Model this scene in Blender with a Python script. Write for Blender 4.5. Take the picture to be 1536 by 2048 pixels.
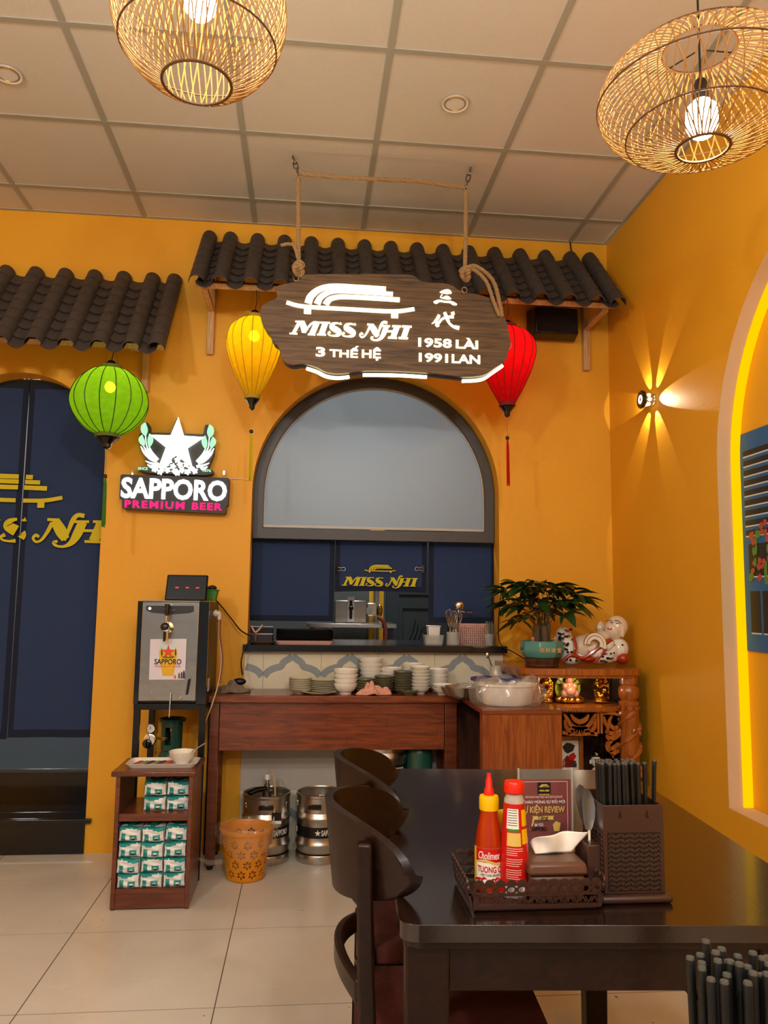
import bpy, math, random
import numpy as np
from mathutils import Vector, Matrix
from mathutils.geometry import tessellate_polygon
random.seed(7)
for _o in list(bpy.data.objects): bpy.data.objects.remove(_o)
SC = bpy.context.scene
COL = SC.collection
PI = math.pi
# ------------------------------------------------------------------ camera
CAMH = 1.2766
F_PX, YAW, PITCH, ROLL = 1572.6, .0972, .1126, -.0131
def cam_axes():
    fwd = Vector((math.sin(YAW)*math.cos(PITCH), math.cos(YAW)*math.cos(PITCH), math.sin(PITCH)))
    right = Vector((math.cos(YAW), -math.sin(YAW), 0)); down = fwd.cross(right)
    return (right*math.cos(ROLL)+down*math.sin(ROLL), -right*math.sin(ROLL)+down*math.cos(ROLL), fwd)
_r, _d, _f = cam_axes()
cam = bpy.data.objects.new('camera', bpy.data.cameras.new('camera')); COL.objects.link(cam)
cm = Matrix.Identity(4)
for i in range(3):
    cm[i][0] = _r[i]; cm[i][1] = -_d[i]; cm[i][2] = -_f[i]
cm.translation = (0, 0, CAMH)
cam.matrix_world = cm
cam.data.sensor_fit = 'VERTICAL'; cam.data.sensor_height = 36; cam.data.lens = F_PX*36/2048
cam.data.clip_start = .02
SC.camera = cam
# ------------------------------------------------------------------ world, lights, exposure
W = bpy.data.worlds.new('world'); SC.world = W; W.use_nodes = True
W.node_tree.nodes['Background'].inputs[0].default_value = (1.0, .98, .96, 1)
W.node_tree.nodes['Background'].inputs[1].default_value = .28
SC.view_settings.view_transform = 'Standard'; SC.view_settings.look = 'None'
SC.view_settings.gamma = 1; SC.view_settings.use_curve_mapping = False
SC.view_settings.exposure = 0.0
SC.cycles.max_bounces = 5; SC.cycles.diffuse_bounces = 3; SC.cycles.glossy_bounces = 3; SC.cycles.transmission_bounces = 3
SC.cycles.adaptive_threshold = .03; SC.cycles.caustics_reflective = False; SC.cycles.caustics_refractive = False
def lamp(name, kind, loc, energy, color=(1, .74, .45), size=.1, rot=None, **kw):
    d = bpy.data.lights.new(name, kind); d.energy = energy; d.color = color
    if kind == 'AREA': d.size = size
    else: d.shadow_soft_size = size
    for k, v in kw.items(): setattr(d, k, v)
    o = bpy.data.objects.new(name, d); COL.objects.link(o); o.location = loc
    if rot: o.rotation_euler = rot
    return o
# pendant lamps of the dining room behind the photographer
for i, (x, y, e) in enumerate([(-1.5, .1, 95), (.35, -.7, 95), (1.1, -2.0, 60), (-.9, -2.2, 60)]):
    lamp('room_lamp', 'POINT', (x, y, 2.62), e*.94, (1, .99, .98), .10)
# fluorescent tube of the kitchen behind the frosted window
lamp('kitchen_lamp', 'AREA', (.35, 5.3, 3.0), 50, (.80, .92, 1.0), .5)
lamp('passage_lamp', 'AREA', (-1.9, 5.6, 2.9), 75, (.85, .93, 1.0), .4)

# ------------------------------------------------------------------ geometry helpers
def ray(px, py):
    return _r*(px-768) + _d*(py-1024) + _f*F_PX
def at(px, py, y):           # the point of the plane y = const seen there
    d = ray(px, py); return Vector((0, 0, CAMH)) + d*(y/d.y)
def atx(px, py, x):
    d = ray(px, py); return Vector((0, 0, CAMH)) + d*(x/d.x)
def atz(px, py, z):
    d = ray(px, py); return Vector((0, 0, CAMH)) + d*((z-CAMH)/d.z)
def V(*a): return Vector(a)
def lin(h):
    if isinstance(h, (tuple, list)): return tuple(h[:3])
    h = h.lstrip('#'); c = [int(h[i:i+2], 16)/255 for i in (0, 2, 4)]
    return tuple(x/12.92 if x <= .04045 else ((x+.055)/1.055)**2.4 for x in c)
def smooth_path(pts, n=6, closed=False):   # Catmull-Rom through points of any dimension
    P = [np.array(p, float) for p in pts]; m = len(P); out = []
    rng = range(m if closed else m-1)
    for i in rng:
        p1, p2 = P[i], P[(i+1) % m]
        p0 = P[i-1] if (i > 0 or closed) else 2*p1-p2
        p3 = P[(i+2) % m] if (i+2 < m or closed) else 2*p2-p1
        for k in range(n):
            t = k/n
            out.append(.5*((2*p1)+(-p0+p2)*t+(2*p0-5*p1+4*p2-p3)*t*t+(-p0+3*p1-3*p2+p3)*t**3))
    if not closed: out.append(P[-1])
    return out
WM = {}                                    # world matrix of every thing and part
class MB:
    def __init__(s): s.v = []; s.f = []; s.m = []; s.mi = 0
    def add(s, vs, fs):
        b = len(s.v); s.v += [tuple(x) for x in vs]; s.f += [tuple(b+i for i in f) for f in fs]; s.m += [s.mi]*len(fs); return s
    def mat(s, i): s.mi = i; return s
    def box(s, x0, x1, y0, y1, z0, z1):
        return s.add([(x0,y0,z0),(x1,y0,z0),(x1,y1,z0),(x0,y1,z0),(x0,y0,z1),(x1,y0,z1),(x1,y1,z1),(x0,y1,z1)],
                     [(0,3,2,1),(4,5,6,7),(0,1,5,4),(1,2,6,5),(2,3,7,6),(3,0,4,7)])
    def hexa(s, b, t):                     # four bottom corners, four top corners
        return s.add(list(b)+list(t), [(0,3,2,1),(4,5,6,7),(0,1,5,4),(1,2,6,5),(2,3,7,6),(3,0,4,7)])
    def obox(s, c, size, M=None):
        a, b, d = (x/2 for x in size); M = M or Matrix.Identity(3); c = Vector(c)
        vs = [c+M@Vector((i*a, j*b, k*d)) for k in (-1, 1) for (i, j) in ((-1,-1),(1,-1),(1,1),(-1,1))]
        return s.add(vs, [(0,3,2,1),(4,5,6,7),(0,1,5,4),(1,2,6,5),(2,3,7,6),(3,0,4,7)])
    def tube(s, pts, r, n=6, closed=False, caps=True):
        P = [Vector(p) for p in pts]; m = len(P); R = r if isinstance(r, (list, tuple)) else [r]*m
        up = None; rings = []
        for i in range(m):
            a = P[i-1] if (i > 0 or closed) else P[i]; b = P[(i+1) % m] if (i < m-1 or closed) else P[i]
            t = (b-a).normalized() if (b-a).length > 1e-9 else Vector((0,0,1))
            if up is None:
                up = Vector((0,0,1)) if abs(t.z) < .9 else Vector((1,0,0))
            u = (up - t*up.dot(t)); u = u.normalized() if u.length > 1e-6 else t.orthogonal().normalized()
            up = u; w = t.cross(u)
            rings.append([P[i]+(u*math.cos(2*PI*k/n)+w*math.sin(2*PI*k/n))*R[i] for k in range(n)])
        vs = [p for rg in rings for p in rg]; fs = []
        for i in range(m if closed else m-1):
            j = (i+1) % m
            for k in range(n): fs.append((i*n+k, i*n+(k+1) % n, j*n+(k+1) % n, j*n+k))
        if caps and not closed: fs += [tuple(range(n-1, -1, -1)), tuple(range((m-1)*n, m*n))]
        return s.add(vs, fs)
    def cyl(s, p0, p1, r0, r1=None, n=16, caps=True):
        return s.tube([p0, p1], [r0, r0 if r1 is None else r1], n, caps=caps)
    def lathe(s, prof, n=24, c=(0,0,0), sy=1.0, a0=0):
        c = Vector(c); vs = []; fs = []; idx = []
        for r, z in prof:
            if r < 1e-6: idx.append([len(vs)]); vs.append(c+Vector((0,0,z)))
            else:
                idx.append(list(range(len(vs), len(vs)+n)))
                vs += [c+Vector((r*math.cos(a0+2*PI*k/n), sy*r*math.sin(a0+2*PI*k/n), z)) for k in range(n)]
        for a, b in zip(idx, idx[1:]):
            for k in range(n):
                k2 = (k+1) % n
                if len(a) == 1 and len(b) == 1: break
                if len(a) == 1: fs.append((a[0], b[k2], b[k]))
                elif len(b) == 1: fs.append((a[k], a[k2], b[0]))
                else: fs.append((a[k], a[k2], b[k2], b[k]))
        return s.add(vs, fs)
    def ball(s, c, r, n=12, m=8, M=None):
        r = r if isinstance(r, (tuple, list)) else (r, r, r); c = Vector(c); M = M or Matrix.Identity(3)
        b = MB().lathe([(math.sin(PI*i/m), -math.cos(PI*i/m)) if 0 < i < m else (0, -math.cos(PI*i/m)) for i in range(m+1)], n)
        return s.add([c+M@Vector((x*r[0], y*r[1], z*r[2])) for x, y, z in b.v], b.f)
    def prism(s, loops, o, u, v, n, t):    # polygon (first loop) with holes, extruded by t along n
        if not isinstance(loops[0][0], (tuple, list, Vector, np.ndarray)): loops = [loops]
        o, u, v, n = Vector(o), Vector(u), Vector(v), Vector(n)
        flat = [p for L in loops for p in L]; N = len(flat)
        tri = tessellate_polygon([[Vector((p[0], p[1], 0)) for p in L] for L in loops])
        w = lambda p, d: o+u*p[0]+v*p[1]+n*d
        vs = [w(p, 0) for p in flat]+[w(p, t) for p in flat]; fs = []
        for a, b, c in tri:
            A = (flat[b][0]-flat[a][0])*(flat[c][1]-flat[a][1])-(flat[b][1]-flat[a][1])*(flat[c][0]-flat[a][0])
            if A < 0: b, c = c, b
            fs += [(a+N, b+N, c+N), (a, c, b)]
        k = 0
        for L in loops:
            m = len(L)
            ar = sum(L[i][0]*L[(i+1) % m][1]-L[(i+1) % m][0]*L[i][1] for i in range(m))
            first = L is loops[0]
            for i in range(m):
                a, b = k+i, k+(i+1) % m
                q = (a, b, b+N, a+N)
                fs.append(q if (ar > 0) == first else q[::-1])
            k += m
        return s.add(vs, fs)
    def ribbon(s, pts, o, u, v, n, t, sm=5, closed=False, flat=False):   # stroke of points (x, y, width)
        P = smooth_path(pts, sm, closed) if sm > 1 else [np.array(p, float) for p in pts]; m = len(P)
        o, u, v, n = Vector(o), Vector(u), Vector(v), Vector(n); vs = []; fs = []
        for i in range(m):
            a = P[i-1] if (i > 0 or closed) else P[i]; b = P[(i+1) % m] if (i < m-1 or closed) else P[i]
            d = b[:2]-a[:2]; L = np.hypot(*d) or 1; nx, ny = -d[1]/L, d[0]/L; h = max(P[i][2], 1e-5)/2
            for sg in (1, -1):
                q = o+u*(P[i][0]+sg*nx*h)+v*(P[i][1]+sg*ny*h); vs += [q, q+n*t]
        for i in range(m if closed else m-1):
            a, b = 4*i, 4*((i+1) % m)
            fs += [(a+1, a+3, b+3, b+1), (a, b, b+2, a+2), (a, a+1, b+1, b), (a+2, b+2, b+3, a+3)]
        if not closed: fs += [(0, 2, 3, 1), (4*m-4, 4*m-3, 4*m-1, 4*m-2)]
        return s.add(vs, fs)
    def grid(s, fn, nu, nv):               # fn(i/nu, j/nv) -> point
        vs = [fn(i/nu, j/nv) for j in range(nv+1) for i in range(nu+1)]
        return s.add(vs, [(j*(nu+1)+i, j*(nu+1)+i+1, (j+1)*(nu+1)+i+1, (j+1)*(nu+1)+i) for j in range(nv) for i in range(nu)])
    def merge(s, other, M=None):
        return s.add([(M@Vector(x) if M else x) for x in other.v], other.f)
    def mesh(s, name, mats, smooth=40, inv=None):
        me = bpy.data.meshes.new(name)
        me.from_pydata([tuple(inv@Vector(x)) for x in s.v] if inv else s.v, [], s.f)
        mats = mats if isinstance(mats, (list, tuple)) else [mats]
        for m in mats: me.materials.append(MAT(m) if isinstance(m, str) else m)
        if len(mats) > 1: me.polygons.foreach_set('material_index', s.m)
        if smooth:
            me.polygons.foreach_set('use_smooth', [True]*len(me.polygons)); me.update()
            me.set_sharp_from_angle(angle=math.radians(smooth))
        me.update(); return me
    def build(s, name, mats, parent=None, world=True, smooth=40, bevel=0, label=None, seg=2):
        inv = WM[parent.name].inverted() if (parent and world) else None
        o = bpy.data.objects.new(name, s.mesh(name, mats, smooth, inv)); COL.objects.link(o)
        if parent: o.parent = parent
        WM[o.name] = WM[parent.name].copy() if parent else Matrix.Identity(4)
        if bevel:
            m = o.modifiers.new('bevel', 'BEVEL'); m.width = bevel; m.segments = seg; m.limit_method = 'ANGLE'; m.angle_limit = .6
        if label: o['label'] = label
        return o
def tag(o, label, cat, group=None, kind=None):
    o['label'] = label; o['category'] = cat
    if group: o['group'] = group
    if kind: o['kind'] = kind
    return o
def struct(o, label=None):
    o['kind'] = 'structure'
    if label: o['label'] = label
    return o
def thing(name, label, cat, loc=(0,0,0), rotz=0, group=None):
    o = bpy.data.objects.new(name, None); COL.objects.link(o); o.empty_display_size = .05
    o.location = loc; o.rotation_euler = (0, 0, rotz)
    WM[o.name] = Matrix.Translation(Vector(loc)) @ Matrix.Rotation(rotz, 4, 'Z')
    return tag(o, label, cat, group)
def dup(root, loc, rotz=0, label=None, scale=None):
    r = root.copy(); COL.objects.link(r); r.location = loc; r.rotation_euler = (0, 0, rotz)
    if scale: r.scale = scale
    if label: r['label'] = label
    for ch in root.children:
        c = ch.copy(); COL.objects.link(c); c.parent = r
        for g in ch.children:
            d = g.copy(); COL.objects.link(d); d.parent = c
    return r
def piece(name, me, parent, loc, rot=(0,0,0), scale=None, kind=None):     # a copy of shared mesh data
    o = bpy.data.objects.new(name, me); COL.objects.link(o); o.parent = parent
    o.location = WM[parent.name].inverted() @ Vector(loc) if parent else loc
    o.rotation_euler = rot
    if scale: o.scale = scale
    if kind: o['kind'] = kind
    return o
def remesh(o, vox, smooth=4):
    m = o.modifiers.new('remesh', 'REMESH'); m.mode = 'VOXEL'; m.voxel_size = vox; m.use_smooth_shade = True
    if smooth:
        k = o.modifiers.new('smooth', 'SMOOTH'); k.iterations = smooth; k.factor = .5
    return o
def text_mb(txt, o, u, v, n, w=None, h=None, t=.001, off=0.0, center=True, shear=0, spacing=1.0):
    c = bpy.data.curves.new('lettering', 'FONT'); c.body = txt; c.size = 1; c.offset = off; c.shear = shear
    c.space_character = spacing; c.resolution_u = 3
    ob = bpy.data.objects.new('lettering', c); COL.objects.link(ob)
    dg = bpy.context.evaluated_depsgraph_get(); ev = ob.evaluated_get(dg); me = ev.to_mesh()
    P = [(p.co.x, p.co.y) for p in me.vertices]; fs = [tuple(p.vertices) for p in me.polygons]
    edges = {}
    for f in fs:
        for a, b in zip(f, f[1:]+f[:1]):
            edges[(min(a,b), max(a,b))] = edges.get((min(a,b), max(a,b)), 0)+1
    ev.to_mesh_clear(); bpy.data.objects.remove(ob); bpy.data.curves.remove(c)
    mb = MB()
    if not P: return mb
    x0, x1 = min(p[0] for p in P), max(p[0] for p in P); y0, y1 = min(p[1] for p in P), max(p[1] for p in P)
    sx = w/(x1-x0) if w else None; sy = h/(y1-y0) if h else None
    sx = sx or sy; sy = sy or sx
    o, u, v, n = Vector(o), Vector(u), Vector(v), Vector(n)
    cx, cy = ((x0+x1)/2, (y0+y1)/2) if center else (x0, y0)
    q = [o+u*((p[0]-cx)*sx)+v*((p[1]-cy)*sy) for p in P]; N = len(q)
    tri = [f for f in fs]
    # text faces may come either way round; make them face n
    def ok(f):
        a, b, c_ = q[f[0]], q[f[1]], q[f[2]]
        return (b-a).cross(c_-a).dot(n) > 0
    tri = [f if ok(f) else f[::-1] for f in tri]
    side = [(a, b, b+N, a+N) for (a, b), k in edges.items() if k == 1]
    mb.add(q+[p+n*t for p in q], [tuple(i+N for i in f) for f in tri]+side)
    return mb
# ------------------------------------------------------------------ materials
_M = {}
def MAT(n): return _M[n]
def mat(name, col, rough=.5, metal=0, var=.08, scale=12, bump=0, bscale=60, coat=0, emit=None, estr=0, trans=0, alpha=1, spec=.5, sheen=0, ior=1.45, aniso=None):
    m = bpy.data.materials.new(name); m.use_nodes = True; nt = m.node_tree; N = nt.nodes; L = nt.links; b = N['Principled BSDF']
    c = lin(col)
    tc = N.new('ShaderNodeTexCoord')
    if var:
        ns = N.new('ShaderNodeTexNoise'); ns.inputs['Scale'].default_value = scale; ns.inputs['Detail'].default_value = 4
        if aniso:
            mp = N.new('ShaderNodeMapping'); mp.inputs['Scale'].default_value = aniso; L.new(tc.outputs['Object'], mp.inputs[0]); L.new(mp.outputs[0], ns.inputs[0])
        else: L.new(tc.outputs['Object'], ns.inputs[0])
        mx = N.new('ShaderNodeMix'); mx.data_type = 'RGBA'
        mx.inputs[6].default_value = (*[x*(1-var) for x in c], 1); mx.inputs[7].default_value = (*[min(1, x*(1+var)) for x in c], 1)
        L.new(ns.outputs[0], mx.inputs[0]); L.new(mx.outputs[2], b.inputs['Base Color'])
    else: b.inputs['Base Color'].default_value = (*c, 1)
    b.inputs['Roughness'].default_value = rough; b.inputs['Metallic'].default_value = metal
    b.inputs['Specular IOR Level'].default_value = spec; b.inputs['IOR'].default_value = ior
    b.inputs['Coat Weight'].default_value = coat; b.inputs['Coat Roughness'].default_value = .08
    b.inputs['Sheen Weight'].default_value = sheen
    b.inputs['Transmission Weight'].default_value = trans; b.inputs['Alpha'].default_value = alpha
    if emit: b.inputs['Emission Color'].default_value = (*lin(emit), 1); b.inputs['Emission Strength'].default_value = estr
    if bump:
        bn = N.new('ShaderNodeTexNoise'); bn.inputs['Scale'].default_value = bscale; bn.inputs['Detail'].default_value = 3; L.new(tc.outputs['Object'], bn.inputs[0])
        bp = N.new('ShaderNodeBump'); bp.inputs['Strength'].default_value = bump; bp.inputs['Distance'].default_value = .01
        L.new(bn.outputs[0], bp.inputs['Height']); L.new(bp.outputs[0], b.inputs['Normal'])
    _M[name] = m; return m
def emat(name, col, strength):
    m = bpy.data.materials.new(name); m.use_nodes = True; nt = m.node_tree; N = nt.nodes
    N.remove(N['Principled BSDF']); e = N.new('ShaderNodeEmission'); e.inputs[0].default_value = (*lin(col), 1); e.inputs[1].default_value = strength
    nt.links.new(e.outputs[0], N['Material Output'].inputs[0]); _M[name] = m; return m
def wood(name, c1, c2, rough=.4, axis='X', scale=6, coat=0, stretch=12, dist=4, bump=.1, spec=.5):
    m = bpy.data.materials.new(name); m.use_nodes = True; nt = m.node_tree; N = nt.nodes; L = nt.links; b = N['Principled BSDF']
    tc = N.new('ShaderNodeTexCoord'); mp = N.new('ShaderNodeMapping')
    s = [stretch]*3; s['XYZ'.index(axis)] = 1.0
    mp.inputs['Scale'].default_value = s; L.new(tc.outputs['Object'], mp.inputs[0])
    ns = N.new('ShaderNodeTexNoise'); ns.inputs['Scale'].default_value = scale; ns.inputs['Detail'].default_value = 6; ns.inputs['Distortion'].default_value = dist*.3
    L.new(mp.outputs[0], ns.inputs[0])
    rp = N.new('ShaderNodeValToRGB'); rp.color_ramp.elements[0].position = .32; rp.color_ramp.elements[1].position = .68
    rp.color_ramp.elements[0].color = (*lin(c1), 1); rp.color_ramp.elements[1].color = (*lin(c2), 1)
    L.new(ns.outputs[0], rp.inputs[0]); L.new(rp.outputs[0], b.inputs['Base Color'])
    b.inputs['Roughness'].default_value = rough; b.inputs['Coat Weight'].default_value = coat; b.inputs['Coat Roughness'].default_value = .1; b.inputs['Specular IOR Level'].default_value = spec
    if bump:
        bp = N.new('ShaderNodeBump'); bp.inputs['Strength'].default_value = bump; bp.inputs['Distance'].default_value = .003
        L.new(ns.outputs[0], bp.inputs['Height']); L.new(bp.outputs[0], b.inputs['Normal'])
    _M[name] = m; return m
def cloth_lit(name, col, tr=.75, see=.12):   # thin lantern silk: diffuse, translucent, a little see-through
    m = bpy.data.materials.new(name); m.use_nodes = True; nt = m.node_tree; N = nt.nodes; L = nt.links; N.remove(N['Principled BSDF'])
    tc = N.new('ShaderNodeTexCoord'); ns = N.new('ShaderNodeTexNoise'); ns.inputs['Scale'].default_value = 40; ns.inputs['Detail'].default_value = 5; L.new(tc.outputs['Object'], ns.inputs[0])
    mx = N.new('ShaderNodeMix'); mx.data_type = 'RGBA'; c = lin(col)
    mx.inputs[6].default_value = (*[x*.75 for x in c], 1); mx.inputs[7].default_value = (*[min(1, x*1.2) for x in c], 1); L.new(ns.outputs[0], mx.inputs[0])
    d = N.new('ShaderNodeBsdfDiffuse'); t = N.new('ShaderNodeBsdfTranslucent'); p = N.new('ShaderNodeBsdfTransparent')
    for k in (d, t, p): L.new(mx.outputs[2], k.inputs[0])
    a = N.new('ShaderNodeMixShader'); a.inputs[0].default_value = tr; L.new(d.outputs[0], a.inputs[1]); L.new(t.outputs[0], a.inputs[2])
    e = N.new('ShaderNodeMixShader'); e.inputs[0].default_value = see; L.new(a.outputs[0], e.inputs[1]); L.new(p.outputs[0], e.inputs[2])
    L.new(e.outputs[0], N['Material Output'].inputs[0]); _M[name] = m; return m
def film(name, col, alpha, rough=.12):     # clear plastic bag or sheet: faint film with sheen
    m = bpy.data.materials.new(name); m.use_nodes = True; nt = m.node_tree; N = nt.nodes; L = nt.links; N.remove(N['Principled BSDF'])
    d = N.new('ShaderNodeBsdfDiffuse'); d.inputs[0].default_value = (*lin(col), 1); g = N.new('ShaderNodeBsdfGlossy'); g.inputs[1].default_value = rough; g.inputs[0].default_value = (1,1,1,1)
    p = N.new('ShaderNodeBsdfTransparent'); a = N.new('ShaderNodeMixShader'); a.inputs[0].default_value = .35
    L.new(d.outputs[0], a.inputs[1]); L.new(g.outputs[0], a.inputs[2])
    e = N.new('ShaderNodeMixShader'); e.inputs[0].default_value = 1-alpha; L.new(a.outputs[0], e.inputs[1]); L.new(p.outputs[0], e.inputs[2])
    L.new(e.outputs[0], N['Material Output'].inputs[0]); _M[name] = m; return m
mat('orange', (.80, .375, .014), .55, var=.05, scale=2.5, bump=.06, bscale=90)
mat('beige', '#d8b48c', .7, var=.03)
mat('ceil_tile', '#d9d2c6', .8, var=.03, scale=40, bump=.1, bscale=200)
mat('ceil_bar', '#a9a698', .5, var=.03)
mat('floor_tile', '#dad3c6', .28, var=.07, scale=5, spec=.5)
mat('grout', '#6b6254', .9, var=.1)
mat('black_stone', '#0c0d10', .12, var=.3, scale=60, coat=.3)
mat('granite', '#17181b', .2, var=.4, scale=150)
mat('navy', '#22365c', .9, var=.10, scale=30, bump=.15, bscale=400, sheen=.2)
mat('navy_hem', '#141d34', .9, var=.10, scale=30, bump=.15, bscale=400)
mat('yellow_print', '#cdbb12', .7, var=.06, scale=40)
mat('frame_grey', '#413c38', .4, var=.06)
mat('roof_tile', '#443b36', .6, var=.16, scale=25, bump=.2, bscale=120)
wood('pine', '#b98a58', '#d8ae7c', .6, 'Z', 5)
wood('sign_wood', '#3a2812', '#70522c', .55, 'X', 5, stretch=14, dist=3)
wood('desk_wood', '#5a240c', '#8a4218', .32, 'X', 5, coat=.3, stretch=10)
wood('desk_wood_v', '#76330f', '#a05520', .32, 'Z', 5, coat=.3, stretch=10)
wood('cab_wood', '#52220f', '#743818', .3, 'X', 4, coat=.3, stretch=10)
wood('espresso', '#170a05', '#24110a', .36, 'Y', 5, coat=.06, stretch=10, spec=.28)
wood('espresso_top', '#160b07', '#22120b', .22, 'Y', 5, coat=.4, stretch=10)
wood('altar_wood', '#8a4413', '#b4641f', .3, 'Z', 6, coat=.5, stretch=8)
wood('altar_dark', '#3a1a08', '#552a0e', .5, 'Z', 6, stretch=8)
mat('rope', '#a5855a', .9, var=.25, scale=160, bump=.4, bscale=300)
mat('rattan', '#a97d45', .55, var=.25, scale=30)
mat('rattan_dark', '#5b3c1d', .6, var=.2, scale=30)
mat('steel', '#c9c6c0', .25, 1, var=.05, scale=8)
mat('brushed', '#a9a39a', .24, 1, var=.12, scale=5, aniso=(1, 1, 6), bump=.25, bscale=5)
mat('keg_steel', '#b9b4ac', .3, 1, var=.12, scale=9)
mat('chrome', '#e8e6e2', .08, 1, var=0)
mat('gold', '#d9a63a', .22, 1, var=.15, scale=30)
mat('brass', '#c89a4a', .25, 1, var=.1)
mat('black', '#0e0e10', .4, var=.2, scale=40)
mat('black_gloss', '#0a0a0c', .12, var=.1, coat=.5)
mat('black_metal', '#121214', .35, .2, var=.2)
mat('dark_grey', '#2c2c2e', .5, var=.1)
mat('white', '#e9e4da', .35, var=.03)
mat('porcelain', '#ece6d8', .12, var=.03, coat=.5)
mat('cream_plate', '#c9c3ab', .25, var=.08, coat=.2)
mat('dark_dish', '#6e6a52', .25, var=.3, scale=50, coat=.3)
mat('plastic_white', '#e6e2d8', .3, var=.03)
mat('plastic_orange', '#e08a10', .35, var=.05)
mat('brown_plastic', '#3a231a', .4, var=.12, scale=20)
mat('brown_box', '#5a3a28', .4, var=.1)
mat('teal_cyl', '#1d4a3c', .35, var=.12, coat=.2)
mat('teal_pot', '#4f8d86', .25, var=.1, coat=.3)
mat('green_basket', '#3f7a28', .5)
mat('tissue_white', '#e6e6e2', .45, var=.05, scale=20, bump=.3, bscale=40)
mat('tissue_teal', '#1f8f8a', .45, var=.08)
mat('orange_print', '#d86a20', .5)
mat('leaf', '#24431a', .35, var=.35, scale=14, coat=.15)
mat('stem', '#4a3a20', .8, var=.2)
mat('bark', '#5d4a30', .85, var=.35, scale=30, bump=.5, bscale=60)
mat('soil', '#2a1a10', .95, var=.3, scale=60)
mat('red_robe', '#a83412', .2, var=.15, scale=40, coat=.5)
mat('skin_glaze', '#e2cdb0', .15, var=.05, coat=.5)
mat('pink_cloth', '#d79a84', .9, var=.35, scale=60, bump=.4, bscale=80)
mat('grey_cloth', '#7a6a5c', .95, var=.3, scale=30, bump=.4, bscale=80)
mat('pink_plastic', '#d9a89a', .4)
mat('sauce', '#a62c06', .15, var=.15, scale=8, coat=.6)
mat('red_label', '#c0140f', .35, var=.05)
mat('red_cap', '#d8200c', .35)
mat('yellow_cap', '#e8b400', .35)
mat('paper_red', '#7a0e18', .3, var=.1, scale=9)
mat('paper', '#e8e2d4', .6, var=.03)
mat('gold_print', '#d8b45a', .4)
mat('ink', '#15110e', .5)
mat('pink_print', '#e8b8a8', .5)
mat('seat_red', '#5a2a24', .5, var=.2, scale=20, bump=.2)
mat('blue_paint', '#1f5f96', .5, var=.15, scale=20)
mat('mural_dark', '#1c1a1e', .5, var=.3)
mat('mural_white', '#cfd4d8', .5)
mat('rose', '#b04a38', .5, var=.3, scale=90)
mat('leaf_paint', '#5b8a30', .5, var=.35, scale=60)
mat('tile_cream', '#d9cfb4', .3, var=.08, scale=20, coat=.2)
mat('tile_blue', '#8d9698', .3, var=.08, scale=20, coat=.2)
mat('tile_grey', '#b9b3a8', .35, var=.06)
mat('kitchen_wall', '#55534e', .6)
mat('kitchen_door', '#303435', .45, var=.1)
mat('rubber_red', '#7a2a1c', .5)
mat('hose', '#c8a878', .3, alpha=.9)
mat('speaker_grille', '#08080a', .7, bump=.6, bscale=700)
mat('sticker', '#d8d2dc', .35, var=.04)
mat('beer_yellow', '#e0b020', .4, var=.2, scale=20)
mat('star_red', '#d84a1c', .4)
mat('towel_multi', '#c05a28', .8, var=.3)
mat('towel_purple', '#5a3a5a', .8, var=.3)
mat('towel_green', '#8aa050', .8, var=.3)
mat('tissue_paper', '#efe6d6', .8, var=.03)
mat('chop_black', '#121312', .45, var=.2, scale=50)
mat('chop_end', '#45453f', .5)
mat('stone_grey', '#3c4042', .16, var=.25, scale=50)
mat('display_black', '#09090a', .35, spec=.25)
mat('chain_steel', '#8c8c8a', .25, 1, var=.1)
mat('mirror', '#d8d2bc', .22, 1, var=.04)
mat('spoon_steel', '#e6e3dc', .45, 1, var=.03)
mat('halo', '#a8b428', .2, var=.2, coat=.6)
mat('stone_pink', '#c88a6a', .2, var=.2, coat=.4)
mat('glass_jar', '#d8cfc0', .08, alpha=.55)
mat('acrylic', '#c8c0b0', .06, alpha=.06)
mat('plastic_clear', '#d0d0cc', .15, alpha=.4)
emat('glow_sign', '#fff0c0', 2.4)
emat('glow_strip', '#fff0b8', 7)
emat('glow_star', '#fff8e8', 5)
emat('glow_text', '#f4f8ff', 4.5)
emat('glow_green', '#9fe6b0', 1.6)
emat('glow_white', '#f4fff0', 3.2)
emat('glow_pink', '#ff2060', 2.2)
emat('glow_red', '#ff2a38', 3)
emat('glow_yellow', '#ffc000', 1.25)
emat('bulb_pendant', '#fff0d4', 140)
emat('bulb_lantern', '#ffe0a0', 50)
emat('lamp_lens', '#fff2d8', 3)
cloth_lit('silk_green', '#8fd028'); cloth_lit('silk_yellow', '#ffc814'); cloth_lit('silk_red', '#e8141e')
mat('silk_green_trim', '#5c6a18', .8); mat('silk_yellow_trim', '#a88a18', .8); mat('silk_red_trim', '#7a0d12', .8)
film('bag', '#e8e2d4', .17); film('bag_thin', '#efe4d0', .10)
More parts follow.
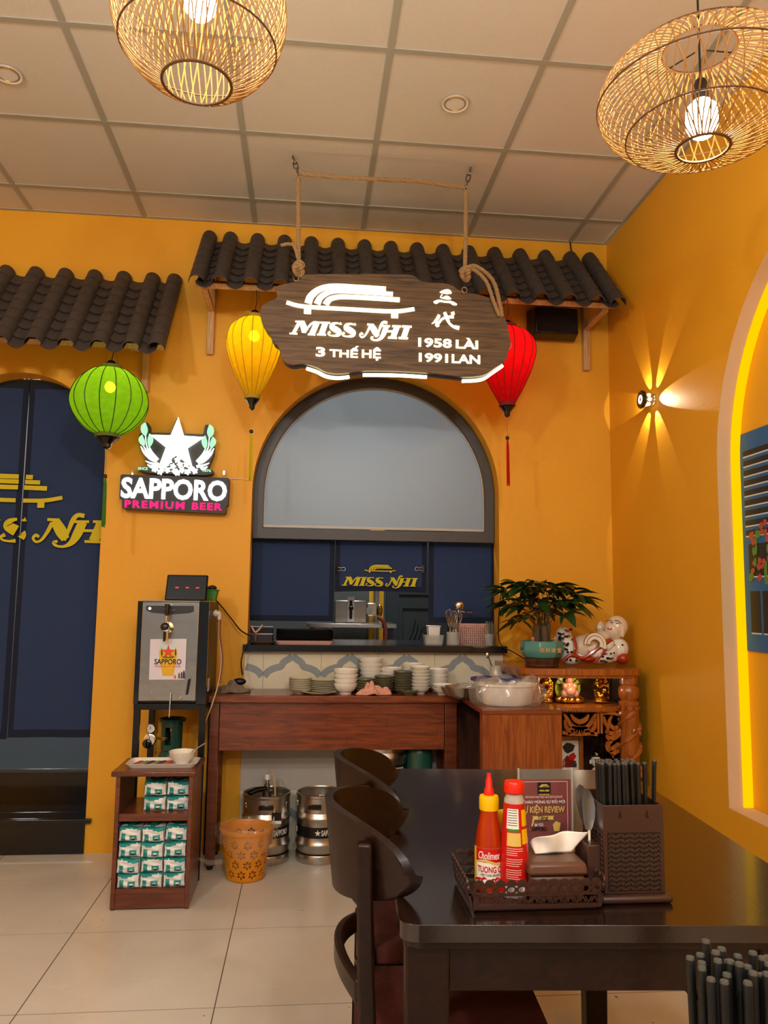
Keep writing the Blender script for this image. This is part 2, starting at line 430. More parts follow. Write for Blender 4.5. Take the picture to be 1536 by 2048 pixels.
def frosted():
    m = bpy.data.materials.new('frosted'); m.use_nodes = True; nt = m.node_tree; N = nt.nodes; L = nt.links; N.remove(N['Principled BSDF'])
    d = N.new('ShaderNodeBsdfDiffuse'); d.inputs[0].default_value = (.36, .42, .46, 1)
    t = N.new('ShaderNodeBsdfTranslucent'); t.inputs[0].default_value = (.80, .88, .93, 1)
    g = N.new('ShaderNodeBsdfGlossy'); g.inputs[1].default_value = .32; g.inputs[0].default_value = (.9, .9, .9, 1)
    fr = N.new('ShaderNodeFresnel'); fr.inputs[0].default_value = 1.45
    a = N.new('ShaderNodeMixShader'); a.inputs[0].default_value = .5; L.new(d.outputs[0], a.inputs[1]); L.new(t.outputs[0], a.inputs[2])
    e = N.new('ShaderNodeMixShader'); L.new(fr.outputs[0], e.inputs[0]); L.new(a.outputs[0], e.inputs[1]); L.new(g.outputs[0], e.inputs[2])
    L.new(e.outputs[0], N['Material Output'].inputs[0]); _M['frosted'] = m
frosted()
def floor_stone():                         # tile tone drifting in broad clouds, faint veins and small dark scuffs
    m = MAT('floor_tile'); nt = m.node_tree; N = nt.nodes; L = nt.links; b = N['Principled BSDF']
    g = N.new('ShaderNodeNewGeometry')
    def noise(sc, det, dist=0):
        n = N.new('ShaderNodeTexNoise'); n.inputs['Scale'].default_value = sc; n.inputs['Detail'].default_value = det; n.inputs['Distortion'].default_value = dist; L.new(g.outputs['Position'], n.inputs[0]); return n
    def ramp(n, p0, p1, c0, c1):
        r = N.new('ShaderNodeValToRGB'); e = r.color_ramp.elements; e[0].position = p0; e[1].position = p1; e[0].color = (*c0, 1); e[1].color = (*c1, 1); L.new(n.outputs[0], r.inputs[0]); return r
    base = ramp(noise(2.2, 6, .6), .3, .7, lin('#cfc6b6'), lin('#e0d9cc'))
    vein = ramp(noise(3.5, 2, 2.5), .495, .5, (0, 0, 0), (1, 1, 1)); vein.color_ramp.elements.new(.506).color = (0, 0, 0, 1)
    scuff = ramp(noise(38, 1), .79, .81, (0, 0, 0), (1, 1, 1))
    m1 = N.new('ShaderNodeMix'); m1.data_type = 'RGBA'; m1.inputs[7].default_value = (*lin('#ece6da'), 1)
    k = N.new('ShaderNodeMath'); k.operation = 'MULTIPLY'; k.inputs[1].default_value = .35; L.new(vein.outputs[0], k.inputs[0]); L.new(k.outputs[0], m1.inputs[0]); L.new(base.outputs[0], m1.inputs[6])
    m2 = N.new('ShaderNodeMix'); m2.data_type = 'RGBA'; m2.inputs[7].default_value = (*lin('#6a5f50'), 1); L.new(scuff.outputs[0], m2.inputs[0]); L.new(m1.outputs[2], m2.inputs[6])
    L.new(m2.outputs[2], b.inputs['Base Color'])
floor_stone()
UX, UY, UZ = V(1,0,0), V(0,1,0), V(0,0,1)
# ================================================================== the room
XL, XR, YF, YB, ZC = -3.4, 1.693, -3.2, 4.23, 3.353
def panel_grid(name, parent, x0, y0, step, gap, z0, z1, m, xa, xb, ya, yb, bevel=0):
    shared = {}
    i0, i1 = math.floor((xa-x0)/step), math.ceil((xb-x0)/step); j0, j1 = math.floor((ya-y0)/step), math.ceil((yb-y0)/step)
    for i in range(i0, i1):
        for j in range(j0, j1):
            ax, bx = max(xa, x0+i*step+gap), min(xb, x0+(i+1)*step-gap); ay, by = max(ya, y0+j*step+gap), min(yb, y0+(j+1)*step-gap)
            if bx-ax < .01 or by-ay < .01: continue
            k = (round(bx-ax, 4), round(by-ay, 4))
            if k not in shared: shared[k] = MB().box(-k[0]/2, k[0]/2, -k[1]/2, k[1]/2, z0, z1).mesh(name, m, 0)
            piece(name, shared[k], parent, ((ax+bx)/2, (ay+by)/2, 0))
floor = struct(MB().box(XL, XR, YF, YB, -.06, -.0008).build('floor', 'grout'), 'floor of large pale beige stone tiles')
panel_grid('tile', floor, -.8545, 3.8676-6, .6, .0021, -.0008, 0, 'floor_tile', XL, XR, YF, YB)
ceiling = struct(MB().box(XL, XR, YF, YB, ZC+.02, ZC+.06).build('ceiling', 'ceil_tile'), 'suspended ceiling of square white panels in a grey grid')
panel_grid('ceiling_panel', ceiling, -1.5302, 2.7561-6, .6, .012, ZC+.004, ZC+.02, 'ceil_tile', XL, XR, YF, YB)
for i in range(-4, 6):
    x = -1.5302+.6*i
    if XL < x < XR: MB().box(x-.0125, x+.0125, YF, YB, ZC, ZC+.02).build('grid_bar', 'ceil_bar', ceiling)
for j in range(-10, 3):
    y = 2.7561+.6*j
    if YF < y < YB: MB().box(XL, XR, y-.0125, y+.0125, ZC-.0006, ZC+.02).build('grid_bar', 'ceil_bar', ceiling)
MB().box(XR-.02, XR, YF, YB-.0005, ZC-.001, ZC+.02).build('edge_bar', 'ceil_bar', ceiling)
MB().box(XL, XR-.02, YB-.018, YB-.0004, ZC-.001, ZC+.02).build('edge_bar', 'ceil_bar', ceiling)
def arch(x0, x1, z0, zc, n=40):            # closed loop: opening with a round head
    r = (x1-x0)/2; c = (x0+x1)/2
    return [(x0, z0), (x1, z0)]+[(c+r*math.cos(PI*k/n), zc+r*math.sin(PI*k/n)) for k in range(n+1)]
DX0, DX1, WX0, WX1 = -1.965, -1.075, -.300, 1.050
outer = [(XL, 0), (XR, 0), (XR, ZC), (XL, ZC)]
door_loop = arch(DX0, DX1, .0005, 2.01); win_loop = arch(WX0, WX1, 1.008, 1.860)
wb = MB().prism([outer, door_loop, win_loop], (0, 4.35, 0), UX, UZ, -UY, .12).build('wall_back', 'orange')
struct(wb, 'orange painted back wall with an arched doorway and an arched serving window')
# right wall with the arched niche
NY0, NY1, NZ0, NZC = 1.32, 3.085, .475, 1.85
nloop = arch(NY0, NY1, NZ0, NZC)
wr = MB().prism([[(YF, 0), (YB, 0), (YB, ZC), (YF, ZC)], nloop], (1.748, 0, 0), UY, UZ, -UX, .055).build('wall_right', 'orange')
struct(wr, 'orange painted side wall with a lit arched niche')
def ring(loop, inset):                      # the same arch, drawn in by a margin
    c = [(NY0+NY1)/2, NZC]; out = []
    for a, b in loop:
        if b <= NZ0+1e-6: out.append((a+(inset if a < c[0] else -inset), b+inset))
        else:
            r = math.hypot(a-c[0], b-c[1]); k = (r-inset)/r; out.append((c[0]+(a-c[0])*k, c[1]+(b-c[1])*k))
    return out
MB().prism([ring(nloop, -.0), ring(nloop, .003)], (1.7478, 0, 0), UY, UZ, -UX, .0544).build('niche_reveal', 'beige', wr)
nb = struct(MB().box(1.796, 1.83, YF, YB, 0, ZC).build('wall_niche', 'orange'), 'orange back wall of the niche behind the painted shutter')
tr3 = MB().prism([ring(nloop, -.012), ring(nloop, -.002)], (1.796, 0, 0), UY, UZ, -UX, .048).build('trim_3', 'beige')
struct(tr3, 'pale inner edge of the arched niche')
sill = struct(MB().prism([(NY0-.01, 1.6935), (NY1+.01, 1.6935), (NY1+.01, 1.79), (NY0-.01, 1.79)], (0, 0, NZ0-.004), UY, UX, UZ, .006).build('trim_1', 'beige'), 'pale sill of the arched niche')
# glowing strip around the niche
lp = ring(nloop, .006)
led = [p for p in lp[2:]]
led = [(NY1-.006, NZ0+.004)]+led+[(NY0+.006, NZ0+.004)]
st = MB()
path = [np.array((a, b, .009)) for a, b in led]
st.ribbon([(a, b, .009) for a, b in led], (1.753, 0, 0), UY, UZ, UX, .038, sm=1)
tag(st.build('led_strip', 'glow_yellow'), 'glowing yellow light strip following the edge of the arched niche', 'light strip')
struct(MB().box(XL-.1, XL, YF, YB, 0, ZC).build('wall_left', 'orange'))
# kitchen and passage behind the back wall
struct(MB().box(-3.4, 2.3, 6.4, 6.5, 0, 3.3).build('wall_kitchen', 'kitchen_wall'))
struct(MB().box(-.66, -.60, 4.3505, 6.4, 0, 3.3).build('wall_partition', 'kitchen_wall'))
struct(MB().box(2.3, 2.4, 4.3505, 6.5, 0, 3.3).build('wall_kitchen_side', 'kitchen_wall'))
struct(MB().box(-3.4, -3.3, 4.3505, 6.4, 0, 3.3).build('wall_passage_side', 'kitchen_wall'))
struct(MB().box(-3.4, 2.4, 4.3505, 6.5, 3.3, 3.36).build('ceiling_kitchen', 'kitchen_wall'))
struct(MB().box(-.6, 2.3, 4.3505, 6.4, -.06, 0).build('floor_kitchen', 'tile_grey'))
# black stone steps in the doorway
s1 = struct(MB().box(DX0+.001, DX1-.001, 4.222, 4.345, 0.001, .150).box(-2.6, -.665, 4.3515, 4.57, .001, .150).build('step_riser_1', 'black_stone'), 'black stone first step in the doorway')
MB().box(DX0+.001, DX1+.03, 4.205, 4.2295, .150, .172).box(DX0+.001, DX1-.001, 4.23, 4.35, .150, .172).box(-2.6, -.665, 4.3515, 4.57, .150, .172).build('tread', 'black_stone', s1, bevel=.003)
s2 = struct(MB().box(-2.6, -.665, 4.57, 6.4, .001, .325).build('step_riser_2', 'black_stone'), 'black stone second step and landing')
MB().box(-2.6, -.665, 4.555, 6.4, .325, .347).build('tread', 'stone_grey', s2, bevel=.003)
# tiled dado below the serving window
dado = struct(MB().box(-.312, 1.068, 4.2245, 4.2298, .001, 1.0065).build('wall_dado', 'grout'), 'tiled dado below the serving window')
tm = MB()
tw = .2985
def pat(x0, x1, z0, z1, name, patt):
    t = MB().box(x0, x1, 4.2185, 4.2245, z0, z1).build(name, patt, dado)
    return t
# two bands of patterned encaustic tiles (above the desk and along the floor), plain tiles between
peak0 = at(480+300/2.844, 1300, 4.22).x
def encaustic(zb, zt, off):
    i = -2
    while True:
        xc = peak0+.302*i; i += 1
        a, b = max(-.311, xc-.151+.0008), min(1.067, xc+.151-.0008)
        if a > 1.06: break
        if b-a < .02: continue
        o = pat(a, b, zb, zt, 'pattern_tile', 'tile_cream')
        g = MB(); S = .302/312
        for sg in (-1, 1):
            pts = [(0, 205), (18, 185), (48, 160), (62, 132), (92, 122), (128, 100), (150, 62), (156, 20), (150, -20), (128, -58), (92, -80), (62, -90), (48, -118), (18, -143), (0, -163)]
            pts = [(sg*x*S+xc, (y-20+off)*.8*S+zb+.026, .036) for x, y in pts]
            run = []
            for p in smooth_path(pts, 4):
                if zb+.002 < p[1] < zt-.002 and a+.004 < p[0] < b-.004: run.append(tuple(p))
                else:
                    if len(run) > 1: g.ribbon(run, (0, 4.2186, 0), UX, UZ, -UY, .0006+.0002*sg, sm=1)
                    run = []
            if len(run) > 1: g.ribbon(run, (0, 4.2186, 0), UX, UZ, -UY, .0006+.0002*sg, sm=1)
            # small corner wedge where four tiles meet at the top
        if g.v:
            # keep the print inside its tile
            g.v = [(min(max(x, a), b), y, min(max(z, zb), zt)) for x, y, z in g.v]
            g.build('glaze_band', 'tile_blue', o, smooth=0)
encaustic(.815, 1.0060, 0)
encaustic(.002, .300, 40)
for i, (a, b) in enumerate([(-.311, .288), (.2896, .888), (.8896, 1.067)]):
    for (c, d) in [(.3012, .600), (.6012, .8145)]:
        pat(a, b, c, d, 'plain_tile', 'tile_grey')
slab = tag(MB().box(-.318, 1.078, 4.165, 4.2180, 1.008, 1.043).box(-.318, 1.078, 4.218, 4.2295, 1.008, 1.043).box(WX0+.0015, WX1-.0015, 4.2295, 4.80, 1.0095, 1.043).build('counter_slab', 'granite', bevel=.002), 'black granite sill of the serving window above the patterned tiles', 'counter')
# arched window
win = bpy.data.objects.new('window_1', None); COL.objects.link(win); WM['window_1'] = Matrix.Identity(4); struct(win, 'arched frosted window in a dark grey frame')
def arch2(x0, x1, z0, zc, ins): return arch(x0+ins, x1-ins, z0+ins, zc)
zb = at(500, 1077, 4.35).z
MB().prism([arch2(WX0, WX1, zb-.003, 1.86, .003), arch2(WX0, WX1, zb, 1.86, .058)], (0, 4.375, 0), UX, UZ, -UY, .05).build('window_frame', 'frame_grey', win, bevel=.004)
MB().prism([arch2(WX0, WX1, zb+.008, 1.86, .0565), arch2(WX0, WX1, zb+.012, 1.86, .066)], (0, 4.362, 0), UX, UZ, -UY, .016).build('gasket', 'tile_grey', win)
MB().prism([arch2(WX0, WX1, zb+.01, 1.86, .060)], (0, 4.358, 0), UX, UZ, -UY, .006).build('pane', 'frosted', win)
# ================================================================== curtains
def curtain(name, label, x0, x1, y, z0, z1, folds=3, amp=.012, hem=.04, gap=None, seed=1, zb_fn=None, lab=None):
    t = thing(name, label, 'curtain', ((x0+x1)/2, y, z1))
    rnd = random.Random(seed); ph = rnd.random()*6
    def wave(u, v): return amp*(.25+.75*(1-v))*(math.sin(u*folds*2*PI+ph)*.6+math.sin(u*folds*4.3+ph*2)*.4)
    zz = lambda u, v: z0+(z1-z0)*v+(zb_fn(u)*(1-v) if zb_fn else 0)
    h = hem/(z1-z0); e = .028/(x1-x0)
    def strip(u0, u1, v0, v1, nu, nv, m, nm, off=0):
        mb = MB()
        for sgn, d in ((1, -.0012-off), (-1, .0012+off)):
            mb.grid(lambda a, b: (x0+(x1-x0)*((u0+(u1-u0)*a) if sgn > 0 else (u1-(u1-u0)*a)), y+d+wave((u0+(u1-u0)*a) if sgn > 0 else (u1-(u1-u0)*a), v0+(v1-v0)*b), zz((u0+(u1-u0)*a) if sgn > 0 else (u1-(u1-u0)*a), v0+(v1-v0)*b)), nu, nv)
        return mb.build(nm, m, t)
    cl_ = strip(0, 1, 0, 1, 36, 14, 'navy', 'cloth')
    strip(0, 1, 0, h, 36, 2, 'navy_hem', 'hem', .0014); strip(0, 1, 1-h, 1, 36, 1, 'navy_hem', 'hem', .0014)
    strip(0, e, h, 1-h, 3, 12, 'navy_hem', 'hem', .0012); strip(1-e, 1, h, 1-h, 3, 12, 'navy_hem', 'hem', .0012)
    return cl_, wave
# logo and script lettering as strokes: (x, y, width), y up
def logo_strokes():
    raw = [[(75,295,42),(250,338,44),(700,365,44),(1200,388,44),(1430,362,42)], [(297,350,75),(297,420,75)], [(1218,400,75),(1218,463,75)],
           [(300,305,78),(330,225,74),(420,150,64),(560,115,54),(800,122,50),(1122,140,48)],
           [(395,312,72),(430,240,62),(520,182,54),(640,168,50),(900,180,48),(1197,198,46)],
           [(485,318,70),(520,265,60),(590,238,52),(700,232,50),(1000,245,50),(1270,262,50)]]
    return [[(x-750, -(y-.045*(x-110)-250), w) for x, y, w in s] for s in raw]
def name_strokes():
    S = [(648,512,26),(634,518,12),(600,510,14),(556,522,30),(548,552,50),(590,580,60),(628,606,50),(618,638,32),(570,648,14),(524,640,12),(512,620,14),(534,606,24)]
    raw = [[(165,492,16),(250,492,16)], [(210,495,34),(148,622,34)], [(232,495,56),(256,560,62),(258,615,40)], [(262,612,22),(330,520,20),(385,500,24)],
           [(392,502,56),(340,634,56)], [(108,622,15),(190,626,15)], [(298,632,15),(378,636,15)], [(350,500,15),(420,503,15)],
           [(482,505,56),(440,634,56)], [(425,504,15),(530,507,15)], [(394,634,15),(490,638,15)], S, [(x+150, y+8, w) for x, y, w in S],
           [(922,524,16),(985,528,16)], [(965,530,50),(1005,600,62),(1034,652,44)], [(952,545,24),(925,605,20),(895,652,15),(865,664,13),(846,640,14),(862,622,18),(880,634,14)],
           [(1028,660,14),(1052,585,22),(1072,528,26),(1098,500,24),(1136,506,24)],
           [(1128,545,50),(1100,620,50),(1072,670,34),(1030,696,16),(985,692,14),(968,672,20),(988,662,14)], [(1080,541,15),(1165,543,15)], [(1105,598,16),(1230,603,16)],
           [(1242,546,56),(1198,668,56)], [(1188,543,15),(1282,547,15)], [(1145,668,15),(1240,674,15)],
           [(1350,550,56),(1310,676,56)], [(1292,546,15),(1396,550,15)], [(1258,673,15),(1358,678,15)]]
    return [[(x-750, -(y-.045*(x-110)-560), w) for x, y, w in s] for s in raw]
def draw(strokes, sx, sy, o, u, v, n, t, bold=1.0, clip=None):
    mb = MB()
    for i_, s in enumerate(strokes):
        t_i = t*(1+.12*i_)
        P = [(x*sx, y*sy, w*(sx+sy)/2*bold) for x, y, w in s]
        if clip:
            run = []
            for p in [tuple(p) for p in smooth_path(P, 14)]+[None]:
                if p is not None and clip[0] <= p[0] <= clip[1]: run.append(p)
                else:
                    if len(run) > 1: mb.ribbon(run, o, u, v, n, t_i, sm=1)
                    run = []
        else: mb.ribbon(P, o, u, v, n, t_i)
    return mb
# doorway curtains, hung inside the arch
yD = 4.40
xs = at(45, 1000, yD).x
hemz = at(100, 1478, yD).z
topz = at(100, 765, yD).z
dl, wl_ = curtain('doorway_curtain', 'navy doorway curtain panel at the left picture edge, with half the yellow logo', xs-.64, xs-.004, yD, hemz, topz, 2, .014, seed=3)
dr, wr_ = curtain('doorway_curtain', 'navy doorway curtain panel with yellow N and H lettering behind the green lantern', xs+.004, xs+.66, yD-.004, hemz+.01, topz, 2, .014, seed=5)
pA, pB = at(60, 1000, yD-.02), at(125, 1000, yD-.02)
sc_n = (at(175, 1100, yD).x-at(70, 1100, yD).x)/(1150-845)        # metres per lettering unit
ctr_n = at(70, 1062, yD).x-(845-750)*sc_n
for cur, a, b in ((dl, xs-.60, xs-.012), (dr, xs+.012, xs+.56)):
    draw(name_strokes(), sc_n, sc_n*.95, (ctr_n, yD-.024, at(60, 1062, yD).z), UX, UZ, -UY, .001, 1.1, clip=(a-ctr_n, b-ctr_n)).build('script_lettering', 'yellow_print', cur, label='yellow script lettering')
    cl = at(128, 990, yD).x-(1430-750)*.00052
    draw(logo_strokes(), .00052, .00052, (cl, yD-.024, at(60, 985, yD).z), UX, UZ, -UY, .001, .95, clip=(a-cl, b-cl)).build('boat_logo', 'yellow_print', cur, label='yellow boat logo')
tag(MB().tube([(xs-.7, yD+.012, topz+.006), (xs+.7, yD+.012, topz+.006)], .011, 10).build('curtain_rod', 'black_metal'), 'dark rod carrying the doorway curtains', 'curtain rod')
# serving window curtains
yW = 4.425
def wc(name, label, xa, xb, ya, yb, seed, fn=None, folds=1):
    a, b = at(xa, ya, yW), at(xb, yb, yW)
    return curtain(name, label, a.x, b.x, yW, b.z, at(xa, 1070, yW).z, folds, .006, .032, seed=seed, zb_fn=fn)
wc('window_curtain', 'plain navy curtain panel above the black tray stack', 497, 667, 1070, 1243, 11)
cm_, cw_ = wc('window_curtain', 'short navy curtain panel with yellow boat logo, clipped up by two binder clips', 671, 853, 1070, 1186, 12, lambda u: .006*math.sin(u*PI))
wc('window_curtain', 'plain navy curtain panel behind the whisks and pink basket', 858, 992, 1070, 1247, 13)
c0 = at(760, 1164, yW-.016); k = (at(836, 1164, yW).x-at(685, 1164, yW).x)/1290
draw(name_strokes(), k, k*1.0, c0, UX, UZ, -UY, .001, 1.05).build('script_lettering', 'yellow_print', cm_, label='yellow script lettering')
c0 = at(760, 1138, yW-.016); k = (at(791, 1138, yW).x-at(729, 1138, yW).x)/1360
draw(logo_strokes(), k, k, c0, UX, UZ, -UY, .001, .95).build('boat_logo', 'yellow_print', cm_, label='yellow boat logo')
tag(MB().tube([(WX0-.05, yW+.012, at(700, 1068, yW).z), (WX1+.05, yW+.012, at(700, 1068, yW).z)], .008, 8).build('curtain_rod', 'black_metal'), 'thin rod behind the bottom rail of the arched window', 'curtain rod')
for sx, lab in ((675, 'steel binder clip at the curtain edge above the meat slicer'), (845, 'steel binder clip at the curtain edge above the whisks')):
    p = at(sx, 1138, yW-.012); sg = 1 if sx < 760 else -1
    c = thing('binder_clip', lab, 'clip', p, group='binder clips on the curtain')
    MB().hexa([p+V(-.010*sg,-.006,-.02), p+V(.006*sg,-.001,-.02), p+V(.006*sg,.001,-.02), p+V(-.010*sg,.006,-.02)], [p+V(-.010*sg,-.006,.02), p+V(.006*sg,-.001,.02), p+V(.006*sg,.001,.02), p+V(-.010*sg,.006,.02)]).build('jaw', 'black_metal', c)
    MB().tube(smooth_path([p+V(.004*sg,-.003,.010), p+V(.020*sg,-.004,.006), p+V(.036*sg,-.005,.010), p+V(.044*sg,-.005,0), p+V(.036*sg,-.005,-.010), p+V(.020*sg,-.004,-.006), p+V(.004*sg,-.003,-.010)], 4), .0013, 6).build('wire_arm', 'steel', c)
# ================================================================== tiled awnings
def awning(label, x0, x1, zt, zb, yb, n, brackets, drop, rows=7):
    t = thing('tiled_awning', label, 'awning', ((x0+x1)/2, YB, zt))
    yt = YB-.016; w = (x1-x0)/n; Lc = math.hypot(yt-yb, zt-zb); dn = V(0, yb-yt, zb-zt).normalized(); nrm = UX.cross(dn)
    nrm = nrm if nrm.z > 0 else -nrm
    rl = Lc/rows; rb = w*.26
    # one barrel segment and one pan segment, local: x across, y down the slope, z out of it
    def shell(prof, y0, y1, th, lift0, lift1, bow=0):
        mb = MB(); m = len(prof); vs = []
        for (yy, lf) in ((y0, lift0), (y1, lift1)):
            for d in (0, -th):
                for k, (px, pz) in enumerate(prof): vs.append((px, yy+(bow*(1-(2*k/(m-1)-1)**2) if yy == y1 else 0), pz+d+lf))
        fs = []
        for k in range(m-1):
            fs += [(k, k+1, 2*m+k+1, 2*m+k), (m+k, 3*m+k, 3*m+k+1, m+k+1), (k, m+k, m+k+1, k+1), (2*m+k, 2*m+k+1, 3*m+k+1, 3*m+k)]
        fs += [(0, 2*m, 3*m, m), (m-1, 2*m-1, 4*m-1, 3*m-1)]
        return mb.add(vs, fs)
    barrel = shell([(rb*1.05*math.cos(PI*(1-k/8)), rb*1.15*math.sin(PI*k/8)) for k in range(9)], 0, rl*1.03, .006, .006, .009).mesh('barrel_tile', 'roof_tile', 50)
    pw = (w-2*rb)/2+.006
    pan = shell([(-pw+2*pw*k/6, -.014*math.sin(PI*k/6)) for k in range(7)], 0, rl*1.10, .006, .0, .013, bow=.014).mesh('pan_tile', 'roof_tile', 50)
    B = Matrix((-UX, dn, nrm)).transposed().to_euler()
    o0 = V(x0, yt, zt)
    for i in range(n+1):
        for r in range(rows):
            c = o0+UX*(w*i)+dn*(rl*r)
            if i < n: piece('pan_tile', pan, t, c+UX*(w/2), B)
            if (i > 0 or x0 > -1.4) : piece('barrel_tile', barrel, t, c+UX*(rb*.9 if i == 0 else (-rb*.9 if i == n else 0)), B)
    # battens and brackets of pine
    for f in (.10, .84): MB().obox(o0+UX*((x1-x0)/2)+dn*(Lc*f)-nrm*.040, (x1-x0-.03, .03, .03), Matrix((UX, dn, nrm)).transposed()).build('batten', 'pine', t)
    for bx in brackets:
        b = MB()
        q0 = V(bx, YB-.006, zt-.09); q1 = o0+dn*(Lc*.84)-nrm*.064; q1 = V(bx, q1.y, q1.z)
        b.box(bx-.018, bx+.018, YB-.034, YB-.002, zt-drop, zt-.12)
        b.build('bracket_post', 'pine', t, bevel=.002)
        lo = V(bx, YB-.034, zt-drop*.62)
        d = (q1-lo).normalized(); s = UX.cross(d)
        MB().obox((lo+q1)/2+V(0,-.004,0), (.032, (q1-lo).length, .028), Matrix((UX, d, s)).transposed()).build('bracket_strut', 'pine', t, bevel=.002)
    return t
zb_ = at(383, 570, 3.8).z
awning('long dark roof-tile awning above the arched window, behind the hanging wooden sign', -.607, 1.612, 3.245, zb_+.005, 3.80, 15, [at(424, 600, 4.21).x, at(1172, 700, 4.21).x], .655)
awning('short dark roof-tile awning above the curtained doorway', -1.93, -.715, 2.990, at(330, 702, 3.79).z, 3.79, 8, [at(293, 720, 4.21).x], .62, rows=8)
# ================================================================== speaker
a, b = at(1072, 612, 4.08), at(1158, 668, 4.08)
sp = thing('speaker', 'small black wall speaker under the right end of the long awning', 'speaker', ((a.x+b.x)/2, YB, (a.z+b.z)/2))
MB().hexa([(a.x-.02,4.205,b.z-.005),(b.x+.02,4.205,b.z-.005),(b.x,4.09,b.z),(a.x,4.09,b.z)][::-1], [(a.x-.02,4.205,a.z+.02),(b.x+.02,4.205,a.z+.02),(b.x,4.09,a.z),(a.x,4.09,a.z)][::-1]).build('cabinet', 'black', sp, bevel=.008)
MB().box(a.x+.008, b.x-.008, 4.078, 4.09, b.z+.008, a.z-.008).build('grille', 'speaker_grille', sp, bevel=.006)
MB().box((a.x+b.x)/2-.02, (a.x+b.x)/2+.02, 4.205, 4.2295, b.z+.05, a.z-.04).build('wall_mount', 'black_metal', sp)
cx_ = (a.x+b.x)/2
text_mb('California', (cx_, 4.0775, (a.z+b.z)/2+.012), UX, UZ, -UY, w=.055, t=.0006).build('badge', 'brass', sp)
text_mb('acoustics', (cx_+.018, 4.0775, (a.z+b.z)/2-.004), UX, UZ, -UY, w=.04, t=.0006).build('badge', 'brass', sp)
MB().tube(smooth_path([V(cx_+.02,4.2,a.z+.02), V(cx_+.02,4.215,a.z+.1), V(at(1142,500,4.22).x,4.215,3.2), V(at(1140,480,4.22).x,4.218,3.35)],5), .004, 6).build('cable', 'black', sp)
# ================================================================== hanging sign
SY = 3.50
sgn = thing('hanging_sign', 'dark wooden sign board with glowing white lettering and boat logo, hung on ropes', 'sign', at(770, 650, SY))
zo = [(545,240),(800,236),(1010,241),(1050,265),(1100,275),(1180,281),(1235,312),(1300,325),(1360,345),(1400,395),(1430,440),(1442,480),(1447,515),(1453,545),(1440,580),(1430,615),(1380,650),(1330,680),(1250,688),(1190,682),(1090,670),(960,662),(820,660),(750,668),(690,673),(640,665),(600,645),(545,630),(490,635),(452,615),(440,580),(430,550),(408,535),(395,500),(370,470),(355,430),(355,385),(385,360),(425,340),(420,300),(440,285),(500,272),(530,255)]
def zp(x, y, Y=SY): return at(360+x/2.194, 440+y/2.194, Y)
pl = [(zp(x, y).x, zp(x, y).z) for x, y in zo]
pl = [tuple(p) for p in smooth_path(pl, 3, True)]
board = MB().prism(pl[::-1], (0, SY+.03, 0), UX, UZ, -UY, .03).build('board', 'sign_wood', sgn, bevel=.004)
# rear light box: black rim with glowing strips along the lower edge
pc = V(sum(p[0] for p in pl)/len(pl), 0, sum(p[1] for p in pl)/len(pl))
pl2 = [(pc.x+(x-pc.x)*.985, pc.z+(z-pc.z)*.97-.010) for x, z in pl]
MB().prism(pl2[::-1], (0, SY+.055, 0), UX, UZ, -UY, .0245).build('light_box', 'black', sgn)
for sgm in ([(555,633),(600,648),(640,668),(690,676),(745,671)], [(805,662),(960,664),(1088,672)], [(1245,690),(1330,683),(1380,653),(1425,622)], [(1000,237),(700,233),(560,236)]):
    P = [(zp(x, y).x, zp(x, y).z-(.008 if y > 300 else -.002), .012) for x, y in sgm]
    MB().ribbon(P, (0, SY+.031, 0), UX, UZ, UY, .016).build('glow_strip', 'glow_strip', sgn)
def zs(x, y, sc, ox, oy): return at(ox+x/sc, oy+y/sc, SY-.0005)
o_ = zs(750, 250+29, 5.297, 560, 550); k = ((zs(1430, 360, 5.297, 560, 550)-zs(75, 295, 5.297, 560, 550)).length)/1355
rt = (zs(1390, 548, 5.297, 560, 550)-zs(170, 492, 5.297, 560, 550)).normalized(); upv = V(-rt.z, 0, rt.x)
draw(logo_strokes(), k, k, o_, rt, upv, -UY, .003).build('boat_logo', 'glow_sign', board, label='glowing boat logo')
o_ = zs(750, 560+29, 5.297, 560, 550); k = ((zs(1390, 548, 5.297, 560, 550)-zs(165, 492, 5.297, 560, 550)).length)/1226
draw(name_strokes(), k, k, o_, rt, upv, -UY, .003, 1.05).build('script_lettering', 'glow_sign', board, label='glowing script lettering')
def sign_text(txt, x0, y0, x1, y1, sc, ox, oy, off=.03):
    p, q = zs(x0, y0, sc, ox, oy), zs(x1, y1, sc, ox, oy); c = (p+q)/2
    text_mb(txt, c, rt, upv, -UY, w=abs(q.x-p.x), h=abs(p.z-q.z), t=.003, off=off).build('lettering', 'glow_sign', board)
sign_text('3', 380, 762, 478, 868, 5.297, 560, 550); sign_text('THẾ', 525, 742, 832, 880, 5.297, 560, 550); sign_text('HỆ', 868, 760, 1068, 910, 5.297, 560, 550)
sign_text('1958', 120, 843, 610, 1000, 7.314, 820, 560); sign_text('LÀI', 670, 843, 995, 1015, 7.314, 820, 560)
sign_text('1991', 130, 1065, 555, 1215, 7.314, 820, 560); sign_text('LAN', 610, 1085, 1025, 1232, 7.314, 820, 560)
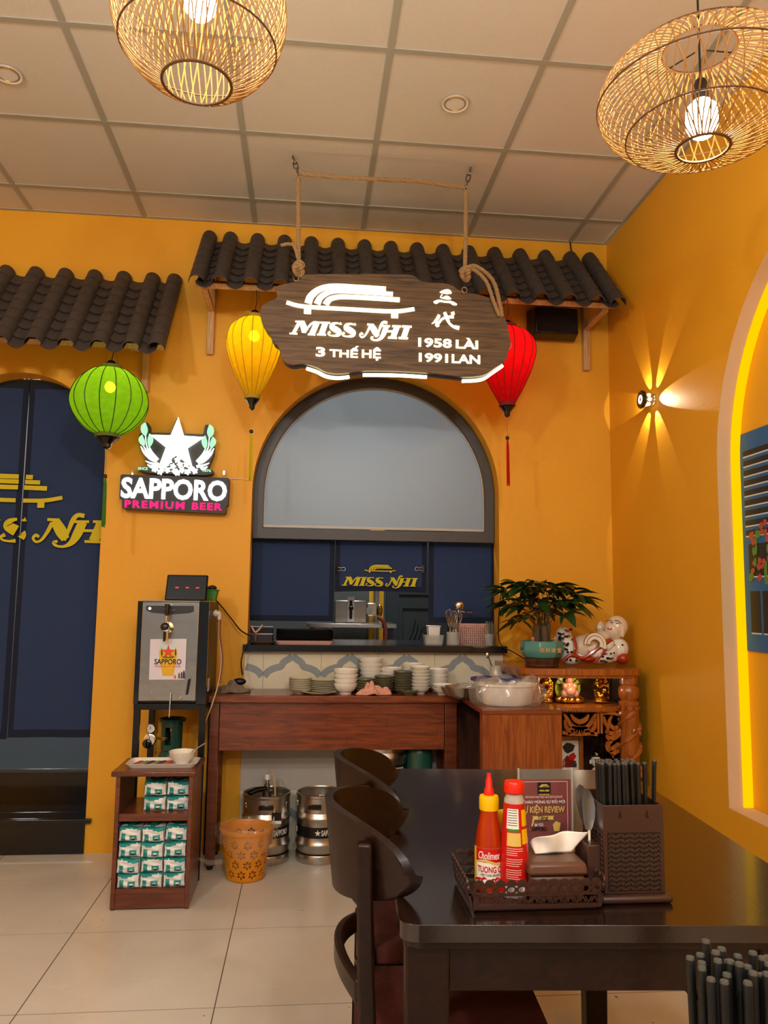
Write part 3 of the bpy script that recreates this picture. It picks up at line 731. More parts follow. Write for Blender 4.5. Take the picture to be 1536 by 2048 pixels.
# brush characters
q = lambda x, y: zs(x, y, 7.314, 820, 560)
def brush(strokes):
    mb = MB(); o = q(500, 400); s = (q(1000, 400)-q(0, 400)).length/1000
    for st_ in strokes: mb.ribbon([((x-500)*s, -(y-400)*s, w*s) for x, y, w in st_], o, rt, upv, -UY, .003)
    return mb
brush([[(435,180,10),(490,170,55),(560,165,70),(605,185,20)], [(470,210,18),(445,250,14),(475,262,20),(540,255,60),(600,272,14)], [(345,325,20),(380,330,50),(430,308,34),(520,318,26),(590,318,34),(640,340,48),(685,352,20)]]).build('brush_character', 'glow_sign', board)
brush([[(425,515,40),(410,560,50),(360,625,30),(318,655,10)], [(395,600,14),(395,670,55),(420,660,50)], [(410,650,40),(480,570,34),(560,545,40),(640,535,50)], [(505,475,44),(540,560,50),(580,640,34),(650,690,40),(720,705,50)], [(600,488,34),(650,480,50)], [(655,670,20),(715,700,60)]]).build('brush_character', 'glow_sign', board)
# ropes and chains
def rope(pts, r, parent, name='rope'):
    P = [Vector(p) for p in smooth_path([tuple(x) for x in pts], 8)]; mb = MB(); m = len(P)
    L = [0]
    for i in range(1, m): L.append(L[-1]+(P[i]-P[i-1]).length)
    # resample evenly, then lay three strands
    n = max(8, int(L[-1]/.010)); Q = []
    for k_ in range(n+1):
        d = L[-1]*k_/n; i = next((i for i in range(1, m) if L[i] >= d-1e-9), m-1); f = (d-L[i-1])/max(1e-9, L[i]-L[i-1]); Q.append(P[i-1].lerp(P[i], f))
    for s in range(3):
        path = []
        for i, p in enumerate(Q):
            t = (Q[min(i+1, n)]-Q[max(i-1, 0)]).normalized(); u = t.cross(V(.31, .9, .3)).normalized(); w = t.cross(u); a = 2*PI*(s/3)+L[-1]*i/n/.045*2*PI
            path.append(p+(u*math.cos(a)+w*math.sin(a))*r*.5)
        mb.tube(path, r*.62, 6)
    return mb.build(name, 'rope', parent)
rt0, rt1 = at(597, 350, SY), at(932, 376, SY)
ch0, ch1 = atz(586, 314, ZC-.002), atz(941, 336, ZC-.002)
rope([at(598, 548, SY), at(597, 500, SY), rt0+V(0,0,-.01)], .0105, sgn); rope([at(930, 560, SY), at(931, 480, SY), rt1+V(0,0,-.01)], .0105, sgn)
rope([rt0+V(.005,0,.006), at(700, 356, SY), at(830, 362, SY), at(900, 372, SY), rt1+V(-.006,0,.004)], .0105, sgn)
rope([at(929, 540, SY), at(950, 532, SY-.015), at(985, 560, SY-.02), at(1000, 610, SY-.012), at(1004, 634, SY-.006)], .010, sgn, 'rope_tail')
rope([at(930, 545, SY), at(945, 538, SY-.02), at(972, 562, SY-.03), at(988, 605, SY-.02), at(999, 632, SY-.012)], .009, sgn, 'rope_tail')
rope([at(597, 520, SY-.004), at(588, 492, SY-.012), at(575, 488, SY-.012), at(562, 491, SY-.008)], .008, sgn, 'rope_tail')
for (px, py) in ((597, 538), (930, 548)):
    c = at(px, py, SY); mb = MB()
    kn = [(c+V(.022*math.cos(a)*(1 if k % 2 else .8), -.012+.016*math.sin(a*1.5+k), -.022+.012*k+.010*math.sin(a))) for k in range(4) for a in [2*PI*j/10 for j in range(10)]]
    mb.tube(smooth_path([tuple(p) for p in kn], 3), .0085, 6); mb.build('knot', 'rope', sgn)
def link(mb, c, ax, side, a=.017, b=.010, r=.0036):
    pts = [c+ax*(a*math.cos(t)+(.006 if math.cos(t) > 0 else -.006))+side*(b*math.sin(t)) for t in [2*PI*k/16 for k in range(16)]]
    mb.tube(pts, r, 6, closed=True)
for c0_, c1_ in ((ch0, rt0), (ch1, rt1)):
    ax = (c1_-c0_).normalized(); L_ = (c1_-c0_).length; nlk = max(2, round(L_/.034)); s1_ = ax.cross(UY).normalized(); s2_ = ax.cross(s1_)
    mb = MB()
    for i in range(nlk): link(mb, c0_+ax*(L_*(i+.5)/nlk), ax, s1_ if i % 2 else s2_)
    mb.build('chain', 'chain_steel', sgn)
    MB().lathe([(0,0),(.006,0),(.006,-.006),(0,-.006)], 10, c0_+V(0,0,.001)).tube([c0_+V(0,0,-.004), c0_+V(.012,0,-.012), c0_+V(.006,0,-.02), c0_+V(-.006,0,-.016)], .0028, 6).build('ceiling_hook', 'chrome', sgn)
for (px, py) in ((592, 556), (929, 580)):
    c = at(px, py, SY-.004); MB().tube([c+V(.012*math.cos(t), .004*math.sin(t), .016*math.sin(t)) for t in [2*PI*k/14 for k in range(14)]], .0025, 6, closed=True).build('eye_ring', 'chrome', sgn)
# ================================================================== silk lanterns
def lantern(label, c, prof, nrib, silk, trim, tas, cord_top, drop):
    t = thing('silk_lantern', label, 'lantern', c)
    top, bot = prof[0], prof[-1]; n = nrib*6
    P = smooth_path(prof, 4); mb = MB(); rows = []
    def pt(r, z, k):                        # slightly scalloped between the ribs
        ph = (k % 6)/6; s = 1-.035*math.sin(PI*ph); a = 2*PI*k/n; return (r*s*math.cos(a), r*s*math.sin(a), z)
    vs = [pt(r, z, k) for r, z in P for k in range(n)]; m = len(P)
    mb.add(vs, [(i*n+k, (i+1)*n+k, (i+1)*n+(k+1) % n, i*n+(k+1) % n) for i in range(m-1) for k in range(n)])
    sh = mb.build('silk_shade', silk, t, world=False)
    for k in range(nrib):
        a = 2*PI*k/nrib; MB().tube([(r*1.006*math.cos(a), r*1.006*math.sin(a), z) for r, z in P], .0021, 5).build('rib', trim if trim != 'silk_green_trim' else 'black', t, world=False)
    rT, zT = top; rB, zB = bot
    MB().lathe([(rT*.9, zT-.004), (rT*1.12, zT), (rT*1.16, zT+.012), (rT*1.1, zT+.020), (rT*.7, zT+.020), (rT*.7, zT+.004)], 24).build('top_collar', trim, t, world=False)
    MB().lathe([(rB*.9, zB+.012), (rB*1.14, zB+.006), (rB*1.14, zB-.012), (rB*.95, zB-.014), (0, zB-.014)], 24).build('bottom_collar', trim, t, world=False)
    MB().lathe([(rB*.95, zB-.012), (rB*1.0, zB-.020), (rB*.75, zB-.030), (rB*.42, zB-.045), (rB*.40, zB-.060), (rB*.2, zB-.068), (0, zB-.070)], 20).build('finial', 'black_gloss', t, world=False)
    MB().lathe([(0, zT+.046), (rT*.35, zT+.044), (rT*.6, zT+.030), (rT*.62, zT+.020), (0, zT+.016)], 18).build('top_cap', 'black_gloss', t, world=False)
    zt_ = zB-.07
    tcd = MB().cyl((0, 0, zt_+.002), (0, 0, zt_-drop), .0012, n=5).build('tassel_cord', tas, t, world=False)
    MB().ball((0, 0, zt_-drop-.006), .0105, 12, 8).build('bead', 'black_gloss', tcd, world=False)
    tm_ = MB(); rnd = random.Random(5)
    for k in range(26):
        a = rnd.random()*6.28; r = .008*math.sqrt(rnd.random()); L_ = .235+.02*rnd.random()
        tm_.tube([(.003*math.cos(a), .003*math.sin(a), zt_-drop-.014), (r*.9*math.cos(a), r*.9*math.sin(a), zt_-drop-.05), (r*1.2*math.cos(a)+.002, r*1.2*math.sin(a), zt_-drop-L_)], [.0016, .0018, .0014], 4)
    o = tm_.build('tassel', tas, tcd, world=False); o['kind'] = 'stuff'
    MB().tube(smooth_path([(0, 0, zT+.044), (.004, 0, zT+.07), (.008, 0, zT+.10), (.002, 0, cord_top-c[2])], 5), .0022, 5).build('cord', 'black', t, world=False)
    for sx in (-1, 1): MB().cyl((sx*rT*.75, 0, zT+.02), (sx*.012, 0, cord_top-c[2]), .0007, n=4).build('hanging_wire', 'brass', t, world=False)
    zb2 = zT-.075
    MB().lathe([(0, zb2+.012), (.018, zb2+.012), (.018, zb2+.05), (0, zb2+.05)], 14).build('socket', 'white', t, world=False)
    MB().ball((0, 0, zb2-.012), .026, 16, 10).build('bulb', 'bulb_lantern', t, world=False)
    return t
LY = 3.835
g = at(219, 800, LY)
lantern('green silk lantern hanging in front of the curtained doorway', g, [(.045,.150),(.09,.140),(.15,.085),(.183,.0),(.165,-.075),(.11,-.14),(.052,-.172)], 16, 'silk_green', 'silk_green_trim', 'green_basket', at(222, 690, LY).z, .125)
ypro = [(.042,.132),(.07,.126),(.118,.085),(.137,.015),(.120,-.07),(.082,-.165),(.034,-.262)]
y_ = at(508, 690, LY)
lantern('yellow teardrop silk lantern left of the wooden sign', y_, ypro, 16, 'silk_yellow', 'silk_yellow_trim', 'yellow_print', at(513, 580, LY).z, .10)
r_ = at(1014, 708, LY)
lantern('red teardrop silk lantern at the right end of the wooden sign', r_, [(a*1.08, b) for a, b in ypro], 16, 'silk_red', 'silk_red_trim', 'red_label', at(1014, 600, LY).z, .10)
# ================================================================== illuminated beer sign
BY = 4.165
bs = thing('beer_sign', 'illuminated beer sign with a white star above white lettering', 'sign', at(350, 1000, 4.2))
z8 = lambda x, y, d=0: at(200+x/5.486, 820+y/5.486, BY+d)
c3 = lambda x, y: at(x/3.072, 520+y/3.072, BY)
br = (z8(1410, 1000)-z8(220, 960)).normalized(); bu = V(-br.z, 0, br.x)
def lp8(pts): return [(z8(x, y).x, z8(x, y).z) for x, y in pts]
def rnd_poly(pts, r=.012, n=4):
    out = []
    for i, p in enumerate(pts):
        p = np.array(p, float); a = np.array(pts[i-1], float)-p; b = np.array(pts[(i+1) % len(pts)], float)-p
        rr = min(r, np.hypot(*a)*.45, np.hypot(*b)*.45)
        a = p+a/np.hypot(*a)*rr; b = p+b/np.hypot(*b)*rr
        for k in range(n+1): t = k/n; out.append(tuple((1-t)**2*a+2*t*(1-t)*p+t*t*b))
    return out
MB().prism(rnd_poly(lp8([(225,705),(1418,745),(1405,1045),(1385,1050),(1380,1140),(240,1085),(242,985),(212,975)])), (0, BY+.055, 0), UX, UZ, -UY, .055).build('name_box', 'dark_grey', bs, bevel=.003)
MB().prism(rnd_poly(lp8([(405,620),(520,625),(490,500),(440,380),(425,270),(460,240),(475,130),(520,130),(545,170),(545,245),(775,250),(845,75),(915,255),(1135,265),(1150,160),(1215,155),(1235,200),(1225,280),(1250,320),(1250,480),(1180,640),(1245,660),(1240,700),(1150,715),(530,690),(405,655)]), .01), (0, BY+.05, 0), UX, UZ, -UY, .045).build('crest_back', 'dark_grey', bs, bevel=.002)
star = []
for k in range(10):
    a = PI/2+PI*k/5; r = 1 if k % 2 == 0 else .40; star.append((r*math.cos(a), r*math.sin(a)))
sc_ = z8(845, 380); R_ = (z8(1135, 265)-z8(545, 240)).length/2/math.cos(math.radians(18))
MB().prism([(x*R_, y*R_) for x, y in star], sc_+V(0, -.001, 0), br, bu, -UY, .006).build('star', 'glow_star', bs, label='glowing white five-pointed star')
def put(txt, x0, y0, x1, y1, m, off=.04, nm='lettering', sp=1.0):
    p, q2 = z8(x0, y0), z8(x1, y1); text_mb(txt, (p+q2)/2+V(0,-.0005,0), br, bu, -UY, w=(z8(x1,y0)-z8(x0,y0)).length, h=(z8(x0,y1)-z8(x0,y0)).length, t=.004, off=off, spacing=sp).build(nm, m, bs)
put('SAPPORO', 235, 738+18, 1392, 975+10, 'glow_text', .03)
put('PREMIUM', 272, 997+2, 928, 1075+6, 'glow_pink', .03, sp=1.25); put('BEER', 1010, 1020, 1340, 1098, 'glow_pink', .03, sp=1.2)
put('SINCE', 415, 628, 525, 658, 'glow_green', .02); put('1876', 1128, 652, 1218, 680, 'glow_green', .02)
lf = lambda mb, pts: mb.ribbon([(z8(x, y).x, z8(x, y).z, w/5.486*.00268) for x, y, w in pts], (0, BY-.0005, 0), UX, UZ, -UY, .004)
def mir(pts): return [(1690-x+10, y+22, w) for x, y, w in pts]
hop = MB(); wht = MB()
for pts in ([(498,140,12),(485,185,64),(490,240,66),(500,285,12)], [(462,275,12),(455,320,58),(470,365,50),(482,400,10)], [(545,262,12),(555,310,56),(550,360,52),(540,410,10)]):
    lf(hop, pts); lf(hop, mir(pts))
for pts in ([(500,285,8),(515,400,10),(560,480,22),(620,560,26)], [(450,400,8),(490,470,26),(560,540,26),(620,570,14)], [(480,400,8),(520,460,22),(590,540,22)], [(545,410,8),(570,470,26),(640,545,20)], [(500,560,6),(560,585,20),(640,600,30)], [(520,600,8),(570,625,30),(600,600,14)]):
    lf(wht, pts); lf(wht, mir(pts))
for i, (x, y) in enumerate([(600,650),(680,640),(640,610),(760,560),(720,600),(800,620),(850,550),(880,600),(820,670),(900,660),(950,600),(1000,640),(1040,670),(740,660),(960,680),(660,680),(850,690)]):
    for k in range(5):
        a = 2*PI*k/5+i; lf(wht, [(x, y, 8), (x+22*math.cos(a), y+22*math.sin(a), 22), (x+36*math.cos(a), y+36*math.sin(a), 6)])
o = hop.build('hop_cones', 'glow_green', bs, label='glowing green hop cones'); o['kind'] = 'stuff'; o = wht.build('wreath', 'glow_white', bs, label='glowing white wreath of leaves'); o['kind'] = 'stuff'
for px in (265, 448):
    p = at(px, 945, BY+.03); MB().box(p.x-.005, p.x+.005, p.y-.001, p.y+.001, p.z-.012, p.z+.010).build('hanger_tab', 'steel', bs)
MB().tube(smooth_path([at(456, 957, BY+.05), at(480, 958, 4.222), at(505, 960, 4.222)], 4), .0018, 5).build('cable', 'white', bs)
# ================================================================== wall lamp with six beams
wl0 = atx(1307, 800, XR)
wlamp = thing('wall_lamp', 'small round wall lamp throwing six fan-shaped beams on the side wall', 'lamp', wl0)
MX = Matrix(((0,0,-1),(0,1,0),(1,0,0)))    # local z points off the wall (-x)
def onw(mb): return MB().merge(mb, Matrix.Translation(wl0) @ MX.to_4x4())
onw(MB().lathe([(0,.0005),(.030,.0005),(.030,.006),(.024,.008),(.024,.050),(.026,.052),(0,.052)], 32)).build('body', 'chrome', wlamp)
onw(MB().lathe([(0,.052),(.042,.052),(.046,.056),(.046,.064),(.042,.068),(0,.068)], 32)).build('cover_disc', 'black_gloss', wlamp)
onw(MB().lathe([(.010,.0682),(.022,.0682),(.022,.0688),(.010,.0688)], 32)).build('cover_ring', 'glow_text', wlamp)
for k in range(6):
    a = math.radians(60*k-8)
    d = V(0, -math.cos(a), math.sin(a))
    c = wl0+V(-.030, 0, 0)+d*.0245
    MB().ball(c, (.010, .010, .010), 10, 6).build('lens', 'lamp_lens', wlamp)
    so = lamp('lamp_beam', 'SPOT', wl0+V(-.030, 0, 0)+d*.036, 4.6, (1, .86, .64), .002, spot_size=math.radians(42), spot_blend=.10)
    so.rotation_euler = (d+V(.37, 0, 0)).to_track_quat('-Z', 'Y').to_euler(); so.parent = wlamp; so.matrix_parent_inverse = WM[wlamp.name].inverted()
# ================================================================== painted shutter in the niche
mu = thing('shutter_painting', 'painting of a blue louvred shutter with red roses inside the niche', 'painting', (1.795, 2.75, 1.1))
MX_ = 1.795
def mpt(px, py): p = atx(px, py, MX_); return (p.y, p.z)
yl = 3.085-.012
y0m, y1m, z0m, z1m = 2.35, mpt(1484, 1100)[0], 1.095, 1.985
MB().box(MX_-.006, MX_-.0002, y0m, y1m, z0m, z1m).build('blue_board', 'blue_paint', mu)
def slot(ya, yb, za, zb, m, d=.0066): return MB().box(MX_-d, MX_-.006, ya, yb, za, zb).build('painted_slot', m, mu)
for i in range(9):
    z = z1m-.075-i*.041
    for (ya, yb) in ((y1m-.36, y1m-.045), (y1m-.70, y1m-.40)):
        slot(ya, yb, z-.022, z, 'mural_dark'); slot(ya, yb, z-.028, z-.0225, 'mural_white')
for (ya, yb, za, zb) in ((y1m-.20, y1m-.06, 1.395, 1.525), (y1m-.36, y1m-.215, 1.395, 1.525), (y1m-.13, y1m-.06, 1.17, 1.335), (y1m-.22, y1m-.145, 1.17, 1.335), (y1m-.36, y1m-.235, 1.17, 1.335)):
    slot(ya, yb, za, zb, 'mural_dark'); slot(ya, yb, za-.006, za-.0005, 'mural_white', .0068)
rnd = random.Random(4)
for i in range(70):
    u = rnd.random(); yy = y1m-.06-.34*rnd.random(); zz_ = 1.42+.20*rnd.random()-.10*abs(yy-(y1m-.2))/.2
    r = .010+.006*rnd.random()
    m = 'rose' if i % 5 < 3 else 'leaf_paint'
    c = V(MX_-.0068-.0012*rnd.random(), yy, zz_)
    MB().prism([(r*math.cos(2*PI*k/7)*(1 if m == 'rose' else .6), r*math.sin(2*PI*k/7)*(1 if m == 'rose' else 1.3)) for k in range(7)], c, UY, UZ, -UX, .0012).build('painted_rose' if m == 'rose' else 'painted_leaf', m, mu)
slot(y1m-.185, y1m-.165, 1.36, 1.45, 'leaf_paint', .0072)
# ================================================================== rattan pendants
def pendant(label, c, a, cz, z_bot, z_top, ns, twist, zb_bulb, cord_top, rings, br_=.034, bh=.05):
    t = thing('rattan_pendant', label, 'lamp', c)
    f0, f1 = math.asin(max(-1, z_bot/cz)), math.asin(min(1, z_top/cz)); mb = MB()
    rnd = random.Random(2)
    for lay, sg in ((0, 1), (1, -1)):
        for k in range(ns if lay == 0 else ns//2):
            b0 = 2*PI*(k+.5*lay)/(ns if lay == 0 else ns//2)+rnd.uniform(-.012, .012); pts = []
            for j in range(15):
                f = f0+(f1-f0)*j/14; r = a*math.cos(f)*(1-.006*lay); tw = sg*twist*(j/14-.5)
                pts.append((r*math.cos(b0+tw), r*math.sin(b0+tw), cz*math.sin(f)))
            mb.tube(pts, .0019, 4)
    o = mb.build('rattan_strands', 'rattan', t, world=False); o['kind'] = 'stuff'
    for f in [f0, f1]+[f0+(f1-f0)*x for x in rings]:
        r = a*math.cos(f)*(1.004 if f not in (f0, f1) else 1); thick = .0042 if f in (f0, f1) else .0026
        MB().tube([(r*math.cos(2*PI*k/48), r*math.sin(2*PI*k/48), cz*math.sin(f)) for k in range(48)], thick, 6, closed=True).build('rattan_ring', 'rattan_dark', t, world=False)
    rt_ = a*math.cos(f1)
    for k in range(3):
        an = 2*PI*k/3; MB().cyl((rt_*math.cos(an), rt_*math.sin(an), cz*math.sin(f1)), (.012*math.cos(an), .012*math.sin(an), cz*math.sin(f1)), .0022, n=6).build('spoke', 'black_metal', t, world=False)
    zb = zb_bulb-c[2]
    MB().cyl((0, 0, cord_top-c[2]), (0, 0, zb+bh+.05), .003, n=8).build('cord', 'black', t, world=False)
    MB().lathe([(0, zb+bh+.06), (.014, zb+bh+.06), (.021, zb+bh+.04), (.021, zb+bh-.002), (0, zb+bh-.002)], 18).build('socket', 'black', t, world=False)
    MB().lathe([(0, zb-bh*.95), (br_*.6, zb-bh*.9), (br_*.95, zb-bh*.55), (br_, zb), (br_*.92, zb+bh*.6), (br_*.55, zb+bh*.95), (0, zb+bh*.97)], 20).build('bulb', 'bulb_pendant', t, world=False)
    MB().lathe([(0, cord_top-c[2]), (.05, cord_top-c[2]), (.048, cord_top-c[2]-.02), (.01, cord_top-c[2]-.026), (0, cord_top-c[2]-.026)], 24).build('ceiling_rose', 'black', t, world=False)
    return t
pR = at(1402, 196, 1.9)
pendant('flat round rattan pendant lamp with a glowing bulb near the side wall', pR, .272, .150, -.1452, .1405, 70, .40, at(1400, 238, 1.9).z, ZC-.001, (.22, .5, .78), .042, .052)
pL = at(400, 24, 2.0)
pendant('jar-shaped rattan pendant lamp cut by the top picture edge', pL, .232, .225, -.207, .205, 76, .26, at(406, 0, 2.0).z, ZC-.001, (.3, .62, .8), .043, .055)
# ================================================================== ceiling downlights
for (px, py, lab) in ((910, 207, 'recessed ceiling downlight with a brass rim, between the rattan lamps'), (15, 148, 'recessed ceiling downlight with a brass rim at the left picture edge')):
    p = atz(px, py, ZC); d = thing('downlight', lab, 'downlight', p, group='ceiling downlights')
    MB().lathe([(.058,-.0005),(.060,-.004),(.056,-.006),(.045,-.003),(.044,.003)], 36).build('rim', 'white', d, world=False)
    MB().tube([(.058*math.cos(2*PI*k/36), .058*math.sin(2*PI*k/36), -.004) for k in range(36)], .0014, 5, closed=True).build('brass_edge', 'brass', d, world=False)
    MB().tube([(.043*math.cos(2*PI*k/36), .043*math.sin(2*PI*k/36), -.003) for k in range(36)], .0018, 5, closed=True).build('brass_edge', 'brass', d, world=False)
    MB().lathe([(0,-.0012),(.043,-.0012),(.043,.003)], 36).build('lens', 'white', d, world=False)
# ================================================================== desk under the serving window
DZ = .812
dk = thing('wooden_desk', 'long reddish wooden desk below the serving window, loaded with stacked dishes', 'desk', (.16, 4.07, 0))
MB().box(-.458, .775, 3.925, 4.214, DZ-.034, DZ).build('desk_top', 'desk_wood', dk, bevel=.004)
rndw = random.Random(3)
zt, zb3 = DZ-.035, at(650, 1500, 3.955).z
for r in range(4):                          # finger-jointed apron strips
    za, zc2 = zb3+(zt-zb3)*r/4, zb3+(zt-zb3)*(r+1)/4; x = -.400; off = rndw.random()*.2
    while x < .70:
        x2 = min(.70, x+.22+.18*rndw.random()-off*.3)
        MB().box(x+.0003, x2-.0003, 3.955-.0015*rndw.random(), 3.978, za+.0003, zc2-.0003).build('apron_strip', 'desk_wood', dk)
        x = x2
for (a, b) in ((-.446, -.402), (.702, .762)):
    MB().box(a, b, 3.94, 3.985, .02, zt).build('leg', 'cab_wood', dk, bevel=.003); MB().box(a, b, 4.165, 4.205, .02, zt).build('leg', 'cab_wood', dk, bevel=.003)
    MB().box(a+.006, b-.006, 3.985, 4.165, .56, zt).build('side_rail', 'cab_wood', dk)
    for y in (3.962, 4.185): MB().lathe([(0,0),(.014,0),(.014,.02),(0,.02)], 12, ((a+b)/2, y, 0)).build('foot', 'black', dk)
rc = thing('return_cabinet', 'open-sided wooden return cabinet carrying the bagged basin, in front of the altar', 'cabinet', (.95, 3.68, 0))
MB().prism([(.776,3.437),(1.134,3.437),(1.134,3.675),(1.005,3.675),(1.005,4.10),(.776,4.10)], (0,0,DZ-.022), UX, UY, UZ, .022).build('top_board', 'desk_wood', rc, bevel=.003)
for i in range(6):
    x0 = .778+.354*i/6; MB().box(x0+.0003, x0+.0587, 3.440, 3.458, .02, DZ-.0225).build('front_plank', 'desk_wood_v', rc)
MB().box(1.114, 1.132, 3.4585, 3.67, .02, DZ-.0225).build('side_panel', 'cab_wood', rc); MB().box(.985, 1.003, 3.67, 4.07, .041, DZ-.0225).build('side_panel', 'cab_wood', rc); MB().box(1.0035, 1.113, 3.652, 3.67, .041, DZ-.0225).build('side_panel', 'cab_wood', rc)
MB().box(.778, 1.0, 3.459, 4.09, .02, .04).build('bottom_board', 'cab_wood', rc)
MB().box(.778, .800, 4.068, 4.09, .041, DZ-.0225).build('rear_post', 'cab_wood', rc)
MB().box(.80, 1.0, 4.07, 4.09, .041, DZ-.0225).build('back_panel', 'altar_dark', rc)
MB().box(.779, .797, 3.4585, 3.50, .041, DZ-.0225).build('corner_post', 'desk_wood_v', rc)
for x in (.80, .98):
    for y in (3.47, 4.06): MB().lathe([(0,0),(.012,0),(.012,.02),(0,.02)], 10, (x, y, 0)).build('foot', 'black', rc)
# ================================================================== dishes: every plate and bowl is its own thing
def dish_mesh(kind):
    if kind == 'bowl':  pr = [(0,.004),(.022,.004),(.026,0),(.030,0),(.031,.006),(.050,.022),(.060,.044),(.0625,.054),(.0605,.0545),(.057,.044),(.046,.024),(.028,.010),(0,.008)]; m = 'porcelain'
    if kind == 'small': pr = [(0,.004),(.018,.004),(.020,0),(.024,0),(.026,.006),(.042,.016),(.053,.034),(.0515,.035),(.040,.018),(.024,.009),(0,.007)]; m = 'porcelain'
    if kind == 'dark':  pr = [(0,.003),(.020,.003),(.022,0),(.026,0),(.028,.005),(.044,.014),(.052,.024),(.050,.025),(.042,.017),(.026,.008),(0,.006)]; m = 'dark_dish'
    if kind == 'plate': pr = [(0,.003),(.036,.003),(.038,0),(.042,0),(.044,.004),(.064,.009),(.074,.016),(.0725,.017),(.062,.011),(.042,.006),(0,.005)]; m = 'cream_plate'
    if kind == 'saucer': pr = [(0,.003),(.026,.003),(.028,0),(.032,0),(.034,.004),(.050,.012),(.060,.024),(.0585,.025),(.048,.014),(.032,.007),(0,.006)]; m = 'cream_plate'
    if kind == 'dish': pr = [(0,.003),(.046,.003),(.048,0),(.052,0),(.054,.003),(.076,.007),(.088,.013),(.0865,.014),(.074,.009),(.052,.005),(0,.004)]; m = 'cream_plate'
    return MB().lathe([(r, z) for r, z in pr], 28).mesh(kind, m, 35)
DM = {k: dish_mesh(k) for k in ('bowl', 'small', 'dark', 'plate', 'saucer', 'dish')}
STEP = {'bowl': .0225, 'small': .017, 'dark': .0125, 'plate': .0085, 'saucer': .0105, 'dish': .01}
NAME = {'bowl': 'soup_bowl', 'small': 'rice_bowl', 'dark': 'sauce_dish', 'plate': 'side_plate', 'saucer': 'saucer', 'dish': 'side_plate'}
ORD = ['bottom', 'second', 'third', 'fourth', 'fifth', 'sixth', 'seventh', 'eighth', 'ninth']
def stack(kind, zx, y, n, what, s=1.0, z=DZ):
    x = at(480+zx/2.844, 1380, y).x; rnd_ = random.Random(int(zx))
    for i in range(n):
        o = bpy.data.objects.new(NAME[kind], DM[kind]); COL.objects.link(o)
        o.location = (x+rnd_.uniform(-.0012, .0012)*(i > 0), y, z+STEP[kind]*s*i+.0003); o.scale = (s, s, s); o.rotation_euler = (0, 0, rnd_.random()*6)
        pos = ('only one' if n == 1 else 'topmost' if i == n-1 else ORD[i]+(''))
        tag(o, f'{what}' if n == 1 else f'{what}, {pos}', 'bowl' if 'bowl' in NAME[kind] else 'dish' if 'dish' in NAME[kind] else 'plate', 'stacked dishes on the desk')
stack('saucer', 343, 4.05, 6, 'cream saucer in the leftmost dish stack on the desk')
stack('plate', 474, 4.07, 7, 'cream side plate stacked beside the white bowls')
stack('dish', 449, 3.965+.04, 1, 'single cream plate lying in front of the plate stacks')
stack('bowl', 600, 4.02, 4, 'white bowl in the stack left of the pink cloth')
stack('dark', 632, 4.16, 8, 'dark glazed dish behind the white bowls left of the cloth', 1.0)
stack('dark', 712, 4.03, 5, 'dark glazed dish directly behind the pink cloth')
stack('bowl', 742, 4.15, 6, 'white bowl in the tallest rear stack')
stack('dark', 818, 4.03, 6, 'dark glazed dish right behind the cloth end')
stack('bowl', 858, 4.15, 4, 'white bowl in the rear stack above the dark dishes', .98)
stack('dark', 925, 4.03, 8, 'dark glazed dish in the tallest dark stack')
stack('bowl', 985, 4.15, 5, 'white bowl in the rear stack beside the tallest dark stack', .98)
stack('small', 1024, 4.03, 7, 'white rice bowl in the front stack beside the tallest dark stack', 1.0)
stack('bowl', 1122, 4.13, 4, 'white bowl in the rightmost rear stack', .95)
stack('small', 1152, 3.985, 2, 'small white bowl at the right end of the desk front', 1.0)
stack('dark', 960, 3.972, 1, 'single dark sauce dish in front of the rice bowls', .95)
# crumpled cloths
def crumple(name, label, c, sx, sy, h, m, seed, cat='cloth'):
    rnd_ = random.Random(seed); ph = [rnd_.uniform(0, 6) for _ in range(8)]
    def fn(u, v):
        a, b = u*2-1, v*2-1; r = math.hypot(a, b)
        edge = 1+.12*math.sin(3*math.atan2(b, a)+ph[0])+.08*math.sin(5*math.atan2(b, a)+ph[1])
        z = h*max(0, 1-r*r*.95)**.7*(.62+.22*math.sin(6*a+ph[2]+2*b)+.2*math.sin(8*b+ph[3]-3*a)+.12*math.sin(13*a+5*b+ph[4]))
        # square grid squeezed to a disc
        k = max(abs(a), abs(b))/r if r > 1e-6 else 1
        return V(c[0]+sx*a*k*edge, c[1]+sy*b*k*edge, c[2]+.002+max(0, z))
    mb = MB().grid(fn, 30, 24); o = mb.build(name, m)
    s = o.modifiers.new('solid', 'SOLIDIFY'); s.thickness = .0018; s.offset = 1
    return tag(o, label, cat)
p = at(480+752/2.844, 1385, 3.965); crumple('cleaning_cloth', 'crumpled pink cloth lying in front of the dark dishes', (p.x, 3.968, DZ), .086, .032, .062, 'pink_cloth', 3)
crumple('cleaning_cloth', 'crumpled grey cloth on the desk beside the beer dispenser', (at(462, 1370, 4.05).x, 4.07, DZ), .085, .06, .055, 'grey_cloth', 8)
# black adapter lying on the grey cloth with its lead
pb = at(478, 1355, 4.06)
ad = thing('power_adapter', 'black plug lying on the grey cloth with its black lead', 'adapter', pb)
MB().ball((pb.x, 4.10, .862), (.034, .02, .018), 14, 8).build('plug', 'black', ad)
z7 = lambda x, y, Y: at(200+x/4.267, 1120+y/4.267, Y)
MB().tube([Vector(q) for q in smooth_path([tuple(z7(1215, 980, 4.10)), tuple(z7(1205, 880, 4.13)), tuple(z7(1225, 780, 4.145)), tuple(z7(1275, 690, 4.15)), tuple(z7(1290, 655, 4.15)), tuple(z7(1200, 600, 4.16)), tuple(z7(1120, 500, 4.18)), tuple(z7(1040, 400, 4.18)), tuple(z7(960, 310, 4.10))], 6)], .004, 6).build('lead', 'black', ad)
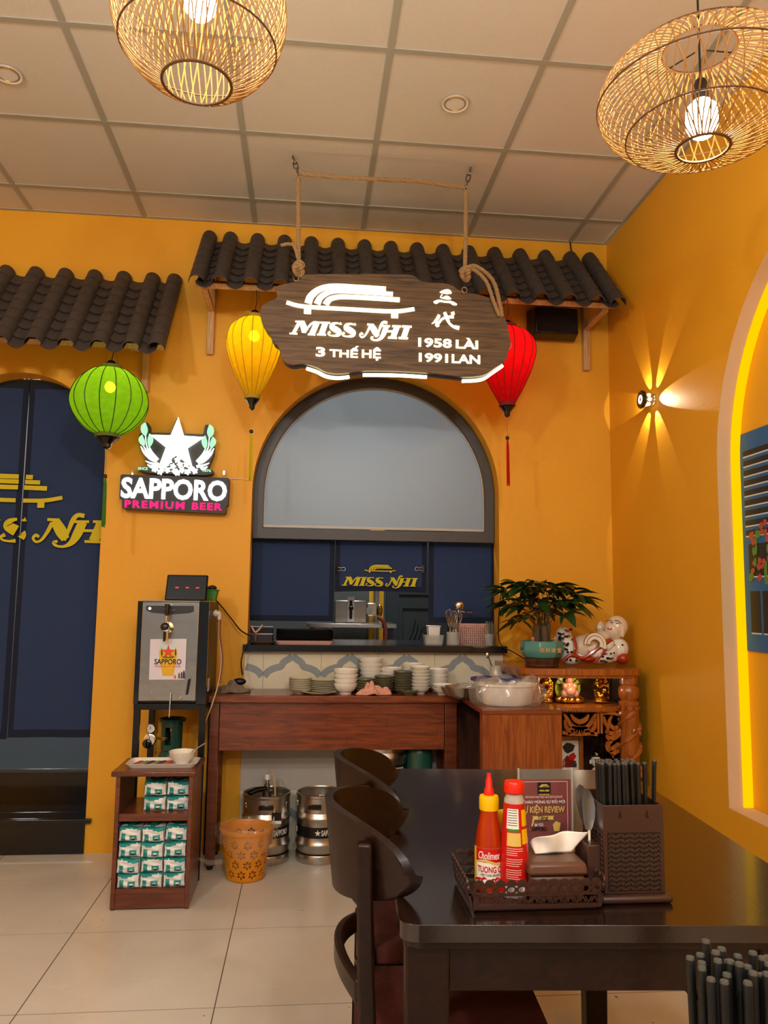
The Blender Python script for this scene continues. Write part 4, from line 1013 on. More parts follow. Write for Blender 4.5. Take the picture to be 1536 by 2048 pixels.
# ================================================================== beer dispenser on its steel stand
DYF, DYB = 3.79, 4.20
a, b = at(276, 1202, DYF), at(411, 1408, DYF)
cx0, cx1, cz0, cz1 = a.x, b.x, b.z, a.z
cxm = (cx0+cx1)/2
bd = thing('beer_dispenser', 'stainless beer dispenser with a black tap handle standing on a black frame', 'dispenser', (cxm, 4.0, cz0))
MB().box(cx0, cx1, DYF+.02, DYB, cz0, cz1).build('housing', 'black', bd, bevel=.004)
fl_, fr_, = z7(345, 700, DYF).x, z7(838, 700, DYF).x
MB().box(fl_, fr_, DYF, DYF+.021, cz0+.012, cz1-.002).build('front_panel', 'brushed', bd, bevel=.004)
MB().box(cx0, fl_-.0005, DYF+.001, DYF+.0198, cz0, cz1).build('side_strip', 'black_gloss', bd); MB().box(fr_+.0005, cx1, DYF+.001, DYF+.0198, cz0, cz1).build('side_strip', 'black_gloss', bd)
MB().box(fl_-.002, fr_+.002, DYF-.002, DYF+.10, cz1-.0015, cz1+.004).build('top_edge', 'brushed', bd)
lb = [(z7(x, y, DYF).x, z7(x, y, DYF).z) for x, y in ((395,390),(802,392),(802,440),(760,455),(600,465),(440,450),(395,430))]
MB().prism(lb[::-1], (0, DYF-.0002, 0), UX, UZ, -UY, .002).build('name_plate', 'dark_grey', bd)
c = z7(425, 413, DYF-.002); MB().prism([(.006*math.cos(2*PI*k/20), .006*math.sin(2*PI*k/20)) for k in range(20)], c, UX, UZ, -UY, .001).build('round_badge', 'glow_text', bd)
text_mb('HOSHIZAKI', z7(615, 425, DYF-.0025), UX, UZ, -UY, w=.03, t=.0005).build('badge_lettering', 'steel', bd)
# tap
tp = z7(580, 575, DYF)
MB().lathe([(0,0),(.020,0),(.020,.008),(.012,.012),(.012,.05),(0,.05)], 20).v
def along_y(mb, c): return MB().merge(mb, Matrix.Translation(c) @ Matrix.Rotation(PI/2, 4, 'X'))
along_y(MB().lathe([(0,0),(.026,0),(.026,.004),(.013,.008),(.013,.045),(.016,.048),(.016,.06),(0,.062)], 24), V(tp.x, DYF-.001, tp.z)).build('tap_body', 'chrome', bd)
MB().ball(V(tp.x-.004, DYF-.052, tp.z+.004), (.022, .016, .020), 16, 10).build('tap_valve', 'black_gloss', bd)
MB().tube([V(tp.x, DYF-.05, tp.z+.01), V(tp.x, DYF-.048, tp.z+.055)], .006, 10).build('handle_rod', 'chrome', bd)
MB().tube([V(tp.x, DYF-.048, tp.z+.055), V(tp.x, DYF-.044, tp.z+.085), z7(577, 380, DYF-.04)], [.009, .011, .013], 12).build('tap_handle', 'black_gloss', bd)
for dx, m, l in ((-.006, 'black_gloss', .062), (.007, 'chrome', .058)): MB().tube([V(tp.x+dx, DYF-.05, tp.z-.008), V(tp.x+dx, DYF-.05, tp.z-l)], .006, 10).build('spout', m, bd)
# poster on the front
P0, P1, P2, P3 = z7(430, 675, DYF-.004), z7(740, 672, DYF-.004), z7(725, 1020, DYF-.004), z7(418, 1022, DYF-.004)
pu = (P1-P0).normalized(); pv = V(-pu.z, 0, pu.x)
poster = MB().prism(rnd_poly([(P3.x, P3.z), (P2.x, P2.z), (P1.x, P1.z), (P0.x, P0.z)], .004), (0, DYF-.0035, 0), UX, UZ, -UY, .0012).build('poster', 'sticker', bd, label='small printed poster with a beer glass and red star')
zz7 = lambda x, y: z7(x, y, DYF-.0048)
def pj(pts, m, nm, d=.0005): return MB().prism([(zz7(x, y).x, zz7(x, y).z) for x, y in pts][::-1], (0, DYF-.0047, 0), UX, UZ, -UY, d).build(nm, m, poster)
pj([(505,765),(660,765),(655,840),(625,990),(535,990),(507,840)], 'beer_yellow', 'printed_glass')
pj([(507,700),(655,700),(658,764),(506,764)], 'mural_white', 'printed_foam')
s_ = zz7(583, 785); R7 = (zz7(645, 785)-zz7(583, 785)).length
MB().prism([(x*R7, y*R7) for x, y in star], s_+V(0,-.0004,0), UX, UZ, -UY, .0006).build('printed_star', 'star_red', poster)
for sx in (528, 645): pj([(sx-5,770),(sx,745),(sx+5,770),(sx+8,800),(sx,825),(sx-8,800)], 'leaf', 'printed_hops', .0009)
pj([(530,825),(560,815),(583,828),(610,815),(640,825),(620,838),(545,838)], 'silk_green_trim', 'printed_wreath', .0009)
text_mb('SAPPORO', zz7(580, 868)+V(0,-.0006,0), UX, UZ, -UY, w=(zz7(695,868)-zz7(465,868)).length, h=(zz7(580,845)-zz7(580,893)).length, t=.0006, off=.02).build('printed_name', 'ink', poster)
text_mb('PREMIUM BEER', zz7(580, 908)+V(0,-.0006,0), UX, UZ, -UY, w=(zz7(690,908)-zz7(470,908)).length, h=(zz7(580,900)-zz7(580,916)).length, t=.0006).build('printed_line', 'star_red', poster)
for i, (x, h_, m) in enumerate(((640,30,'star_red'),(675,50,'silk_green_trim'),(697,58,'towel_purple'),(716,70,'ink'))): pj([(x-8,1012),(x+8,1012),(x+8,1012-h_*.7),(x+3,1012-h_),(x-3,1012-h_),(x-8,1012-h_*.7)], m, 'printed_bottle', .0009)
MB().hexa([z7(730,1150,DYF-.001), z7(748,1150,DYF-.001), z7(748,1150,DYF-.012), z7(730,1150,DYF-.012)], [z7(752,1015,DYF-.001), z7(772,1015,DYF-.001), z7(772,1015,DYF-.012), z7(752,1015,DYF-.012)]).build('side_lever', 'black_gloss', bd)
for (x, y, r) in ((440,1130,.004),(700,1130,.003),(685,1178,.008),(603,1140,.004)):
    q_ = z7(x, y, DYF-.001); along_y(MB().lathe([(0,0),(r,0),(r,.004),(r*.7,.006),(0,.006)], 14), V(q_.x, DYF-.0005, q_.z)).build('screw', 'steel', bd)
mb = MB(); q0, q1 = z7(603, 1145, DYF-.012), z7(590, 1340, DYF-.012)
for i in range(20): mb.ball(q0.lerp(q1, i/19), .0032, 6, 4)
o = mb.build('bead_chain', 'steel', bd); o['kind'] = 'stuff'
# side of the housing: vents, label, pipe fitting and hose
for r in range(2):
    for i in range(8):
        zq = cz1-.05-r*.055-i*.006; MB().box(cx1+.0002, cx1+.0012, 4.115, 4.165, zq-.0018, zq+.0014).build('vent_slot', 'black_gloss', bd)
MB().box(cx1+.0002, cx1+.001, DYF+.05, DYF+.12, cz0+.05, cz0+.11).build('type_label', 'sticker', bd)
hz = z7(945, 455, 3.98).z
MB().tube([V(cx1, 3.98, hz), V(cx1+.03, 3.98, hz)], .012, 10).tube([V(cx1+.006, 3.98, hz), V(cx1+.016, 3.98, hz)], .018, 8).tube([V(cx1+.028, 3.98, hz+.008), V(cx1+.028, 3.98, hz-.03)], .009, 10).build('pipe_fitting', 'white', bd)
for off, m in ((0, 'hose'), (.006, 'rubber_red')):
    e_ = [z7(990, 500, 3.98), z7(1015, 650, 3.96), z7(1035, 850, 3.93), z7(1010, 1050, 3.90), z7(950, 1250, 3.86), z7(890, 1400, 3.86), z7(860, 1470, 3.88)]
    MB().tube(smooth_path([tuple(V(cx1+.028+off, 3.98, hz-.03))]+[tuple(x_+V(off, 0, 0)) for x_ in (e_[1:] if m == 'hose' else e_[1:4])], 6), .0035, 6).build('hose', m, bd)
# steel stand
sd = thing('steel_stand', 'black square-tube stand below the beer dispenser', 'stand', (cxm, 4.0, 0))
lw = .028
for x in (cx0+.001, cx1-lw-.001):
    for y in (DYF+.012, DYB-lw): MB().box(x, x+lw, y, y+lw, 0, cz0-.0285).build('leg', 'black_metal', sd, bevel=.002)
for y in (DYF+.012, DYB-lw): MB().box(cx0, cx1, y, y+lw, cz0-.028, cz0-.0005).build('top_rail', 'black_metal', sd)
for x in (cx0+.001, cx1-lw-.001): MB().box(x, x+lw, DYF+.0405, DYB-lw-.0005, cz0-.028, cz0-.0005).build('side_rail', 'black_metal', sd)
# digital display on top
dz = cz1+.004
dd = thing('digital_display', 'black digital display showing three red dashes on top of the beer dispenser', 'display', (cxm+.03, 3.87, dz))
DP = 3.84
A, B_, C_, D_ = z7(550, 325, DP), z7(905, 328, DP), z7(922, 130, DP+.03), z7(575, 125, DP+.03)
A.z = dz+.0005; B_.z = dz+.0005
bk = V(0, .03, 0)
MB().hexa([A, B_, B_+bk, A+bk], [D_, C_, C_+bk, D_+bk]).build('case', 'display_black', dd, bevel=.006)
nn = (B_-A).cross(D_-A).normalized(); nn = -nn if nn.y > 0 else nn
ex = (B_-A).normalized(); ey = nn.cross(ex); ey = ey if ey.z > 0 else -ey
for f in (.27, .52, .77):
    cc = A.lerp(B_, f).lerp(D_.lerp(C_, f), .50)+nn*.0005
    MB().prism(rnd_poly([(-.0075,-.0025),(.0075,-.0025),(.0075,.0025),(-.0075,.0025)], .0024), cc, ex, ey, nn, .0012).build('red_dash', 'glow_red', dd)
bk_ = thing('green_basket', 'small green plastic basket behind the digital display', 'basket', z7(955, 270, 3.95))
bx0 = V(z7(955, 270, 3.97).x, 3.97, dz)
mbb = MB()
mbb.hexa([bx0+V(-.03,-.03,.0005), bx0+V(.022,-.03,.0005), bx0+V(.022,.03,.0005), bx0+V(-.03,.03,.0005)], [bx0+V(-.036,-.036,.05), bx0+V(.030,-.036,.05), bx0+V(.030,.036,.05), bx0+V(-.036,.036,.05)]).build('tub', 'green_basket', bk_, bevel=.003)
MB().box(bx0.x-.040, bx0.x+.034, bx0.y-.040, bx0.y+.040, dz+.0502, dz+.056).build('rim', 'green_basket', bk_, bevel=.002)
MB().ball(bx0+V(0,0,.062), (.024, .024, .016), 12, 8).build('dark_pad', 'black', bk_)
# gas cylinders
def gas_bottle(label, x, y, r, h, cat='gas cylinder', band=True):
    t = thing('gas_cylinder', label, cat, (x, y, 0))
    hs = h-.15
    MB().lathe([(0,.001),(r*.9,.001),(r,.02),(r,hs-.05),(r*.92,hs-.02),(r*.6,hs+.01),(r*.35,hs+.02),(.016,hs+.03),(.016,hs+.05),(0,hs+.05)], 28).build('bottle', 'teal_cyl', t, world=False)
    n = 30; mb = MB()
    for k in range(n):
        a0, a1 = 2*PI*k/n, 2*PI*(k+1)/n; am = math.degrees((a0+a1)/2) % 360
        zlo = hs+.004
        if 235 < am < 275: segs = [(zlo, hs+.03), (hs+.115, h-.012)]
        else: segs = [(zlo, h-.012)]
        for za, zc_ in segs:
            q = [(r*.78*math.cos(x_), r*.78*math.sin(x_)) for x_ in (a0, a1)]; q2 = [(r*.72*math.cos(x_), r*.72*math.sin(x_)) for x_ in (a0, a1)]
            mb.hexa([(*q[0], za), (*q[1], za), (*q2[1], za), (*q2[0], za)], [(*q[0], zc_), (*q[1], zc_), (*q2[1], zc_), (*q2[0], zc_)])
    mb.build('collar', 'teal_cyl', t, world=False)
    MB().lathe([(r*.72,h-.012),(r*.98,h-.010),(r*1.02,h),(r*.95,h+.004),(r*.70,h-.004)], 28).build('collar_lip', 'teal_cyl', t, world=False)
    MB().lathe([(0,hs+.05),(.012,hs+.05),(.012,hs+.085),(.02,hs+.09),(.02,hs+.105),(0,hs+.107)], 14).build('valve', 'brass', t, world=False)
    if band: MB().lathe([(r*.62,hs-.012+.018),(r*.70,hs-.012+.012),(r*.72,hs-.004),(r*.64,hs+.012)], 28).build('neck_band', 'stone_pink', t, world=False)
    return t
gx = at(838, 1500, 4.07).x
gas_bottle('green gas cylinder under the right end of the desk', gx, 4.07, .068, at(838, 1425, 4.07).z)
g2 = z7(610, 1500, 4.05)
gb = gas_bottle('dark green gas cylinder with gauges behind the steel stand', g2.x, 4.06, .066, z7(610, 1355, 4.06).z, band=False)
zreg = z7(430, 1530, 3.95)
rg = MB()
for (x, y, r) in ((433, 1437, .021), (425, 1535, .030)):
    q_ = z7(x, y, 3.93)
    gg = along_y(MB().lathe([(0,0),(r,0),(r,.022),(r*.9,.024),(0,.024)], 24), V(q_.x, 3.945, q_.z)).build('gauge', 'chrome', gb)
    along_y(MB().lathe([(0,.0242),(r*.8,.0242),(r*.8,.0248),(0,.0248)], 24), V(q_.x, 3.945, q_.z)).build('dial', 'white', gg)
    MB().box(q_.x-.0012, q_.x+.0012, 3.9185, 3.9200, q_.z-.003, q_.z+r*.55).build('needle', 'ink', gg)
q_ = z7(400, 1570, 3.91); along_y(MB().lathe([(0,0),(.019,0),(.022,.006),(.022,.03),(.017,.034),(0,.034)], 20), V(q_.x, 3.945, q_.z)).build('regulator_knob', 'black_gloss', gb)
q0, q1 = z7(470, 1520, 3.95), z7(560, 1525, 3.985)
MB().tube([q0, q1, V(g2.x-.02, 4.04, q1.z)], .006, 8).build('regulator_pipe', 'brass', gb); MB().obox(z7(540, 1523, 3.975), (.02, .016, .016)).build('hex_nut', 'brass', gb)
q0, q1 = z7(433, 1460, 3.955), z7(428, 1520, 3.955); MB().tube([q0, q1], .006, 8).build('gauge_stem', 'brass', gb)
# ================================================================== cabinet with tissue packs
CX0, CX1, CY0, CY1, CZ = -.775, -.446, 3.475, 3.765, .555
cb = thing('tissue_cabinet', 'small open reddish wooden cabinet filled with tissue packs', 'cabinet', ((CX0+CX1)/2, 3.62, 0))
for x in (CX0+.006, CX1-.024): MB().box(x, x+.018, CY0, CY1, .004, CZ-.0205).build('side_panel', 'cab_wood', cb, bevel=.002)
MB().box(CX0-.012, CX1+.006, CY0-.014, CY1, CZ-.020, CZ).build('top_board', 'cab_wood', cb, bevel=.004)
sz = at(300, 1628, CY0).z
MB().box(CX0+.0245, CX1-.0245, CY0+.006, CY1-.002, sz-.030, sz).build('shelf', 'cab_wood', cb)
bz = at(300, 1778, CY0).z
MB().box(CX0+.0245, CX1-.0245, CY0+.004, CY0+.02, .006, bz).build('plinth', 'cab_wood', cb); MB().box(CX0+.0245, CX1-.0245, CY0+.021, CY1-.002, bz-.018, bz).build('floor_board', 'cab_wood', cb)
for x in (CX0+.015, CX1-.015): 
    for y in (CY0+.015, CY1-.015): MB().lathe([(0,0),(.009,0),(.009,.004),(0,.004)], 10, (x, y, 0)).build('foot', 'black', cb)
def pack_mesh(seed, w=.094, d=.17, h=.054):
    rnd_ = random.Random(seed); ph = [rnd_.uniform(0, 6) for _ in range(6)]; mb = MB()
    def wob(u, v): return .0025*math.sin(5*u+ph[0]+3*v)+.002*math.sin(9*v+ph[1]-4*u)
    def front(u, v):
        e = min(u, 1-u, v, 1-v); bul = -.010*min(1, e*6)+.003*math.sin(14*v+ph[2]+6*u)*min(1, e*5)
        return (w*(u-.5)*(1-.05*math.sin(PI*v)), -d/2+.008+bul, h*v+.0015*math.sin(6*u+ph[3]))
    def side(a, b):                        # a: along depth, b: around the four sides
        pass
    nu, nv = 20, 12
    b0 = len(mb.v); vs = [front(i/nu, j/nv) for j in range(nv+1) for i in range(nu+1)]; fs = []; ms = []
    for j in range(nv):
        for i in range(nu):
            u, v = (i+.5)/nu, (j+.5)/nv
            fs.append((j*(nu+1)+i, j*(nu+1)+i+1, (j+1)*(nu+1)+i+1, (j+1)*(nu+1)+i))
            teal = (.10 < u < .28 and v < .58) or (.52 < u < .86 and .10 < v < .50 and not (.62 < u < .76 and v < .36)) or (v > .86+.10*math.sin(5*u+ph[4]))
            dark = .62 < u < .76 and .06 < v < .24
            ms.append(2 if dark else 1 if teal else 0)
    mb.v += vs; mb.f += fs; mb.m += ms
    # top with the printed oval
    nu, nv = 16, 16; b0 = len(mb.v)
    for j in range(nv+1):
        for i in range(nu+1):
            u, v = i/nu, j/nv; mb.v.append((w*(u-.5), -d/2+.008+(d-.016)*v, h+.006*math.sin(PI*u)*math.sin(PI*v)+wob(u, v)*min(1, 6*min(u, 1-u, v+.02, 1-v+.02))))
    for j in range(nv):
        for i in range(nu):
            u, v = (i+.5)/nu, (j+.5)/nv; mb.f.append(tuple(b0+x for x in (j*(nu+1)+i, j*(nu+1)+i+1, (j+1)*(nu+1)+i+1, (j+1)*(nu+1)+i)))
            r = math.hypot((u-.45)*1.0, (v-.5)*1.1); mb.m.append(1 if (.22 < r < .40 or v < .10) else (2 if r < .05 else 0))
    x, y0, y1 = w/2, -d/2+.008, d/2-.008
    b0 = len(mb.v); mb.v += [(-x,y0,0),(x,y0,0),(x,y1,0),(-x,y1,0),(-x,y0,h),(x,y0,h),(x,y1,h),(-x,y1,h)]
    for f in ((0,3,2,1),(1,2,6,5),(2,3,7,6),(3,0,4,7)): mb.f.append(tuple(b0+i for i in f)); mb.m.append(0)
    return mb.mesh('tissue_pack', ['tissue_white', 'tissue_teal', 'ink'], 50)
PM = [pack_mesh(s) for s in (1, 2, 3, 4)]
rows = ['bottom', 'second lowest', 'second highest', 'top']; cols = ['left', 'middle', 'right']
ph_ = .0555
for r in range(4):
    for c in range(3):
        o = bpy.data.objects.new('tissue_pack', PM[(r*3+c*2) % 4]); COL.objects.link(o)
        rr = random.Random(r*7+c)
        o.location = (CX0+.0715+.0933*c+rr.uniform(-.0012, .0012), CY0+.092+rr.uniform(-.014, .006), bz+.001+ph_*1.12*r+.0005); o.rotation_euler = (0, rr.uniform(-.03, .03), rr.uniform(-.02, .02)); o.scale = (.935, 1, .98+.06*rr.random())
        tag(o, f'white and teal tissue pack, {rows[r]} row, {cols[c]} column of the lower compartment', 'tissue pack', 'tissue packs in the cabinet')
for r in range(2):
    for c in range(2):
        o = bpy.data.objects.new('tissue_pack', PM[(r+c*2) % 4]); COL.objects.link(o)
        o.location = (CX0+.158+.0955*c, CY0+.135, sz+.001+.0625*r); o.scale = (.96, 1, 1.0)
        tag(o, f'white and teal tissue pack on the cabinet shelf, {("lower", "upper")[r]} {("left", "right")[c]} of four', 'tissue pack', 'tissue packs in the cabinet')
# tray with a bowl on the cabinet
tc_ = atz(335, 1521, CZ); tx, ty = tc_.x, tc_.y+.004
ty = 3.60
tr = thing('serving_tray', 'white oblong tray on top of the tissue cabinet', 'tray', (tx, ty, CZ))
def tray(mb, w, d, h, t=.003, fl=.012, n=5):
    o1 = rnd_poly([(-w/2,-d/2),(w/2,-d/2),(w/2,d/2),(-w/2,d/2)], .025, n); m = len(o1)
    def sc_l(p, k): return (p[0]-k*(1 if p[0] > 0 else -1), p[1]-k*(1 if p[1] > 0 else -1))
    rings_ = [([sc_l(p, fl) for p in o1], 0), (o1, h), ([sc_l(p, .004) for p in o1], h+.0005), ([sc_l(p, fl+t) for p in o1], t)]
    vs = [(p[0], p[1], z) for L, z in rings_ for p in L]; fs = []
    for k in range(3):
        for i in range(m): fs.append((k*m+i, k*m+(i+1) % m, (k+1)*m+(i+1) % m, (k+1)*m+i))
    fs += [tuple(range(m-1, -1, -1)), tuple(range(3*m, 4*m))]
    return mb.add(vs, fs)
tray(MB(), .300, .150, .018).build('tray_body', 'white', tr, world=False)
bp = V(tx+.075, ty+.018, CZ+.0035)
bo = thing('porridge_bowl', 'white bowl with a spoon standing on the tray', 'bowl', bp)
MB().lathe([(0,.004),(.022,.004),(.024,0),(.028,0),(.030,.006),(.050,.026),(.0585,.052),(.056,.053),(.046,.028),(.026,.011),(0,.009)], 30).build('bowl_body', 'porcelain', bo, world=False)
MB().tube(smooth_path([(.012,-.01,.020),(.05,-.012,.056),(.10,-.014,.088)], 5), [.0025]*11, 6).build('spoon', 'steel', bo, world=False)
for i, (dx, m) in enumerate(((-.105, 'towel_multi'), (-.078, 'towel_green'), (-.055, 'towel_purple'), (-.030, 'towel_green'), (-.006, 'towel_purple'), (.018, 'towel_multi'))):
    o = MB().box(-.012, .012, -.038, .038, 0, .012).build('sachet', m, bevel=.004); o.location = (tx+dx, ty-.016, CZ+.004); o.rotation_euler = (0, 0, -.25)
    tag(o, ['orange sachet at the left end of the tray', 'first green sachet on the tray', 'purple sachet between two green ones on the tray', 'second green sachet on the tray', 'purple sachet beside the white bowl on the tray', 'orange sachet in front of the white bowl on the tray'][i], 'sachet', 'sachets on the tray')
# ================================================================== kegs
def keg(label, x, y, z, r, h, top, rot):
    t = thing('beer_keg', label, 'keg', (x, y, z), rot)
    s = h/.31
    body = [(0,.030),(r*.86,.030),(r*.90,.034),(r*.97,.055),(r,.075),(r*1.03,.080),(r*1.03,.088),(r*.99,.094),(r*.97,.12),(r*.97,.165),(r*.99,.192),(r*1.03,.198),(r*1.03,.206),(r*.99,.212),(r*.95,.232),(r*.86,.247),(r*.45,.262),(.03,.264),(.03,.268),(0,.268)]
    MB().lathe([(a_, b_*s) for a_, b_ in body], 40).build('body', 'keg_steel', t, world=False)
    MB().lathe([(a_, b_*s) for a_, b_ in ((r*.90,.030),(r*.98,.040),(r*1.0,.036),(r*1.0,.006),(r*.98,0),(r*.92,.002),(r*.94,.008),(r*.94,.03))], 40).build('bottom_chime', 'keg_steel', t, world=False)
    n = 60; mb = MB(); r0, r1 = r*.985, r*.955
    def prof(a_):                          # chime with two hand holes
        d = abs((a_+PI) % (2*PI)-PI-0); return min(abs(((a_-hh+PI) % (2*PI))-PI) for hh in (-2.1, 1.04)) < .30
    for k in range(n):
        a0, a1 = 2*PI*k/n-PI, 2*PI*(k+1)/n-PI
        segs = [(.228*s, .245*s), (.272*s, .298*s)] if prof((a0+a1)/2) else [(.228*s, .298*s)]
        for za, zc_ in segs:
            q = [(r0*math.cos(x_), r0*math.sin(x_)) for x_ in (a0, a1)]; q2 = [(r1*math.cos(x_), r1*math.sin(x_)) for x_ in (a0, a1)]
            mb.hexa([(*q[0], za), (*q[1], za), (*q2[1], za), (*q2[0], za)], [(*q[0], zc_), (*q[1], zc_), (*q2[1], zc_), (*q2[0], zc_)])
    mb.build('top_chime', 'keg_steel', t, world=False)
    MB().lathe([(r*.95,.296*s),(r*.985,.292*s),(r*1.02,.298*s),(r*1.01,.308*s),(r*.96,.310*s),(r*.935,.304*s),(r*.95,.296*s)], 40).build('chime_rim', 'keg_steel', t, world=False)
    lbd = MB().lathe([(r*.976,.118*s),(r*.978,.167*s),(r*.96,.167*s),(r*.96,.118*s)], 48).build('label_band', 'black', t, world=False)
    def onband(mbt, z0):                   # wrap flat lettering round the band
        out = []
        for (x_, y_, z_) in mbt.v:
            a_ = -PI/2+x_/r; rr = r*.979+max(0, -y_); out.append((rr*math.cos(a_), rr*math.sin(a_), z_+z0))
        mbt.v = out; return mbt
    for k in range(3):
        a_ = (k-1)*2*PI*r/3
        onband(text_mb('SAPPORO', (a_+.022, 0, 0), UX, UZ, -UY, w=.088, h=.026*s, t=.0006, off=.02), .1425*s).build('band_lettering', 'white', lbd, world=False)
        onband(MB().prism([(x_*.016+a_-.04, y_*.016) for x_, y_ in star], (0,0,0), UX, UZ, -UY, .0006), .1425*s).build('band_star', 'white', lbd, world=False)
    MB().lathe([(0,.268*s),(.022,.268*s),(.022,.280*s),(.016,.283*s),(.014,.276*s),(0,.276*s)], 20).build('valve', 'chrome', t, world=False)
    for k in range(3):
        a_ = -PI/2+.5+k*2.1; MB().prism([(x_*.012, y_*.012) for x_, y_ in star], (r*.987*math.cos(a_), r*.987*math.sin(a_), .262*s), (-math.sin(a_), math.cos(a_), 0), UZ, (math.cos(a_), math.sin(a_), 0), .0015).build('embossed_star', 'keg_steel', t, world=False)
    return t
KY = 4.097
k1 = keg('steel keg with a black tap coupler, behind the orange basket', at(532, 1650, KY).x, KY, 0, .1175, .325, True, .55)
k2 = keg('steel keg with an open top, between the coupled keg and the chairs', at(639, 1650, KY).x, KY, 0, .1165, .325, True, .25)
k4 = keg('steel keg standing on the floor under another keg, behind the chairs', at(768, 1600, KY-.02).x, KY-.02, 0, .116, .305, True, 0)
k3 = keg('steel keg stacked on top of another keg behind the chairs', at(768, 1500, KY-.02).x, KY-.02, .3055, .116, .305, True, .35)
cpx, cpy = k1.location.x, k1.location.y
cp = thing('keg_coupler', 'black tap coupler with a hose on the coupled keg', 'coupler', (cpx, cpy, .297))
MB().lathe([(0,0),(.024,0),(.024,.03),(.016,.034),(.016,.062),(.010,.066),(.010,.085),(0,.086)], 18).build('coupler_body', 'steel', cp, world=False)
MB().tube([(0, -.01, .045), (-.05, -.03, .040), (-.085, -.05, .028)], [.012, .014, .016], 10).build('lever', 'black_gloss', cp, world=False)
MB().lathe([(0,.085),(.013,.085),(.013,.11),(0,.112)], 12).build('hose_nut', 'white', cp, world=False)
e_ = [(0, 0, .11), (.012, -.008, .13), (.03, -.02, .112), (.042, -.06, .05), (.043, -.10, -.02), (.040, -.125, -.12), (.03, -.13, -.19)]
MB().tube(smooth_path(e_, 6), .0042, 6).build('hose', 'hose', cp, world=False)
lt = thing('keg_tag', 'black and white paper tag hanging on the coupled keg', 'tag', (cpx+.055, cpy-.1145, .20))
MB().box(-.022, .022, -.0025, -.0015, .012, .05).build('tag_print', 'black', lt, world=False); MB().box(-.022, .022, -.0025, -.0015, -.002, .0118).build('tag_strip', 'white', lt, world=False)
# ================================================================== orange waste basket with a bag
BX, BYc = at(492, 1700, 3.843).x, 3.843
wbk = thing('waste_basket', 'orange plastic waste basket with flower-shaped openings', 'basket', (BX, BYc, 0))
def brad(z): return .086+.034*z/.225
NB, NVv = 200, 50; mb = MB(); hh = .215
fl_c = []
for row in range(4):
    for k in range(11): fl_c.append(((k+.5*(row % 2))*2*PI/11, .036+row*.0445))
keep = []
for j in range(NVv):
    for i in range(NB):
        a_ = 2*PI*(i+.5)/NB; z = .010+(hh-.012)*(j+.5)/NVv; hole = False
        for (fa, fz) in fl_c:
            da = ((a_-fa+PI) % (2*PI)-PI)*brad(z); dzz = z-fz; rr = math.hypot(da, dzz)
            if .0045 < rr < .0200:
                th = math.atan2(dzz, da); ang = (th*6/(2*PI)) % 1
                wdt = .34*math.sin(PI*(rr-.0045)/.0155)**.6
                if abs(ang-.5) < wdt: hole = True
            if hole: break
        if hole: continue
        keep.append((i, j))
vid = {}
def vtx(i, j):
    i %= NB
    if (i, j) not in vid:
        a_ = 2*PI*i/NB; z = .010+(hh-.012)*j/NVv; vid[(i, j)] = len(mb.v); mb.v.append((brad(z)*math.cos(a_), brad(z)*math.sin(a_), z))
    return vid[(i, j)]
for i, j in keep: mb.f.append((vtx(i, j), vtx(i+1, j), vtx(i+1, j+1), vtx(i, j+1))); mb.m.append(0)
o = mb.build('perforated_wall', 'plastic_orange', wbk, world=False); sl = o.modifiers.new('solid', 'SOLIDIFY'); sl.thickness = .0022
MB().lathe([(0,.001),(.083,.001),(.088,.006),(.089,.014),(.084,.014),(.082,.006),(0,.006)], 40).build('base', 'plastic_orange', wbk, world=False)
MB().lathe([(.117,hh-.006),(.1235,hh-.006),(.1255,hh+.002),(.1255,hh+.010),(.121,hh+.013),(.117,hh+.008),(.117,hh-.006)], 48).build('rim', 'plastic_orange', wbk, world=False)
bg = thing('bin_bag', 'clear plastic bag folded over the rim of the orange basket', 'bag', (BX, BYc, 0))
def bagf(u, v):
    a_ = 2*PI*u; w_ = .004*math.sin(9*a_)+.003*math.sin(17*a_+1)
    if v < .35: t = v/.35; z = .05+(.232-.05)*t; r = brad(.05)*.90+(brad(.225)*.965-brad(.05)*.90)*t+w_*.5
    elif v < .5: t = (v-.35)/.15; z = .232+.008*math.sin(PI*t); r = .116+.017*t+w_
    else: t = (v-.5)/.5; dp = .07+.035*math.sin(a_+2.6)+.02*math.sin(3*a_); z = .231-dp*t; r = .134+.004*math.sin(6*a_+t*5)+w_*1.5+.004*t
    return (r*math.cos(a_), r*math.sin(a_), z)
MB().grid(bagf, 72, 16).build('film', 'bag_thin', bg, world=False)
MB().tube([(-.10,-.09,.10),(-.16,-.075,.09),(-.205,-.06,.105)], [.010, .012, .006], 6).build('tied_end', 'bag', bg, world=False)
